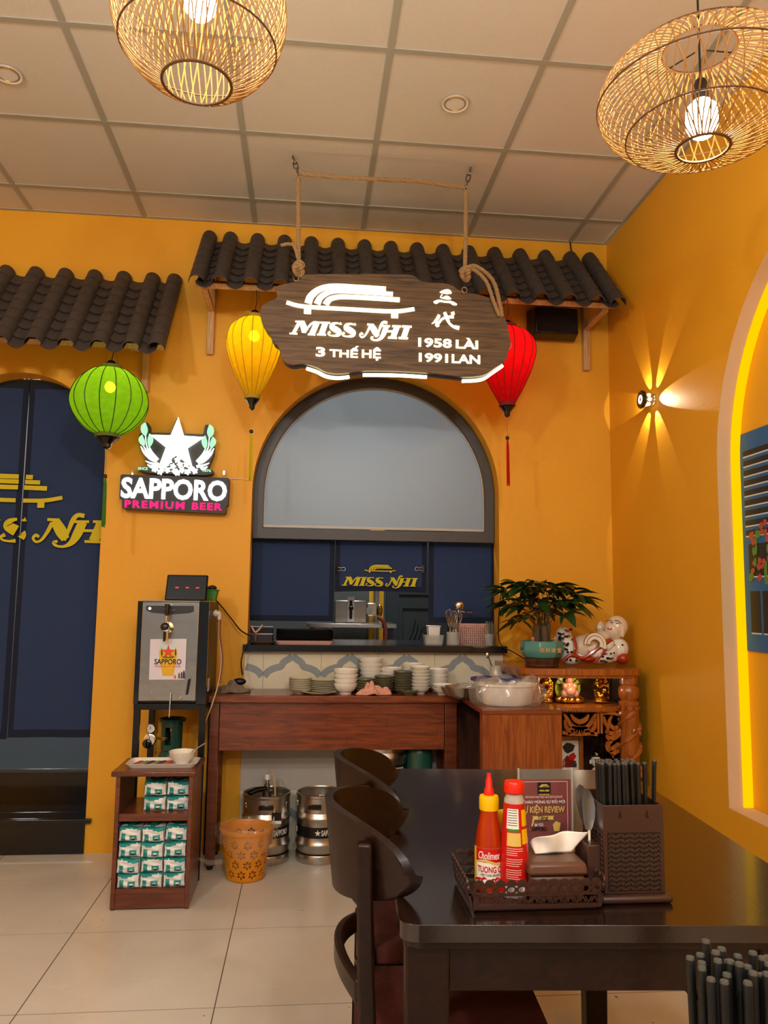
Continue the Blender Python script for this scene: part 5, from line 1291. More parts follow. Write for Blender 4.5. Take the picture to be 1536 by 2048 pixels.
# ================================================================== dining table and chairs
TA = math.radians(-4.0)
TO = V(.166, 1.345, 0)
TM = Matrix.Translation(TO) @ Matrix.Rotation(TA, 4, 'Z')
def table(label, loc, rot, w=.775, d=1.21):
    t = thing('dining_table', label, 'table', loc, rot)
    top = rnd_poly([(0,0),(w,0),(w,d),(0,d)], .035, 6)
    MB().prism(top, (0,0,.722), UX, UY, UZ, .028).build('table_top', 'espresso_top', t, world=False, bevel=.007, seg=3)
    MB().prism(rnd_poly([(.012,.012),(w-.012,.012),(w-.012,d-.012),(.012,d-.012)], .03, 5), (0,0,.708), UX, UY, UZ, .0138).build('edge_mould', 'espresso', t, world=False)
    ins = .012; lw_ = .074
    for x in (ins, w-.09-lw_):
        for y in (.03, d-.03-lw_): MB().hexa([(x+.006,y+.006,0),(x+lw_-.006,y+.006,0),(x+lw_-.006,y+lw_-.006,0),(x+.006,y+lw_-.006,0)], [(x,y,.7078),(x+lw_,y,.7078),(x+lw_,y+lw_,.7078),(x,y+lw_,.7078)]).build('leg', 'espresso', t, world=False, bevel=.004)
    x0, x1, y0, y1 = ins, w-.09, .03, d-.03
    for (a_, b_, c_, d_) in ((x0+lw_+.0005, x1-lw_-.0005, y0+.006, y0+.028), (x0+lw_+.0005, x1-lw_-.0005, y1-.028, y1-.006), (x0+.006, x0+.028, y0+lw_+.0005, y1-lw_-.0005), (x1-.028, x1-.006, y0+lw_+.0005, y1-lw_-.0005)):
        MB().box(a_, b_, c_, d_, .632, .7078).build('apron', 'espresso', t, world=False)
    return t
table('dark brown dining table carrying the condiment basket and chopsticks', TO, TA)
table('dark brown dining table under the chopstick holder nearest the camera', (.05, -.34, 0), TA*.5)
def chair(label, x, y, rot, grp='dining chairs'):
    # local: sits facing +x, backrest at x = 0
    t = thing('dining_chair', label, 'chair', (x, y, 0), rot, grp)
    W_ = .205
    def bx_(v): return .150*(v*v)           # plan curve of the back: ends come forward
    # curved backrest board, an oval seen from the front
    nu, nv = 36, 10; rows_ = []
    def bp_(u, v, side):
        a_ = math.sin(PI/2*(u*2-1)); hgt = .082*max(0, 1-abs(a_)**2.8)**.5+.0015; zc_ = .796
        z = zc_+hgt*(v*2-1); xx = bx_(a_)+.018*(v-.5)*-1+ (side*.0085)
        return (xx, W_*1.06*a_, z)
    vs = [bp_(i/nu, j/nv, s) for s in (-1, 1) for j in range(nv+1) for i in range(nu+1)]; N_ = (nu+1)*(nv+1); fs = []
    id_ = lambda i, j, s: s*N_+j*(nu+1)+i
    for j in range(nv):
        for i in range(nu): fs += [(id_(i,j,0), id_(i,j+1,0), id_(i+1,j+1,0), id_(i+1,j,0)), (id_(i,j,1), id_(i+1,j,1), id_(i+1,j+1,1), id_(i,j+1,1))]
    for i in range(nu): fs += [(id_(i,0,0), id_(i+1,0,0), id_(i+1,0,1), id_(i,0,1)), (id_(i,nv,0), id_(i,nv,1), id_(i+1,nv,1), id_(i+1,nv,0))]
    for j in range(nv): fs += [(id_(0,j,0), id_(0,j,1), id_(0,j+1,1), id_(0,j+1,0)), (id_(nu,j,0), id_(nu,j+1,0), id_(nu,j+1,1), id_(nu,j,1))]
    MB().add(vs, fs).build('backrest', 'espresso', t, world=False, smooth=55)
    for sg in (-1, 1):
        v = .80*sg; xb = bx_(v)-.0095
        pts = [(xb+.010, W_*v*1.10, 0), (xb-.002, W_*v*1.08, .25), (xb-.006, W_*v*1.06, .45), (xb-.014, W_*v*1.05, .64), (xb-.019, W_*v*1.03, .838)]
        P = smooth_path(pts, 4); mb = MB(); n_ = len(P)
        for i, p_ in enumerate(P):
            k = i/(n_-1); hx, hy = .019-.005*k, .017-.003*k
            mb.v += [(p_[0]-hx-.004, p_[1]-hy, p_[2]), (p_[0]+hx-.004, p_[1]-hy, p_[2]), (p_[0]+hx-.004, p_[1]+hy, p_[2]), (p_[0]-hx-.004, p_[1]+hy, p_[2])]
        for i in range(n_-1):
            for k in range(4): mb.f.append((4*i+k, 4*i+(k+1) % 4, 4*i+4+(k+1) % 4, 4*i+4+k)); mb.m.append(0)
        mb.f += [(3,2,1,0), (4*n_-4, 4*n_-3, 4*n_-2, 4*n_-1)]; mb.m += [0, 0]
        mb.build('back_post', 'espresso', t, world=False, bevel=.005)
        MB().hexa([(.375,sg*.175-.013,0),(.403,sg*.175-.013,0),(.403,sg*.175+.013,0),(.375,sg*.175+.013,0)], [(.365,sg*.175-.019,.425),(.405,sg*.175-.019,.425),(.405,sg*.175+.019,.425),(.365,sg*.175+.019,.425)]).build('front_leg', 'espresso', t, world=False, bevel=.003)
        MB().box(.07, .366, sg*.172-.011, sg*.172+.011, .375, .425).build('side_rail', 'espresso', t, world=False)
    MB().box(.370, .396, -.155, .155, .375, .425).build('front_rail', 'espresso', t, world=False); MB().box(.045, .068, -.125, .125, .375, .425).build('rear_rail', 'espresso', t, world=False)
    # curved lower back rail
    mb = MB(); P = []
    for i in range(17):
        a_ = i/8-1; P.append((.016+.044*a_*a_, .162*a_, .575+.018*(1-a_*a_)))
    for i, p_ in enumerate(P): mb.v += [(p_[0]-.009, p_[1], p_[2]-.020), (p_[0]+.009, p_[1], p_[2]-.020), (p_[0]+.009, p_[1], p_[2]+.020), (p_[0]-.009, p_[1], p_[2]+.020)]
    for i in range(16):
        for k in range(4): mb.f.append((4*i+k, 4*i+(k+1) % 4, 4*i+4+(k+1) % 4, 4*i+4+k)); mb.m.append(0)
    mb.f += [(3,2,1,0), (64,65,66,67)]; mb.m += [0, 0]
    mb.build('lower_back_rail', 'espresso', t, world=False, bevel=.004)
    sp_ = [(.045,-.16),(.045,.16),(.075,.185),(.41,.21),(.43,.19),(.43,-.19),(.41,-.21),(.075,-.185)][::-1]
    MB().prism(rnd_poly(sp_, .02, 4), (0,0,.4252), UX, UY, UZ, .012).build('seat_frame', 'espresso', t, world=False)
    MB().prism(rnd_poly([(x_*.97+.006, y_*.96) for x_, y_ in sp_], .02, 4), (0,0,.4374), UX, UY, UZ, .034).build('seat_cushion', 'seat_red', t, world=False, bevel=.012, seg=3)
    return t
chair('dark brown dining chair with curved back nearest the camera, left of the table', .066, 1.665, TA)
chair('dark brown dining chair with curved back farther along the left table side', .100, 2.115, TA)
chair('dark brown dining chair tucked in from the right side of the table', 1.275, 1.57, PI+TA)
# ================================================================== condiments on the table
TZ = .7505
z9 = lambda x, y, Y: at(900+x/3.072, 1480+y/3.072, Y)
# --- basket
KX0, KX1, KY0, KY1, KH = .296, .520, 1.385, 1.535, .052
bk2 = thing('condiment_basket', 'brown openwork plastic basket holding sauce bottles and a tissue box', 'basket', ((KX0+KX1)/2, 1.46, TZ))
MB().box(KX0+.012, KX1-.012, KY0+.012, KY1-.012, TZ, TZ+.006).build('floor', 'brown_plastic', bk2, bevel=.002)
MB().box(KX0+.004, KX1-.004, KY0+.004, KY0+.014, TZ+.0, TZ+.008).build('foot_rail', 'brown_plastic', bk2, bevel=.002)
def openwork(name, o, u, v, n, w, h, parent, cell=.0105):
    # frame, woven rows and a band of round eyelets below a scalloped edge
    mb = MB()
    for (a_, b_, c_, d_) in ((0, w, 0, .006), (0, .006, .006, h-.024), (w-.006, w, .006, h-.024), (0, w, h-.030, h-.026), (0, w, h-.012, h-.008)):
        mb.prism([(a_, c_), (b_, c_), (b_, d_), (a_, d_)], o, u, v, n, .0030)
    nx, nz = max(2, int((w-.012)/cell)), max(1, int((h-.038)/cell)); cw, chh = (w-.012)/nx, (h-.036)/nz
    for j in range(nz):
        for i in range(nx):
            cx_, cz_ = .006+(i+.5)*cw, .006+(j+.5)*chh; s = 1 if (i+j) % 2 else -1
            mb.ribbon([(cx_-cw*.5, cz_-s*chh*.28, .0024), (cx_, cz_+s*chh*.30, .0024), (cx_+cw*.5, cz_-s*chh*.28, .0024)], o, u, v, n, .0026, sm=3)
        mb.prism([(.006, .006+j*chh-.0010), (w-.006, .006+j*chh-.0010), (w-.006, .006+j*chh+.0010), (.006, .006+j*chh+.0010)], o, u, v, n, .0022)
    ne = max(2, int(w/.0175)); ew = w/ne
    for i in range(ne):
        cx_ = ew*(i+.5)
        mb.ribbon([(cx_+ew*.42*math.cos(2*PI*k/10), h-.019+.0065*math.sin(2*PI*k/10), .0030) for k in range(10)], o, u, v, n, .0030, sm=2, closed=True)
        mb.prism([(cx_+ew*.48*math.cos(PI*k/8), h-.009+.008*math.sin(PI*k/8)) for k in range(9)], o, u, v, n, .0034)
    ob = mb.build(name, 'brown_plastic', parent); ob['kind'] = 'stuff'; return ob
fl = .010
def wall_q(a_, b_, nrm):                    # leaning wall from a to b
    u = (b_-a_).normalized(); v = (V(0,0,1)+nrm*.16).normalized(); openwork('openwork_wall', a_, u, v, nrm, (b_-a_).length, KH, bk2)
wall_q(V(KX0, KY0, TZ+.006), V(KX1, KY0, TZ+.006), V(0,-1,0)); wall_q(V(KX1, KY1, TZ+.006), V(KX0, KY1, TZ+.006), V(0,1,0))
wall_q(V(KX0, KY1, TZ+.006), V(KX0, KY0, TZ+.006), V(-1,0,0)); wall_q(V(KX1, KY0, TZ+.006), V(KX1, KY1, TZ+.006), V(1,0,0))
# --- chili sauce bottle
def bottle_profile(pr, m, n=28): return MB().lathe(pr, n)
b1 = z9(240, 700, 1.468)
bt = thing('sauce_bottle', 'chili sauce bottle with a yellow collar and red nozzle', 'bottle', (b1.x, 1.468, TZ+.0068))
hT = at(900+245/3.072, 1480+190/3.072, 1.468).z-TZ-.007
MB().lathe([(0,.001),(.0235,.001),(.0255,.006),(.0262,.05),(.0260,.080),(.021,.112),(.0165,.135),(.0155,.146),(0,.147)], 30).build('bottle_glass', 'sauce', bt, world=False)
MB().lathe([(.0175,.142),(.0180,.145),(.0180,.163),(.0165,.167),(.010,.168),(0,.168)], 24).build('collar_cap', 'yellow_cap', bt, world=False)
MB().lathe([(.0095,.166),(.0088,.178),(.0066,.182),(.0058,.196),(.0042,.199),(.0040,.206),(0,.207)], 20).build('nozzle', 'red_cap', bt, world=False)
def wrap(mbt, r, z0, ang=-PI/2):
    mbt.v = [((r+max(0, -y_))*math.cos(ang+x_/r), (r+max(0, -y_))*math.sin(ang+x_/r), z_+z0) for x_, y_, z_ in mbt.v]; return mbt
def patch(x0, x1, z0, z1, r, ang=-PI/2, d=.0004, n=16, wav=0):
    mb = MB()
    mb.grid(lambda u, v: ((r+d)*math.cos(ang+(x0+(x1-x0)*u)/r), (r+d)*math.sin(ang+(x0+(x1-x0)*u)/r), z0+(z1-z0)*v+(wav*math.sin(u*6) if v > .5 else 0)), n, 3); return mb
RB = .0264
lpp = patch(-.040, .040, .020, .080, RB, d=.0004).build('label_paper', 'paper', bt, world=False)
patch(-.032, .040, .056, .080, RB, d=.0007, wav=0).build('label_red', 'red_label', lpp, world=False)
patch(-.040, -.032, .020, .080, RB, d=.0008).build('label_edge', 'yellow_cap', lpp, world=False)
wrap(MB().ribbon([(-.030,.056,.003),(-.012,.059,.004),(.006,.054,.004),(.024,.052,.004)], (0,0,0), UX, UZ, -UY, .0009), RB, 0).build('label_wave', 'gold_print', lpp, world=False)
wrap(text_mb('Cholimex', (-.006,0,.068), UX, UZ, -UY, w=.040, h=.013, t=.0011, shear=.25, off=.01), RB, 0).build('label_script', 'white', lpp, world=False)
wrap(text_mb('TUONG OT', (-.002,0,.044), UX, UZ, -UY, w=.052, h=.011, t=.0009, off=.02), RB, 0).build('label_name', 'red_label', lpp, world=False)
wrap(text_mb('HOT CHILI SAUCE', (-.004,0,.0345), UX, UZ, -UY, w=.034, h=.004, t=.0009), RB, 0).build('label_line', 'ink', lpp, world=False)
ch_ = MB()
for k in range(9): ch_.ribbon([(-.036+.008*k, .0215, .001), (-.032+.008*k, .025+.002*(k % 3), .0040), (-.026+.008*k, .028-.001*(k % 2), .001)], (0,0,0), UX, UZ, -UY, .0010)
wrap(ch_, RB, 0).build('label_chilies', 'red_label', lpp, world=False)
# --- fish sauce bottle, label turned backwards
b2 = z9(390, 700, 1.452)
b2t = thing('sauce_bottle', 'red-labelled sauce bottle with a red flip cap and a barcode', 'bottle', (b2.x, 1.446, TZ+.0068))
MB().lathe([(0,.001),(.026,.001),(.0275,.006),(.0275,.022),(.0255,.032),(.0262,.040),(.0245,.075),(.0215,.115),(.0182,.158),(.0180,.166),(.0150,.172),(.0145,.178),(0,.178)], 30).build('bottle_glass', 'glass_jar', b2t, world=False)
MB().lathe([(0,.002),(.0240,.003),(.0255,.02),(.0235,.04),(.0195,.115),(.0168,.16),(0,.160)], 24).build('contents', 'sauce', b2t, world=False)
sl_pr = [(.0280,.008),(.0280,.022),(.0260,.032),(.0267,.040),(.0250,.075),(.0220,.115),(.0188,.156),(.0186,.160)]
slv = MB().lathe(sl_pr, 30).build('label_sleeve', 'red_label', b2t, world=False)
MB().lathe([(.0165,.176),(.0182,.178),(.0182,.194),(.0165,.197),(0,.198)], 24).build('flip_cap', 'red_cap', b2t, world=False)
def rz(z):
    for (r0, z0), (r1, z1) in zip(sl_pr, sl_pr[1:]):
        if z0 <= z <= z1: return r0+(r1-r0)*(z-z0)/max(1e-9, z1-z0)
    return sl_pr[-1][0]
def spatch(x0, x1, z0, z1, m, nm, d=.0004):
    return MB().grid(lambda u, v: ((rz(z0+(z1-z0)*v)+d)*math.cos(-PI/2+(x0+(x1-x0)*u)/.024), (rz(z0+(z1-z0)*v)+d)*math.sin(-PI/2+(x0+(x1-x0)*u)/.024), z0+(z1-z0)*v), 10, 6).build(nm, m, slv, world=False)
spatch(-.022, .003, .118, .152, 'paper', 'label_panel'); spatch(-.020, .004, .113, .1175, 'green_basket', 'label_panel')
spatch(-.020, .006, .089, .1115, 'gold_print', 'label_panel'); spatch(.010, .030, .122, .150, 'yellow_cap', 'label_panel'); spatch(.009, .030, .092, .117, 'yellow_cap', 'label_panel')
rl = random.Random(2); lm = MB()
for k in range(15):
    z = .0845-k*.0036
    if k in (4, 9): continue
    L_ = .018+.012*rl.random()
    lm.grid(lambda u, v: ((rz(z+.0011*v)+.0005)*math.cos(-PI/2+(-.020+L_*u)/.024), (rz(z+.0011*v)+.0005)*math.sin(-PI/2+(-.020+L_*u)/.024), z+.0011*v), 8, 1)
ob = lm.build('label_small_print', 'pink_print', slv, world=False); ob['kind'] = 'stuff'
lm = MB()
for k in range(7):
    z = .149-k*.0042; lm.grid(lambda u, v: ((rz(z+.0010*v)+.0008)*math.cos(-PI/2+(-.020+.020*u)/.024), (rz(z+.0010*v)+.0008)*math.sin(-PI/2+(-.020+.020*u)/.024), z+.0010*v), 8, 1)
ob = lm.build('label_small_print', 'ink', slv, world=False); ob['kind'] = 'stuff'
spatch(-.020, .010, .010, .026, 'paper', 'barcode_field'); lm = MB()
for k in range(16):
    x0 = -.017+k*.0015; w_ = .0005+.0005*rl.random(); lm.grid(lambda u, v: ((rz(.012+.013*v)+.0007)*math.cos(-PI/2+(x0+w_*u)/.024), (rz(.012+.013*v)+.0007)*math.sin(-PI/2+(x0+w_*u)/.024), .012+.013*v), 1, 3)
ob = lm.build('barcode', 'ink', slv, world=False); ob['kind'] = 'stuff'
# --- third jar behind them with a yellow lid
b3 = z9(330, 420, 1.512)
b3t = thing('sauce_jar', 'small jar with a yellow lid half hidden behind the two sauce bottles', 'jar', (b3.x+.004, 1.512, TZ+.0068))
MB().lathe([(0,.001),(.019,.001),(.020,.01),(.020,.085),(.015,.098),(.015,.104),(0,.104)], 22).build('jar_glass', 'glass_jar', b3t, world=False)
MB().lathe([(.0158,.102),(.0165,.104),(.0165,.124),(.0150,.127),(0,.127)], 22).build('lid', 'yellow_cap', b3t, world=False)
# --- tissue box
TX0, TX1, TY0, TY1 = .398, .508, 1.40, 1.512
tb = thing('tissue_box', 'brown plastic tissue box with a white tissue sticking out, in the basket', 'tissue box', ((TX0+TX1)/2, 1.456, TZ+.0068))
zt2 = at(1100, 1728, TY0).z
MB().box(TX0+.006, TX1-.006, TY0+.006, TY1-.006, TZ+.0068, zt2-.022).build('body', 'brown_box', tb, bevel=.006)
MB().hexa([(TX0,TY0,zt2-.0215),(TX1,TY0,zt2-.0215),(TX1,TY1,zt2-.0215),(TX0,TY1,zt2-.0215)], [(TX0+.004,TY0+.004,zt2),(TX1-.004,TY0+.004,zt2),(TX1-.004,TY1-.004,zt2),(TX0+.004,TY1-.004,zt2)]).build('lid', 'brown_box', tb, bevel=.006)
MB().prism([(.008*math.cos(2*PI*k/24)*3.2, .008*math.sin(2*PI*k/24)) for k in range(24)], ((TX0+TX1)/2, 1.456, zt2+.0002), UX, UY, UZ, .0006).build('slot', 'black', tb)
t9 = lambda x, y: z9(x, y, 1.455)
def tis(u, v):
    lo = t9(520+235*u, 694); k = math.sin(PI*min(1, u*.9+.05))
    hi = t9(500+345*u, 640-92*u**.45+ (-10*math.sin(6*u)))
    p_ = lo.lerp(hi, v); p_.y += .012*math.sin(9*u+2*v)*v+.010*(u-.5)*(1-v); p_.z = max(p_.z, zt2+.0005); return p_
o = MB().grid(tis, 24, 10).build('tissue', 'tissue_paper', tb); sl = o.modifiers.new('solid', 'SOLIDIFY'); sl.thickness = .0008
# --- menu stand
MY = 1.60
M0, M1, M2, M3 = z9(418, 180, MY), z9(748, 182, MY), z9(740, 640, MY), z9(425, 640, MY)
ms = thing('menu_stand', 'clear acrylic stand with a red promotional card behind the tissue box', 'menu stand', ((M0.x+M1.x)/2, MY, TZ))
mx0, mx1, mzt = M0.x, M1.x, M0.z
MB().box(mx0, mx1, MY-.0028, MY-.0012, TZ, mzt).build('front_sheet', 'acrylic', ms); MB().box(mx0, mx1, MY+.0012, MY+.0028, TZ, mzt).build('rear_sheet', 'acrylic', ms)
MB().box(mx0-.001, mx0+.002, MY-.003, MY+.003, TZ, mzt+.002).box(mx1-.002, mx1+.001, MY-.003, MY+.003, TZ, mzt+.002).build('edge', 'plastic_clear', ms)
MB().box(mx0, mx1, MY-.03, MY+.03, TZ, TZ+.003).build('base', 'acrylic', ms)
m9 = lambda x, y: z9(x, y, MY-.0032)
cz_t = m9(580, 242).z
crd = MB().box(mx0+.002, mx1-.003, MY-.0008, MY+.0008, TZ+.004, cz_t).build('card', 'paper_red', ms)
fr = MB(); y_ = MY-.0031
x0, x1, z0, z1 = mx0+.006, m9(722, 300).x, TZ+.01, cz_t-.004
for (a_, b_, c_, d_) in ((x0, x1, z1-.001, z1), (x0, x0+.001, z0, z1), (x1-.001, x1, z0, z1)): fr.box(a_, b_, y_-.0003, y_, c_, d_)
fr.build('card_border', 'pink_print', crd)
p_ = m9(578, 295); MB().box(p_.x-.0135, p_.x+.0135, y_-.0003, y_, p_.z-.011, p_.z+.011).build('card_logo_field', 'ink', crd)
draw(logo_strokes(), .0000165, .000018, (p_.x, y_-.0005, p_.z+.004), UX, UZ, -UY, .0003).build('card_logo', 'gold_print', crd)
draw(name_strokes(), .0000165, .00002, (p_.x, y_-.0005, p_.z-.005), UX, UZ, -UY, .0003).build('card_logo_name', 'gold_print', crd)
def card(txt, x0, y0, x1, y1, m, off=.01, **k):
    a_, b_ = m9(x0, y0), m9(x1, y1); text_mb(txt, V((a_.x+b_.x)/2, y_-.0004, (a_.z+b_.z)/2), UX, UZ, -UY, w=b_.x-a_.x, h=a_.z-b_.z, t=.0003, off=off, **k).build('card_lettering', m, crd)
card('★★★★★', 545, 328, 612, 340, 'gold_print'); card('VIETNAM HAIR MISS NHI RESTAURANT', 460, 344, 692, 356, 'pink_print', 0)
card('CHÀO MỪNG SỰ ĐỔI MỚI', 448, 364, 706, 392, 'paper', .01); card('SỰ KIỆN REVIEW', 438, 396, 704, 456, 'gold_print', .02)
MB().prism([(m9(x, y).x, m9(x, y).z) for x, y in ((505,468),(512,478),(505,490),(640,490),(633,478),(640,465))], (0, y_, 0), UX, UZ, -UY, .0003).build('card_banner', 'gold_print', crd)
card('Tặng', 538, 462, 604, 494, 'ink', .01, shear=.2); card('1', 498, 490, 518, 530, 'gold_print', .01, shear=.2); card('BIA TƯƠI', 520, 510, 572, 530, 'paper', .01); card('SAPPORO', 503, 534, 595, 558, 'ink', .02)
s_ = m9(490, 548); MB().prism([(x*.003, y*.003) for x, y in star], (s_.x, y_, s_.z), UX, UZ, -UY, .0003).build('card_star', 'star_red', crd)
MB().prism([(m9(x, y).x, m9(x, y).z) for x, y in ((632,520),(650,498),(680,510),(672,560),(640,560))][::-1], (0, y_, 0), UX, UZ, -UY, .0003).build('card_cup', 'gold_print', crd)
# --- chopstick holder
HX0, HX1, HY0, HY1 = .540, .652, 1.415, 1.525
hz0, hz1 = TZ, .917
hd = thing('chopstick_holder', 'brown plastic holder full of black chopsticks and spoons beside the basket', 'holder', ((HX0+HX1)/2, 1.47, TZ))
MB().box(HX0-.010, HX1+.010, HY0-.012, HY1+.01, hz0, hz0+.014).build('base', 'brown_plastic', hd, bevel=.006, seg=3)
t_ = .003
MB().box(HX0, HX1, HY0, HY0+t_, hz0+.0142, hz1).build('front_wall', 'brown_plastic', hd, bevel=.001)
MB().box(HX0, HX1, HY1-t_, HY1, hz0+.0142, hz1+.004).build('rear_wall', 'brown_plastic', hd, bevel=.001)
for x in (HX0, HX1-t_): MB().box(x, x+t_, HY0+t_+.0002, HY1-t_-.0002, hz0+.0142, hz1).build('side_wall', 'brown_plastic', hd, bevel=.001)
MB().box(HX0+.007, HX1-.007, HY0-.0006, HY0-.0001, hz0+.019, hz0+.119).build('hole_shade_plate', 'black', hd)  # black plate under the weave, painting in the shade of pierced holes
wv = MB(); o_ = V(HX0+.008, HY0-.0001, hz0+.020)
w_, h_ = HX1-HX0-.016, .098; nx, nz = 11, 12
for j in range(nz):
    for i in range(nx):
        cx_, cz_ = (i+.5)*w_/nx, (j+.5)*h_/nz; s = 1 if i % 2 else -1
        wv.ribbon([(cx_-w_/nx*.5, cz_+s*h_/nz*.3, .0026), (cx_, cz_-s*h_/nz*.3, .0030), (cx_+w_/nx*.5, cz_+s*h_/nz*.3, .0026)], o_, UX, UZ, -UY, .0026, sm=3)
ob = wv.build('woven_relief', 'brown_plastic', hd); ob['kind'] = 'stuff'
wv = MB(); o_ = V(HX0+.0001, HY1-.008, hz0+.020); w2 = HY1-HY0-.016
for j in range(nz):
    for i in range(nx):
        cx_, cz_ = (i+.5)*w2/nx, (j+.5)*h_/nz; s = 1 if i % 2 else -1
        wv.ribbon([(cx_-w2/nx*.5, cz_+s*h_/nz*.3, .0026), (cx_, cz_-s*h_/nz*.3, .0030), (cx_+w2/nx*.5, cz_+s*h_/nz*.3, .0026)], o_, -UY, UZ, -UX, .0018, sm=3)
ob = wv.build('woven_relief', 'brown_plastic', hd); ob['kind'] = 'stuff'
for x in (1045, 1210):
    p_ = z9(x, 458, HY0); mb = MB(); mb.prism([(.0034*math.cos(2*PI*k/16), .0034*math.sin(2*PI*k/16)-.003) for k in range(16)], (p_.x, HY0-.0001, p_.z), UX, UZ, -UY, .0005).box(p_.x-.0014, p_.x+.0014, HY0-.0006, HY0-.0001, p_.z, p_.z+.007); mb.build('keyhole', 'black', hd)
CM = MB().lathe([(0,0),(.0022,0),(.0030,.05),(.0040,.21),(.0041,.221),(.0034,.2235),(0,.2237)], 10)
CM.m = [1 if i >= len(CM.f)-20 else 0 for i in range(len(CM.f))]
cmesh = CM.mesh('chopstick', ['chop_black', 'chop_end'], 40)
def chop(p0, p1, lab, grp, sc=1):
    o = bpy.data.objects.new('chopstick', cmesh); COL.objects.link(o); o.location = p0
    d = (Vector(p1)-Vector(p0)).normalized(); o.rotation_euler = d.to_track_quat('Z', 'Y').to_euler()
    o.scale = (1, 1, sc); tag(o, lab, 'chopstick', grp)
rc_ = random.Random(9); n_ = 0
for r in range(4):
    for k in range(8):
        x = HX0+.0075+.0092*k+.002*(r % 2); y = HY0+.012+.0115*r
        chop((x+.004, y+.004, hz0+.0146+.0005), (x-.003+rc_.uniform(-.004, .004), y-.002+rc_.uniform(-.002, .004), hz0+.225+rc_.uniform(0, .012)), 'black chopstick packed upright in the brown holder on the table', 'black chopsticks in the table holder')
chop((HX1-.022, 1.44, hz0+.015), z9(1195, 135, 1.43), 'lone black chopstick leaning apart in the holder, left one of two', None); chop((HX1-.008, 1.45, hz0+.015), z9(1255, 155, 1.45), 'lone black chopstick standing at the right end of the holder', None)
# --- spoons on the left side of the holder
for i, (x, y, Y_, rz_) in enumerate(((846, 400, 1.462, -14), (868, 432, 1.440, -4))):
    p_ = z9(x, y, Y_); p_.x = min(p_.x, HX0-.018)
    s = thing('soup_spoon', ['steel spoon at the left of the chopsticks, farther one', 'steel spoon at the left of the chopsticks, nearer one'][i], 'spoon', p_, group='spoons beside the chopsticks')
    M_ = Matrix.Rotation(math.radians(rz_), 3, 'Y') @ Matrix.Rotation(math.radians(35), 3, 'Z')
    mb = MB(); pr = [(.0005,-.036),(.011,-.031),(.0175,-.017),(.0195,0),(.0175,.018),(.011,.032),(.0005,.038)]
    for sh_ in (0, 1):                      # dished bowl, two skins
        mb.add([M_ @ Vector((rr_*c_, -.0085*(1-(rr_/.0195*abs(c_))**2)*(rr_/.0195)**1.2*(-1)-.0014*sh_, zz_)) for rr_, zz_ in pr for c_ in [-1+k/5 for k in range(11)]], [(j*11+k, j*11+k+1, (j+1)*11+k+1, (j+1)*11+k) for j in range(6) for k in range(10)])
    mb.build('spoon_bowl', 'spoon_steel', s, world=False)
    MB().tube([M_ @ V(0,.001,-.034), M_ @ V(0,.004,-.075), M_ @ V(0,.004,-.110)], [.0034, .0028, .0036], 8).build('spoon_handle', 'chrome', s, world=False)
pk = MB().box(HX0-.026, HX0-.0005, HY0+.012, HY1-.03, hz0+.0142, hz0+.095).build('spoon_pocket', 'brown_plastic', hd, bevel=.002)
# --- chopstick holder nearest the camera
fx, fy = at(1468, 1950, .70).x, .70
fh = thing('chopstick_holder', 'dark chopstick holder at the lower right picture corner', 'holder', (fx, fy, TZ))
mb = MB(); mb.lathe([(0,0),(.050,0),(.050,.012),(.046,.014),(.046,.135),(.043,.135),(.043,.016),(0,.016)], 32); mb.build('cup', 'brown_plastic', fh, world=False)
rc_ = random.Random(3); k = 0; pts_ = []
while len(pts_) < 26:
    a_ = rc_.random()*6.28; r = .037*math.sqrt(rc_.random()); q_ = (r*math.cos(a_), r*math.sin(a_))
    if all(math.hypot(q_[0]-s[0], q_[1]-s[1]) > .0095 for s in pts_) : pts_.append(q_)
    k += 1
    if k > 6000: break
zt_ = at(1468, 1900, .70).z
for q_ in pts_:
    chop((fx+q_[0]*.9, fy+q_[1]*.9, TZ+.017), (fx+q_[0]*1.02, fy+q_[1]*1.02, TZ+.24), 'black chopstick in the holder at the lower right picture corner', 'black chopsticks in the nearest holder', .86+.05*rc_.random())
# ================================================================== carved altar cabinet in the corner
AZ = .966
z6 = lambda x, y, Y: at(900+x/3.657, 1100+y/3.657, Y)
al = thing('altar_cabinet', 'carved orange-brown wooden altar cabinet in the room corner', 'cabinet', (1.34, 3.96, 0))
topP = [tuple(p) for p in smooth_path([(1.02,3.93),(1.045,3.735),(1.15,3.705),(1.32,3.69),(1.50,3.695),(1.60,3.715),(1.635,3.76)], 4)]
MB().prism(topP+[(1.64,4.215),(1.02,4.215)], (0,0,AZ-.030), UX, UY, UZ, .030).build('top_board', 'altar_wood', al, bevel=.008, seg=3)
MB().prism([(x*.985+.02, y+.012) for x, y in topP]+[(1.625,4.21),(1.03,4.21)], (0,0,AZ-.044), UX, UY, UZ, .0138).build('cornice', 'altar_wood', al)
cR = at(1259, 1450, 3.76); cL = at(1066, 1360, 3.77)
colpos = [(cR.x, 3.762, .050), (cL.x+.004, 3.775, .034)]
sfz = z6(950, 1150, 3.74).z
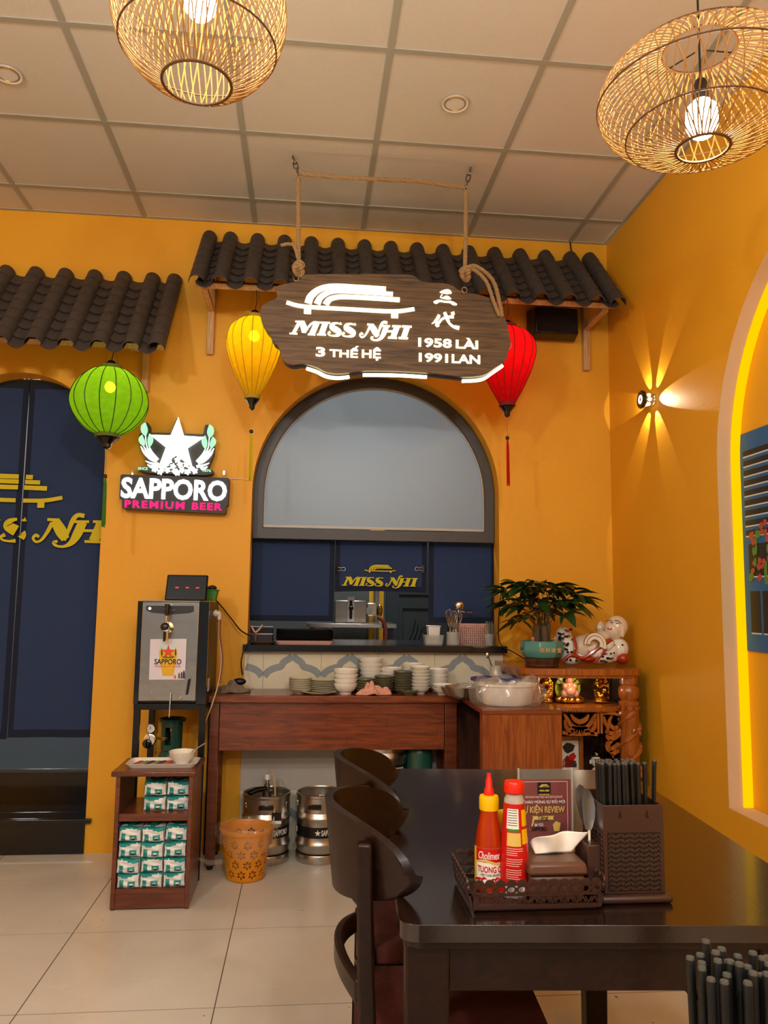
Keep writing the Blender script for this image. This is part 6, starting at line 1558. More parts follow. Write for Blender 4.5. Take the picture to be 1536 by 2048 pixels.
def column(x, y, r):
    zt = AZ-.0445
    pr = [(0,.001),(r,.001),(r,.05),(r*.85,.06),(r*.9,.09),(r*.92,zt-.135),(r*.98,zt-.128),(r*.98,zt-.116),(r*.72,zt-.108),(r*.95,zt-.092),(r*1.0,zt-.070),(r*.95,zt-.048),(r*.70,zt-.034),(r*.85,zt-.030),(r*.85,zt),(0,zt)]
    MB().lathe(pr, 28, (x, y, 0)).build('column', 'altar_wood', al)
    mb = MB(); rd = random.Random(int(x*100))
    for s in range(2):                      # dragons coiling up the shaft
        pts = [(x+r*(.93+.04*math.sin(9*k/40))*math.cos(s*PI+2*PI*3.2*k/80+.5), y+r*.95*math.sin(s*PI+2*PI*3.2*k/80+.5), .10+(zt-.26)*k/80) for k in range(81)]
        mb.tube(pts, [r*(.20+.06*math.sin(k*.9)) for k in range(81)], 7)
    for k in range(46):
        a_ = rd.random()*6.28; z = .1+(zt-.26)*rd.random(); mb.ball((x+r*.9*math.cos(a_), y+r*.9*math.sin(a_), z), (r*.24, r*.24, r*.36), 8, 5, Matrix.Rotation(rd.random()*3, 3, 'Y'))
    o = mb.build('dragon_carving', 'altar_wood', al); o['kind'] = 'stuff'
    for k in range(10):
        a_ = 2*PI*k/10; MB().prism([(.012*math.cos(PI*j/6), -.018*math.sin(PI*j/6)) for j in range(7)][::-1], (x+r*.97*math.cos(a_), y+r*.97*math.sin(a_), zt-.135), (-math.sin(a_), math.cos(a_), 0), UZ, (math.cos(a_), math.sin(a_), 0), .003).build('petal_carving', 'altar_wood', al)
for c_ in colpos: column(*c_)
shP = [tuple(p) for p in smooth_path([(1.075,3.80),(1.20,3.745),(1.34,3.730),(1.46,3.740),(1.555,3.79)], 4)]
MB().prism(shP+[(1.62,4.20),(1.05,4.20)], (0,0,sfz-.016), UX, UY, UZ, .016).build('upper_shelf', 'altar_wood', al, bevel=.004)
mb = MB()
for i in range(44):
    t_ = i/43; k_ = t_*(len(shP)-1); a_ = int(min(k_, len(shP)-2)); f_ = k_-a_; p_ = V(*shP[a_]).lerp(V(*shP[a_+1]), f_) if False else Vector((shP[a_][0]*(1-f_)+shP[a_+1][0]*f_, shP[a_][1]*(1-f_)+shP[a_+1][1]*f_, 0))
    mb.ball((p_.x, p_.y+.001, sfz-.019), (.005, .004, .005), 6, 4)
o = mb.build('bead_moulding', 'altar_wood', al); o['kind'] = 'stuff'
MB().box(1.10, 1.60, 4.06, 4.066, sfz+.001, AZ-.046).build('mirror', 'mirror', al)
MB().box(1.04, 1.63, 4.19, 4.21, .02, AZ-.0445).build('back_panel', 'altar_dark', al)
MB().box(1.605, 1.63, 3.80, 4.19, .02, AZ-.0445).build('side_panel', 'altar_dark', al)
MB().box(1.04, 1.06, 3.92, 4.19, .02, AZ-.0445).build('side_panel', 'altar_dark', al)
MB().box(1.065, 1.60, 3.80, 4.18, .30, .318).build('lower_shelf', 'altar_wood', al); MB().box(1.10, 1.56, 3.78, 4.18, .02, .05).build('floor_board', 'altar_wood', al)
lamp('altar_fill_light', 'POINT', (1.33, 3.80, AZ-.062), .55, (1, .88, .62), .012)  # added warm fill light brightening the gilded figures, no fixture of its own
# carved frieze: pierced scrollwork
fy_ = 3.765
def carve(strokes, name, t=.010, yy=fy_):
    mb = MB(); w = lambda x, y: z6(x, y, yy)
    s = .00068*.985
    for st_ in strokes: mb.ribbon([(w(x, y).x, w(x, y).z, k*s) for x, y, k in st_], (0, yy, 0), UX, UZ, -UY, t)
    return mb.build(name, 'altar_wood', al)
carve([[(820,1172,22),(1090,1172,22)], [(1080,1172,26),(1085,1340,22)], [(1100,1172,22),(1100,1340,24)]], 'frieze_frame')
carve([[(830,1195,10),(850,1230,26),(885,1280,30),(940,1300,24),(1000,1290,26),(1040,1240,30),(1060,1195,12)], [(880,1200,12),(905,1235,30),(945,1255,34),(990,1235,30),(1010,1200,12)], [(835,1240,10),(845,1290,28),(870,1330,22),(860,1345,10)], [(1060,1230,10),(1052,1290,28),(1030,1330,24),(1050,1345,10)],
       [(870,1310,10),(900,1300,28),(940,1318,40),(985,1302,28),(1020,1312,10)], [(900,1335,12),(940,1290,16),(980,1335,12)], [(925,1345,10),(942,1300,14),(958,1345,10)], [(820,1330,26),(860,1342,22),(940,1348,18),(1030,1342,22),(1075,1345,30)]], 'frieze_scrollwork')
carve([[(1110,1200,12),(1150,1190,22),(1200,1195,22),(1235,1210,10)], [(1120,1215,12),(1130,1260,26),(1150,1300,22),(1140,1340,26)], [(1180,1210,10),(1160,1260,24),(1190,1300,30),(1225,1290,20)], [(1150,1330,20),(1190,1340,34),(1230,1320,26)],
       [(1140,1350,20),(1160,1375,34),(1200,1372,30),(1235,1350,20)], [(1180,1390,20),(1150,1420,34),(1160,1460,34),(1200,1440,30),(1230,1410,20)], [(1165,1470,20),(1190,1480,34),(1230,1465,24)], [(1185,1490,14),(1190,1520,6)]], 'dragon_bracket')
# ================================================================== figures inside the altar
def blob(name, label, cat, parts, base, vox=.0035, sm=3, group=None):
    """parts: {part name: (material, [(centre, radii, rotation about y)])}, centres relative to base"""
    t = thing(name, label, cat, base, group=group)
    for pn, (m, L) in parts.items():
        mb = MB()
        for it in L:
            c, r = it[0], it[1]; M_ = Matrix.Rotation(math.radians(it[2]), 3, 'Y') if len(it) > 2 else None
            mb.ball(c, r, 14, 10, M_)
        o = mb.build(pn, m, t, world=False)
        if vox and len(L) > 1: remesh(o, vox, sm)
    return t
def zoff(x, y, Y, base): return z6(x, y, Y)-Vector(base)
by = 3.90
g0 = V(z6(875, 1120, by).x, by, sfz)
gm = blob('gold_buddha', 'small seated gilded Buddha figure with a green halo on the altar shelf', 'figurine', {
    'lotus_base': ('gold', [((0,0,.012),(.062,.045,.014)), ((-.035,-.03,.018),(.02,.018,.014)), ((.035,-.03,.018),(.02,.018,.014)), ((0,-.036,.018),(.02,.016,.014)), ((-.055,-.005,.02),(.02,.018,.018)), ((.055,-.005,.02),(.02,.018,.018))]),
    'body': ('stone_pink', [((0,0,.055),(.036,.028,.034)), ((0,-.012,.06),(.030,.022,.026)), ((-.03,-.004,.045),(.018,.018,.02)), ((.03,-.004,.045),(.018,.018,.02)), ((-.026,0,.082),(.015,.015,.018)), ((.026,0,.082),(.015,.015,.018)), ((0,0,.09),(.024,.018,.015))]),
    'head': ('stone_pink', [((0,-.003,.112),(.0165,.016,.019)), ((-.017,0,.110),(.004,.004,.010)), ((.017,0,.110),(.004,.004,.010)), ((0,-.019,.108),(.003,.003,.004))])}, g0, .0025)
hz_ = g0.z+.10
MB().prism([(.066*math.cos(2*PI*k/32), .066*math.sin(2*PI*k/32)) for k in range(32)], (g0.x, by+.032, hz_-.03), UX, UZ, -UY, .006).build('halo_disc', 'halo', gm)
for k in range(7):
    a_ = math.radians(20+140*k/6-0); MB().obox((g0.x+.058*math.cos(a_), by+.0245, hz_-.03+.058*math.sin(a_)), (.030, .003, .006), Matrix.Rotation(-a_, 3, 'Y')).build('halo_ray', 'black', gm)
rg_ = random.Random(6)
def beast(label, x, s, seed, h=.10):
    r = random.Random(seed); b = V(x, by-.01, sfz)
    L = [((0,0,.035),(.04*s,.03,.03)), ((0,0,.012),(.046*s,.036,.013))]
    for k in range(26): a_ = r.random()*6.28; zz_ = .02+r.random()*h; q = .036*(1-.35*zz_/h)*s; L.append(((q*math.cos(a_), q*.75*math.sin(a_), zz_), (.009+.007*r.random(),)*3))
    Hd = [((-.012,-.012,h+.005),(.020,.020,.018)), ((-.026,-.022,h-.002),(.012,.012,.010)), ((-.008,-.01,h+.024),(.007,.006,.010)), ((.008,-.006,h+.020),(.007,.006,.010))]
    Tl = [((.034,.0,.05+.010*k),(.010,.010,.010)) for k in range(6)]+[((.030-.004*k,.0,.105+.006*k),(.008,.008,.008)) for k in range(4)]
    return blob('gold_beast', label, 'figurine', {'body': ('gold', L), 'head': ('gold', Hd), 'tail': ('gold', Tl)}, b, .003, 1, 'gilded beasts on the altar shelf')
beast('gilded guardian beast right of the seated Buddha in the altar', z6(1105, 1100, by).x, 1.05, 3, .105)
beast('gilded guardian beast left of the seated Buddha in the altar', z6(690, 1050, by).x, .85, 5, .095)
# framed picture and crowned figurine in the lower compartment
fz0 = .319
fp = thing('framed_picture', 'gold-framed ink painting of a dark bird standing in the altar', 'picture', (z6(850, 1500, 3.88).x, 3.89, fz0))
pr_ = z6(975, 1360, 3.88); pxr, pzt = pr_.x, pr_.z; pxl = pxr-.20
for (a_, b_, c_, d_) in ((pxl, pxl+.022, fz0, pzt), (pxr-.022, pxr, fz0, pzt), (pxl+.0222, pxr-.0222, pzt-.022, pzt), (pxl+.0222, pxr-.0222, fz0, fz0+.022)): MB().box(a_, b_, 3.878, 3.895, c_, d_).build('frame_bar', 'altar_wood', fp, bevel=.003)
MB().box(pxl+.02, pxr-.02, 3.890, 3.894, fz0+.02, pzt-.02).build('canvas', 'paper', fp)
w3 = lambda x, y: (z6(x, y, 3.889).x, z6(x, y, 3.889).z)
def inkshape(pts, m, nm, d=.0006): return MB().prism([w3(x, y) for x, y in pts][::-1], (0, 3.8899, 0), UX, UZ, -UY, d).build(nm, m, fp)
inkshape([(822,1440),(850,1410),(880,1412),(915,1430),(900,1470),(860,1490),(838,1475)], 'ink', 'painted_bird')
inkshape([(870,1500),(905,1480),(925,1510),(905,1540),(870,1530)], 'red_label', 'painted_body', .0009)
inkshape([(822,1540),(860,1500),(885,1530),(925,1545),(905,1590),(822,1590)], 'paper_red', 'painted_ground', .0007); inkshape([(880,1590),(900,1560),(928,1560),(925,1590)], 'dark_grey', 'painted_rock', .0009)
text_mb('五', V(*[w3(828, 1540)[0], 3.8889, w3(828, 1540)[1]]), UX, UZ, -UY, h=.02, t=.0004).build('painted_character', 'paper', fp); text_mb('方', V(*[w3(828, 1572)[0], 3.8889, w3(828, 1572)[1]]), UX, UZ, -UY, h=.02, t=.0004).build('painted_character', 'paper', fp)
hb = z6(1065, 1540, 3.84)
cfb = V(hb.x, 3.84, fz0)
hz3 = hb.z-fz0
cf = blob('crowned_figurine', 'white porcelain figurine with a dark crown inside the altar', 'figurine', {
    'robe': ('porcelain', [((0,0,.04),(.05,.04,.04)), ((0,0,.09),(.04,.034,.05)), ((-.03,0,.12),(.02,.02,.03)), ((.03,0,.12),(.02,.02,.03)), ((0,0,.135),(.022,.02,.03))]),
    'head': ('porcelain', [((0,-.004,hz3),(.024,.024,.030)), ((0,-.027,hz3-.002),(.004,.004,.006)), ((-.026,0,hz3-.006),(.006,.006,.012)), ((.026,0,hz3-.006),(.006,.006,.012))]),
    'crown': ('black_gloss', [((0,0,hz3+.026),(.027,.025,.012)), ((0,0,hz3+.038),(.018,.018,.010))]),
    'beard': ('ink', [((0,-.024,hz3-.026),(.006,.004,.010)), ((0,-.022,hz3-.036),(.004,.003,.008))])}, cfb, .0025, 2)
for sg in (-1, 1):
    MB().tube(smooth_path([(cfb.x+sg*.004, 3.84-.0265, hb.z+.008), (cfb.x+sg*.011, 3.84-.0255, hb.z+.012), (cfb.x+sg*.018, 3.84-.0215, hb.z+.008)], 4), .0014, 5).build('eyebrow', 'ink', cf)
    MB().tube([(cfb.x+sg*.005, 3.84-.0268, hb.z+.002), (cfb.x+sg*.015, 3.84-.0245, hb.z+.002)], .0012, 5).build('eye', 'ink', cf)
MB().tube([(cfb.x-.005, 3.84-.0262, hb.z-.014), (cfb.x+.005, 3.84-.0262, hb.z-.014)], .0016, 5).build('mouth', 'red_label', cf); MB().ball((cfb.x, 3.84-.022, hb.z+.034), (.009,.006,.008), 8, 6).build('crown_jewel', 'gold', cf)
# ================================================================== reclining porcelain Buddha
BYd = 3.90
b0 = V(z6(1060, 830, BYd).x, BYd, AZ)
U6 = lambda x, y, dy=0: z6(x, y, BYd+dy)-b0
K6 = (z6(1000, 700, BYd)-z6(0, 700, BYd)).length/1000
def E6(x, y, rx, ry, rz, dy=0, rot=0):     # ellipsoid in crop units, depth radius in metres
    c = U6(x, y, dy); c.z = max(c.z, 0.0); return ((c.x, c.y, c.z), (rx*K6, rz, ry*K6), rot)
bud = blob('reclining_buddha', 'porcelain laughing Buddha reclining in a red and white flowered robe, holding a fan', 'figurine', {
    'robe': ('porcelain', [E6(860,730,70,110,.05), E6(830,640,60,80,.045,.01), E6(880,790,80,50,.055), E6(1000,770,130,60,.055), E6(1150,730,110,80,.06), E6(1225,720,80,80,.055), E6(1250,790,55,48,.05), E6(1090,790,150,45,.058)]),
    'belly': ('skin_glaze', [E6(970,710,80,85,.050,-.012), E6(1020,680,75,70,.045,-.012), E6(1110,640,60,50,.04,-.006)]),
    'head': ('skin_glaze', [E6(1222,560,80,80,.048,-.004), E6(1190,585,66,68,.042,-.010), E6(1155,575,26,34,.026,-.014), E6(1200,620,50,40,.034,-.01), E6(1262,590,18,52,.012,-.04)]),
    'raised_hand': ('skin_glaze', [E6(1098,570,34,38,.022,.03), E6(1085,555,12,32,.008,.02,20), E6(1104,548,12,34,.008,.02), E6(1122,560,12,30,.008,.02,-20), E6(1110,610,30,40,.022,.03)]),
    'fan_hand': ('skin_glaze', [E6(1040,718,38,26,.018,-.055), E6(1018,730,14,12,.008,-.062), E6(1030,738,14,10,.008,-.062), E6(1060,700,12,18,.008,-.066)]),
    'sleeve': ('porcelain', [E6(1085,745,60,34,.026,-.046,-35), E6(1150,700,56,40,.03,-.04,-35)])}, b0, .0032, 3)
def band(pts, m, nm, dy, t=.006):
    mb = MB(); mb.tube(smooth_path([tuple(b0+U6(x, y, d_)) for x, y, d_ in pts], 5), t, 7); return mb.build(nm, m, bud)
band([(905,640,-.045),(918,700,-.060),(915,760,-.062),(960,790,-.064),(1010,770,-.066),(1080,720,-.072),(1130,690,-.070),(1180,655,-.058)], 'red_robe', 'robe_trim', 0, .009)
band([(815,815,-.050),(880,770,-.062),(940,780,-.064)], 'red_robe', 'robe_trim', 0, .008); band([(1060,822,-.056),(1100,770,-.066),(1140,720,-.068)], 'red_robe', 'robe_trim', 0, .008)
band([(1095,645,-.048),(1130,660,-.056),(1170,650,-.052)], 'gold', 'bead_necklace', 0, .005)
o = MB().ball(b0+U6(1255, 790, -.02), (50*K6, .048, 44*K6), 16, 10).build('robe_hem', 'red_robe', bud); MB().ball(b0+U6(1005, 795, -.03), (60*K6, .045, 26*K6), 16, 10).build('robe_lining', 'red_robe', bud)
fc = b0+U6(1060, 690, -.082)
fan = [(math.cos(math.radians(a_)), math.sin(math.radians(a_))) for a_ in range(-5, 200, 12)]
R1, R0 = 82*K6, 34*K6
FU, FV = V(math.cos(.35), 0, -math.sin(.35)), V(math.sin(.35), 0, math.cos(.35))
fano = MB().prism([(x*R1, y*R1) for x, y in fan]+[(x*R0, y*R0) for x, y in fan[::-1]], fc, FU, FV, -UY, .003).build('fan', 'porcelain', bud)
for RR in (R1, R1*.74, R0): MB().tube([fc+FU*(x*RR)+FV*(y*RR)+V(0,-.003,0) for x, y in fan], .0018, 5).build('fan_rib', 'gold', fano)
# flowers painted on the robe
rf = random.Random(12); dots = []
for (x0, x1, y0, y1, n, dy) in ((795,900,580,660,16,-.052),(800,890,680,780,12,-.060),(1130,1290,650,740,16,-.058),(850,950,778,812,8,-.066),(1090,1210,740,820,16,-.064)):
    for k in range(n): dots.append((rf.uniform(x0, x1), rf.uniform(y0, y1), dy))
for i, (x, y, dy) in enumerate(dots):
    p_ = b0+U6(x, y, dy+.012); m = ('ink', 'red_robe', 'black')[i % 3]; MB().ball(p_, (.0065+.003*rf.random(), .009, .0055), 7, 5).build('painted_flower', m, bud)
for pts, m, w in ([[(1125,520,-.0),(1145,512,0),(1165,518,0)], 'ink', .0014], [[(1178,515,0),(1200,515,0),(1222,535,0)], 'ink', .0018], [[(1150,530,0),(1165,528,0)], 'ink', .0018], [[(1185,532,0),(1205,535,0)], 'ink', .0018], [[(1130,568,0),(1145,578,0),(1160,570,0)], 'red_label', .0026]):
    pp = []
    for x, y, _ in pts:
        q = b0+U6(x, y, 0); dx = (q.x-(b0+U6(1205, 570)).x)/(88*K6); dzv = (q.z-(b0+U6(1205, 570)).z)/(80*K6); q.y = BYd-.008-.048*math.sqrt(max(.05, 1-dx*dx*.8-dzv*dzv*.6)); pp.append(tuple(q))
    MB().tube(smooth_path(pp, 4), w, 5).build('face_paint', m, bud)
# ================================================================== potted money tree
PY = 3.84
pc_ = V(z6(673, 825, PY).x, PY, AZ)
pt_ = thing('potted_tree', 'money tree with dark green fingered leaves in a turquoise pot on the altar', 'potted plant', pc_)
pw_ = (z6(818, 700, PY).x-z6(528, 700, PY).x)/2; zr = z6(670, 662, PY).z-AZ; zs_ = z6(670, 790, PY).z-AZ
MB().lathe([(0,.001),(pw_*.80,.001),(pw_*.84,.006),(pw_*.78,.012),(pw_*.86,zs_-.006),(pw_*.86,zs_),(0,zs_)], 8, a0=PI/8).build('wooden_stand', 'altar_dark', pt_, world=False, bevel=.002)
potm = MB().lathe([(0,zs_+.0005),(pw_*.80,zs_+.0005),(pw_*.92,zs_+.006),(pw_*1.06,zs_+.030),(pw_*1.08,zs_+.045),(pw_*1.05,zr-.004),(pw_*1.02,zr),(pw_*.92,zr),(pw_*.92,zr-.018),(0,zr-.018)], 8, a0=PI/8).build('pot', 'teal_pot', pt_, world=False, bevel=.004)
MB().lathe([(0,zr-.012),(pw_*.6,zr-.014),(pw_*.93,zr-.017)], 24).build('soil', 'soil', pt_, world=False)
for i, chh in enumerate('招财进宝'):
    text_mb(chh, (pc_.x-.042+.028*i+.012, PY-pw_*1.0-.0018, AZ+zs_+(zr-zs_)*.52), UX, UZ, -UY, h=.022, t=.0012, off=.01).build('gold_character', 'gold_print', potm)
tr_ = [((-.028,0),.019,.075,(-.03,0)), ((.012,-.01),.017,.070,(.01,-.012)), ((.034,.01),.013,.085,(.04,.012)), ((0,.02),.015,.09,(-.005,.02))]
for (x, y), r, h, (tx_, ty_) in tr_:
    MB().tube(smooth_path([(x*1.1, y, zr-.02), (x, y, zr+h*.3), (tx_*.9, ty_, zr+h*.75), (tx_, ty_, zr+h)], 4), [r*(1.1-.25*k/12) for k in range(13)], 10).build('trunk', 'bark', pt_, world=False)
# two tiny pink figures at the foot of the trunks are built as their own things below
lm_ = MB(); nL = 8
for side in (0,):
    vs = []; fs = []
    for j in range(nL+1):
        t_ = j/nL; w_ = .185*math.sin(PI*t_**.8)**.9*(1-.15*t_); zc_ = .10*t_*(1-t_)-.16*t_*t_
        vs += [(-w_, t_, zc_+w_*.30), (0, t_, zc_), (w_, t_, zc_+w_*.30)]
    for j in range(nL): fs += [(3*j, 3*j+1, 3*j+4, 3*j+3), (3*j+1, 3*j+2, 3*j+5, 3*j+4)]
    lm_.add(vs, fs)
lmesh = lm_.mesh('leaf', 'leaf', 60)
rp = random.Random(21)
heads = []
zc0 = z6(670, 400, PY).z-AZ
stems = MB()
targets = []
for (x, y, n_) in ((420,300,2),(500,270,2),(590,265,3),(680,260,2),(760,270,3),(850,290,2),(930,340,2),(450,400,2),(540,390,2),(640,370,2),(740,380,3),(850,390,2),(560,470,2),(700,440,2),(500,520,1),(800,470,1),(620,300,2),(890,330,1)):
    for k in range(n_): targets.append((x+rp.uniform(-25, 25), y+rp.uniform(-20, 20), rp.uniform(-.085, .085)))
for (x, y, dy) in targets:
    h_ = z6(x, y, PY)-pc_; h_.y = dy; q = rp.choice(tr_); st0 = V(q[3][0], q[3][1], zr+q[2]-.004)
    mid = st0.lerp(h_, .5)+V(0, 0, .025)
    MB().tube(smooth_path([tuple(st0), tuple(mid), tuple(h_)], 4), .0017, 5).build('petiole', 'stem', pt_, world=False)
    out = math.atan2(h_.y*1.2, h_.x)
    nl = rp.choice((5, 5, 6))
    for k in range(nl):
        a_ = out+math.radians(-95+190*k/(nl-1))+rp.uniform(-.15, .15); L_ = rp.uniform(.095, .150)*(1.0 if abs(k-(nl-1)/2) < 1.6 else .72)
        o = piece('leaf', lmesh, pt_, (0,0,0)); o.location = h_
        tilt = rp.uniform(-.55, .25)
        o.rotation_euler = (Matrix.Rotation(a_-PI/2, 4, 'Z') @ Matrix.Rotation(tilt, 4, 'X') @ Matrix.Rotation(rp.uniform(-.5, .5), 4, 'Y')).to_euler(); o.scale = (L_, L_, L_)
for (x, y, lx, ly, lz) in ((330,300,-.12,-.02,-.045),(980,390,.09,-.02,-.02),(930,420,.10,-.03,-.05)):
    h_ = z6(x if x > 400 else 400, y if x > 400 else 285, PY)-pc_; h_.y = -.02
    o = piece('leaf', lmesh, pt_, (0,0,0)); o.location = h_; d = V(lx, ly, lz).normalized(); o.rotation_euler = d.to_track_quat('Y', 'Z').to_euler(); o.scale = (.14, .14, .14) if x < 400 else (.1, .1, .1)
for (x, y, lab) in ((605, 645, 'tiny pink figure at the left of the money tree trunks'), (768, 625, 'tiny pink figure at the right of the money tree trunks')):
    q = z6(x, y+18, PY-.045); q.z = AZ+zr-.0165; blob('pot_figure', lab, 'figurine', {'body': ('stone_pink', [((0,0,.010),(.011,.010,.010)), ((-.008,-.004,.012),(.005,.005,.006)), ((.008,-.004,.012),(.005,.005,.006))]), 'head': ('stone_pink', [((0,-.002,.026),(.0085,.0085,.0085)), ((.0,-.002,.034),(.005,.005,.004))])}, q, .0018, 2, 'tiny figures in the pot')
# ================================================================== basin, bowls and jar on the return cabinet
RY = 3.60
bc = V(z6(415, 1100, RY).x, RY, DZ)
bs_ = thing('plastic_basin', 'white fluted plastic tub inside a clear bag on the return cabinet', 'tub', bc)
rb_, hb_ = (z6(620, 1000, RY).x-z6(215, 1000, RY).x)/2, z6(415, 990, RY-.1).z-DZ
n_ = 72; P = [(0,.002),(.80,.002),(.86,.010),(.97,hb_-.012),(1.05,hb_-.010),(1.06,hb_),(.98,hb_),(.94,hb_-.008),(.80,.014),(0,.012)]
mb = MB(); vs = []
for r, z in P:
    for k in range(n_):
        fl2 = 1+(.018*(k % 2) if .005 < z < hb_-.015 else 0); a_ = 2*PI*k/n_; vs.append((rb_*r*fl2*math.cos(a_), rb_*.72*r*fl2*math.sin(a_), z))
mb.add(vs, [(i*n_+k, i*n_+(k+1) % n_, (i+1)*n_+(k+1) % n_, (i+1)*n_+k) for i in range(len(P)-1) for k in range(n_)]); mb.build('tub_body', 'plastic_white', bs_, world=False)
MB().lathe([(0,hb_*.72),(rb_*.5,hb_*.75),(rb_*.86,hb_*.70)], 24, sy=.72).build('contents', 'tissue_paper', bs_, world=False)
bt_ = thing('blue_tub', 'shallow tub with a violet-blue rim behind the bagged white tub', 'tub', (bc.x-.02, RY+.11, DZ))
hb2 = z6(400, 935, RY+.11).z-DZ
MB().lathe([(0,.001),(.085,.001),(.092,.01),(.115,hb2-.01),(.112,hb2-.008),(.085,.012),(0,.010)], 30, sy=.55).build('tub_body', 'plastic_clear', bt_, world=False)
mat('violet_rim', '#4c4a78', .35); mat('dark_filling', '#5a3038', .8)
MB().lathe([(.110,hb2-.012),(.124,hb2-.012),(.126,hb2),(.118,hb2+.004),(.108,hb2)], 36, sy=.55).build('rim', 'violet_rim', bt_, world=False); MB().lathe([(0,hb2*.7),(.10,hb2*.7)], 24, sy=.55).build('contents', 'dark_filling', bt_, world=False)
bgb = thing('plastic_bag', 'crumpled clear plastic bag wrapped around the white tub', 'bag', (bc.x, RY, DZ))
def bagq(u, v):
    a_ = 2*PI*u; w_ = 1+.05*math.sin(7*a_+3*v)+.035*math.sin(13*a_-5*v)
    ax = 1.0+(.30 if math.cos(a_) > 0 else .22)*max(0, abs(math.cos(a_)))**3*math.sin(PI*min(1, v*1.2))
    z = .003+v*(hb_+.022+.012*math.sin(5*a_)+.008*math.sin(11*a_)); r = 1.10-.10*v*v
    return (rb_*1.04*r*w_*ax*math.cos(a_), rb_*.78*r*w_*math.sin(a_), z)
MB().grid(bagq, 64, 12).build('film', 'bag', bgb, world=False)
def bagt(u, v):
    a_ = 2*PI*u; r = 1.0-.55*v+.04*math.sin(9*a_); return (rb_*1.05*r*math.cos(a_), rb_*.76*r*math.sin(a_), hb_+.020+.014*math.sin(5*a_)*(1-v)+.02*math.sin(4*a_+v*6)*v-.02*v)
MB().grid(bagt, 64, 8).build('film_top', 'bag', bgb, world=False)
for i, (zx, Y_, r, h) in enumerate(((95, 3.80, .085, .06), (25, 3.90, .062, .045), (150, 3.93, .070, .055))):
    q = V(z6(zx, 1000, Y_).x, Y_, DZ)
    mbw = thing('mixing_bowl', ['large steel mixing bowl left of the bagged tub', 'small steel mixing bowl at the desk corner', 'steel mixing bowl behind the other two'][i], 'bowl', q, group='steel mixing bowls')
    MB().lathe([(0,.001),(r*.45,.001),(r*.75,h*.35),(r*.95,h*.85),(r*1.04,h),(r*1.04,h+.002),(r*.94,h*.9),(r*.72,h*.38),(0,.006)], 30).build('bowl_body', 'steel', mbw, world=False)
    MB().grid(lambda u, v: (r*1.05*(v+.01)*math.cos(2*PI*u)*(1+.05*math.sin(9*2*PI*u)), r*1.05*(v+.01)*math.sin(2*PI*u), h+.006+.010*math.sin(3*2*PI*u+4*v)*(1-v*.5)), 30, 6).build('film_cover', 'bag', mbw, world=False)
jq = V(z6(335, 900, 3.99).x, 3.99, DZ)
hj = z6(335, 848, 3.99).z-DZ
jr = thing('glass_jar', 'small glass jar with a spoon behind the bagged tub', 'jar', jq)
MB().lathe([(0,.001),(.030,.001),(.033,.008),(.033,hj-.03),(.026,hj-.016),(.028,hj),(.024,hj),(.022,hj-.016),(.029,hj-.03),(.029,.008),(0,.006)], 24).build('jar_body', 'glass_jar', jr, world=False)
MB().lathe([(0,.007),(.028,.008),(.028,hj*.55),(0,hj*.55)], 20).build('contents', 'towel_multi', jr, world=False)
e0, e1 = z6(315, 870, 3.99)-jq, z6(275, 770, 3.98)-jq
MB().tube([V(.004,0,.02), e0, e1], [.003, .003, .003], 8).ball(e1, (.010, .004, .016), 10, 6).build('spoon', 'steel', jr, world=False)
# ================================================================== things on the granite sill
SZ_ = 1.0432
z5 = lambda x, y, Y: at(480+x/2.844, 1060+y/2.844, Y)
def flat_tray(label, x, y, w, d, z, m, h=.014, rot=0):
    o = tray(MB(), w, d, h, .002, .010, 4).build('serving_tray', m); o.location = (x, y, z); o.rotation_euler = (0, 0, rot); tag(o, label, 'tray', 'trays on the granite sill'); return o
sx0 = z5(368, 650, 4.27).x; wT = z5(535, 650, 4.27).x-z5(202, 650, 4.27).x
flat_tray('pale pink tray under the stack of black trays', sx0, 4.275, wT, .17, SZ_, 'pink_plastic', .020)
ORD2 = ['lowest', 'second', 'third', 'fourth', 'fifth', 'sixth', 'topmost']
for i in range(7): flat_tray(f'black tray on the pale pink tray, {ORD2[i]} of the black stack' if i in (0, 6) else f'black tray on the pale pink tray, {ORD2[i]} from below in the black stack', sx0+(.004 if i % 2 else -.003), 4.285, wT*.97, .165, SZ_+.016+i*.0075, 'black', .016)
p_ = z5(128, 660, 4.26); flat_tray('brown board lying at the left end of the granite sill', p_.x, 4.255, .138, .10, SZ_, 'brown_box', .010)
kb = thing('dark_container', 'low black box at the left end of the granite sill', 'box', (p_.x, 4.36, SZ_))
kx0, kx1 = z5(62, 600, 4.36).x, z5(190, 600, 4.36).x
MB().box(kx0, kx1, 4.31, 4.40, SZ_, SZ_+.045).build('lower_box', 'black', kb, bevel=.003); MB().box(kx0+.004, kx1-.002, 4.312, 4.398, SZ_+.0455, SZ_+.052).build('pink_layer', 'pink_plastic', kb); MB().box(kx0, kx1, 4.31, 4.40, SZ_+.0525, SZ_+.085).build('upper_box', 'black_gloss', kb, bevel=.003); MB().box(kx0, kx1, 4.309, 4.32, SZ_+.0855, SZ_+.089).build('lid_edge', 'steel', kb)
tg = thing('tongs', 'pink-handled tongs hooked at the left end of the sill', 'tongs', z5(95, 580, 4.28))
for k, y_o in ((0, 0), (1, .008)): MB().tube(smooth_path([tuple(z5(65, 545+40*k, 4.29+y_o)), tuple(z5(85, 580, 4.28+y_o)), tuple(z5(105, 570-6*k, 4.28+y_o)), tuple(z5(128, 540+8*k, 4.28+y_o))], 5), .0045, 6).build('arm', 'rubber_red' if k else 'pink_plastic', tg)
MB().cyl(z5(90, 585, 4.28), V(z5(90, 585, 4.28).x, 4.28, SZ_+.0005), .003, n=8).build('hook_stem', 'steel', tg)
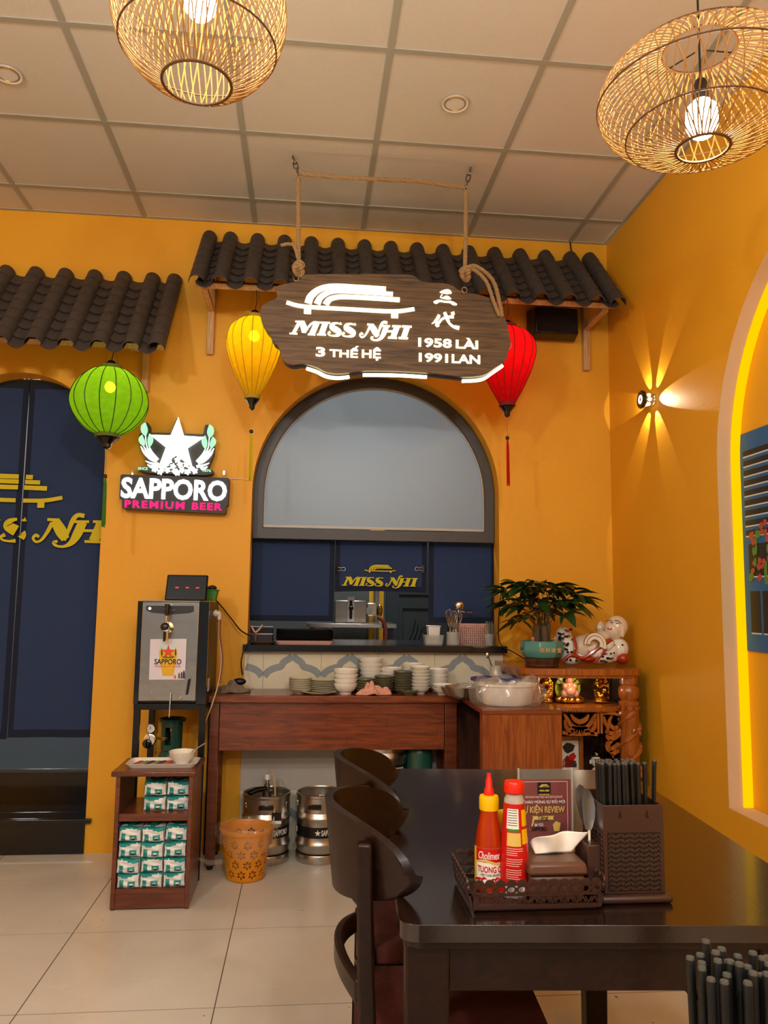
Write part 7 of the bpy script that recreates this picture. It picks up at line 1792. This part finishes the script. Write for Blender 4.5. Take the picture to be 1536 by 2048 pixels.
# clear container, white box, whisks, basket, cutlery
def tub(label, x0, x1, Y_, h, m, name='storage_tub', cat='container', z=SZ_):
    a_, b_ = z5(x0, 650, Y_).x, z5(x1, 650, Y_).x; t = thing(name, label, cat, ((a_+b_)/2, Y_+.04, z)); mb = MB()
    lo = [(a_+.006, Y_+.006), (b_-.006, Y_+.006), (b_-.006, Y_+.074), (a_+.006, Y_+.074)]; hi = [(a_, Y_), (b_, Y_), (b_, Y_+.08), (a_, Y_+.08)]
    mb.hexa([(x, y, z) for x, y in lo], [(x, y, z+h) for x, y in hi]); mb.build('tub_body', m, t, bevel=.004)
    MB().box(a_-.003, b_+.003, Y_-.003, Y_+.083, z+h+.0002, z+h+.005).build('lid', m, t, bevel=.002); return t
tub('small clear plastic container on the granite sill beside the whisks', 1052, 1160, 4.235, .048, 'plastic_clear')
tub('white box behind the clear plastic container on the sill', 1072, 1140, 4.36, .095, 'white', 'white_box', 'box')
wx = z5(1213, 650, 4.25).x
wj = thing('whisk_jar', 'glass jar holding steel whisks and a ladle on the granite sill', 'jar', (wx, 4.26, SZ_))
hj2 = z5(1213, 580, 4.26).z-SZ_
MB().lathe([(0,.001),(.036,.001),(.037,.006),(.034,hj2*.7),(.036,hj2),(.033,hj2),(.031,hj2*.7),(.033,.006),(0,.005)], 24).build('jar_body', 'plastic_clear', wj, world=False)
for i, (x, lab) in enumerate(((1188, 'steel whisk at the left in the whisk jar'), (1218, 'steel whisk in the middle of the whisk jar'), (1246, 'steel whisk at the right in the whisk jar'))):
    b_ = V(wx+(-.012+.012*i), 4.26+.006*(i-1), SZ_+.008); tp_ = z5(x, 450+8*i, 4.255+.006*(i-1)); w_ = thing('whisk', lab, 'whisk', b_, group='whisks in the jar')
    mid_ = b_.lerp(tp_, .42); MB().tube([b_, mid_], .0042, 8).build('handle', 'steel', w_)
    ax = (tp_-mid_); s_v = ax.cross(UY).normalized(); f_v = ax.cross(s_v).normalized()
    for k in range(4):
        a_ = PI*k/4; d_ = s_v*math.cos(a_)+f_v*math.sin(a_)
        MB().tube(smooth_path([tuple(mid_), tuple(mid_+ax*.35+d_*.012), tuple(mid_+ax*.8+d_*.020), tuple(tp_), tuple(mid_+ax*.8-d_*.020), tuple(mid_+ax*.35-d_*.012), tuple(mid_)], 4), .0011, 4).build('wire_loop', 'chrome', w_)
ld = thing('ladle', 'steel ladle standing above the whisks', 'ladle', (wx+.006, 4.275, SZ_+.01))
lt_ = z5(1248, 430, 4.285)
MB().tube([V(wx+.006, 4.275, SZ_+.010), lt_+V(-.004, 0, -.02)], .0032, 8).build('handle', 'steel', ld)
MB().ball(lt_, (.026, .016, .026), 18, 10).build('bowl', 'chrome', ld); MB().ball(z5(1300, 468, 4.285), (.022, .010, .005), 12, 6).build('spoon_bowl', 'chrome', ld)
MB().tube([z5(1282, 468, 4.285), lt_+V(.0, 0, -.03)], .002, 6).build('spoon_neck', 'chrome', ld)
pbk = thing('pink_basket', 'pink perforated plastic basket on the granite sill', 'basket', (z5(1328, 640, 4.32).x, 4.36, SZ_))
a_, b_ = z5(1248, 600, 4.33).x, z5(1410, 600, 4.33).x; zt_ = z5(1330, 540, 4.33).z
fr = MB(); nx, nz = 14, 8; Wd, Hd = b_-a_, zt_-SZ_
for i in range(nx+1): fr.box(a_+Wd*i/nx-.0016, a_+Wd*i/nx+.0016, 4.330, 4.3325, SZ_, zt_)
for j in range(nz+1): fr.box(a_-.001, b_+.001, 4.3298, 4.3327, SZ_+Hd*j/nz-(.0016 if j else 0), SZ_+Hd*j/nz+.0016+(.006 if j == nz else 0))
o = fr.build('front_grid', 'pink_plastic', pbk); o['kind'] = 'stuff'
MB().box(a_, a_+.0025, 4.333, 4.41, SZ_, zt_).build('side_wall', 'pink_plastic', pbk)
MB().box(b_-.0025, b_, 4.333, 4.41, SZ_, zt_).build('side_wall', 'pink_plastic', pbk); MB().box(a_+.003, b_-.003, 4.408, 4.41, SZ_, zt_).build('rear_wall', 'pink_plastic', pbk)
cx3 = z5(1418, 640, 4.26).x
ct = thing('straw_tumbler', 'clear tumbler of wrapped straws at the right end of the sill', 'tumbler', (cx3, 4.27, SZ_))
MB().lathe([(0,.001),(.021,.001),(.026,.062),(.024,.062),(.020,.004),(0,.004)], 20).build('tumbler_glass', 'plastic_clear', ct, world=False)
rs = random.Random(5)
for i in range(9):
    o = MB().tube([(0,0,0),(0,0,.125)], .0022, 6).build('straw', 'acrylic' if i % 2 else 'steel', ct, world=False); a2 = rs.random()*6.28; o.location = (.008*math.cos(a2), .008*math.sin(a2), .006); o.rotation_euler = (rs.uniform(-.08, .08), rs.uniform(-.09, .09), 0)
fb = thing('plastic_sheet', 'flat crumpled plastic bag hanging over the right edge of the granite sill', 'bag', (z5(1355, 660, 4.2).x, 4.2, SZ_))
xa, xb = z5(1275, 650, 4.2).x, z5(1435, 650, 4.2).x
MB().grid(lambda u, v: V(xa+(xb-xa)*u, 4.155+.10*v+.004*math.sin(7*u), (SZ_+.003+.008*abs(math.sin(9*u+5*v)) if v > .12 else SZ_-.012*(1-v/.12)*(math.sin(PI*u)**2)+.003)), 24, 12).build('film', 'bag', fb)
# cable running down from the sill to the altar
tag(MB().tube(smooth_path([tuple(z5(1490, 300, 4.215)), tuple(z5(1475, 450, 4.215)), tuple(z5(1470, 600, 4.21)), tuple(z5(1490, 660, 4.15)), tuple(z6(460, 745, 4.10)), tuple(z6(550, 800, 4.02))], 6), .003, 6).build('power_cable', 'black'), 'black cable running from the window edge down to the altar', 'cable')
# ================================================================== kitchen seen through the serving window
KYp = 5.25
q = lambda x, y, Y=KYp: at(480+x/2.844, 1060+y/2.844, Y)
sh = thing('steel_shelf', 'stainless kitchen table seen through the serving window', 'table', (q(700, 560).x, KYp+.2, 0))
a_, b_ = q(380, 530), q(892, 530)
MB().box(a_.x, b_.x, KYp, KYp+.45, a_.z-.028, a_.z).build('table_top', 'brushed', sh, bevel=.003)
for x in (a_.x+.02, b_.x-.05):
    for y in (KYp+.03, KYp+.39): MB().box(x, x+.03, y, y+.03, 0, a_.z-.0285).build('leg', 'black_metal', sh)
sl_ = thing('meat_slicer', 'grey steel slicing machine on the kitchen table', 'slicer', (q(640, 500).x, KYp+.12, a_.z))
b0_, b1_ = q(540, 400, KYp+.05), q(722, 400, KYp+.05)
MB().box(b0_.x, b1_.x, KYp+.05, KYp+.22, a_.z+.0005, b0_.z).build('housing', 'brushed', sl_, bevel=.006)
MB().box(q(612, 450).x, q(652, 450).x, KYp+.03, KYp+.0495, a_.z+.01, q(630, 378).z).build('slide_rail', 'steel', sl_); MB().box(q(624, 450).x, q(640, 450).x, KYp+.024, KYp+.0295, a_.z+.03, q(630, 400).z).build('slide_groove', 'black', sl_)
MB().ball(q(632, 445, KYp+.02), (.016, .012, .016), 12, 8).build('knob', 'black', sl_); MB().box(q(725, 450).x, q(785, 450).x, KYp+.06, KYp+.18, q(740, 490).z, q(740, 415).z).build('motor_box', 'steel', sl_, bevel=.008)
MB().box(q(708, 460).x, q(755, 460).x, KYp+.052, KYp+.0595, q(735, 478).z, q(735, 442).z).build('switch_plate', 'white', sl_); MB().ball(q(795, 460, KYp+.1), (.02, .02, .045), 12, 8).build('valve', 'brass', sl_)
MB().tube([Vector(x) for x in smooth_path([tuple(q(785, 495, KYp-.01)), tuple(q(815, 520, KYp-.03)), tuple(q(830, 580, KYp-.04)), tuple(q(825, 640, KYp-.04)), tuple(q(815, 700, KYp-.03))], 6)], .014, 8).build('red_hose', 'rubber_red', sl_)
pot = thing('dark_pan', 'dark round pan below the kitchen table', 'pan', (q(640, 600, KYp+.1).x, KYp+.15, .70))
MB().lathe([(0,.0),(.10,.0),(.17,.06),(.19,.16),(.185,.16),(.16,.06),(0,.01)], 28).build('pan_body', 'black', pot, world=False)
MB().box(q(420, 640).x, q(880, 640).x, KYp+.02, KYp+.42, .66, .6995).build('under_shelf', 'brushed', sh)
kd = struct(MB().box(q(832, 500, 6.34).x, q(1180, 500, 6.34).x, 6.34, 6.399, 0, 2.05).build('door_2', 'kitchen_door'), 'dark grey panelled kitchen door')
dx0, dx1 = q(832, 500, 6.34).x, q(1180, 500, 6.34).x
for (za, zc_) in ((.15, .72), (.80, 1.25), (1.33, 1.95)):
    m_ = MB(); xa, xb = dx0+.10, dx1-.10
    for (p1, p2, p3, p4) in ((xa, xb, za, za+.03), (xa, xb, zc_-.03, zc_), (xa, xa+.03, za+.03, zc_-.03), (xb-.03, xb, za+.03, zc_-.03)): m_.box(p1, p2, 6.325, 6.3399, p3, p4)
    m_.build('door_moulding', 'kitchen_door', kd)
m_ = MB(); cxd, czd = (dx0+dx1)/2, 1.02
for k in range(5): m_.ribbon([(cxd-.12+.05*k, czd-.10, .012), (cxd-.06+.04*k, czd+.02*k-.02, .02), (cxd+.02*k-.02, czd+.12-.03*k, .012)], (0, 6.3399, 0), UX, UZ, -UY, .012)
m_.build('door_carving', 'kitchen_door', kd)
struct(MB().box(q(735, 400, 6.37).x, dx0-.02, 6.37, 6.399, .02, 3.0).build('trim_2', 'orange'), 'orange strip of kitchen wall beside the dark door')
# wall socket strip / shelves of the kitchen
rk = thing('wire_rack', 'steel kitchen rack behind the slicing machine', 'rack', (q(640, 380, 5.9).x, 5.95, 0))
for z_ in (.9, 1.22, 1.42):
    MB().box(q(500, 380, 5.9).x, q(800, 380, 5.9).x, 5.9, 6.2, z_, z_+.02).build('rack_shelf', 'steel', rk)
for x in (q(500, 380, 5.9).x+.01, q(800, 380, 5.9).x-.03):
    for y in (5.905, 6.175): MB().box(x, x+.02, y, y+.02, 0, 1.7).build('rack_post', 'steel', rk)
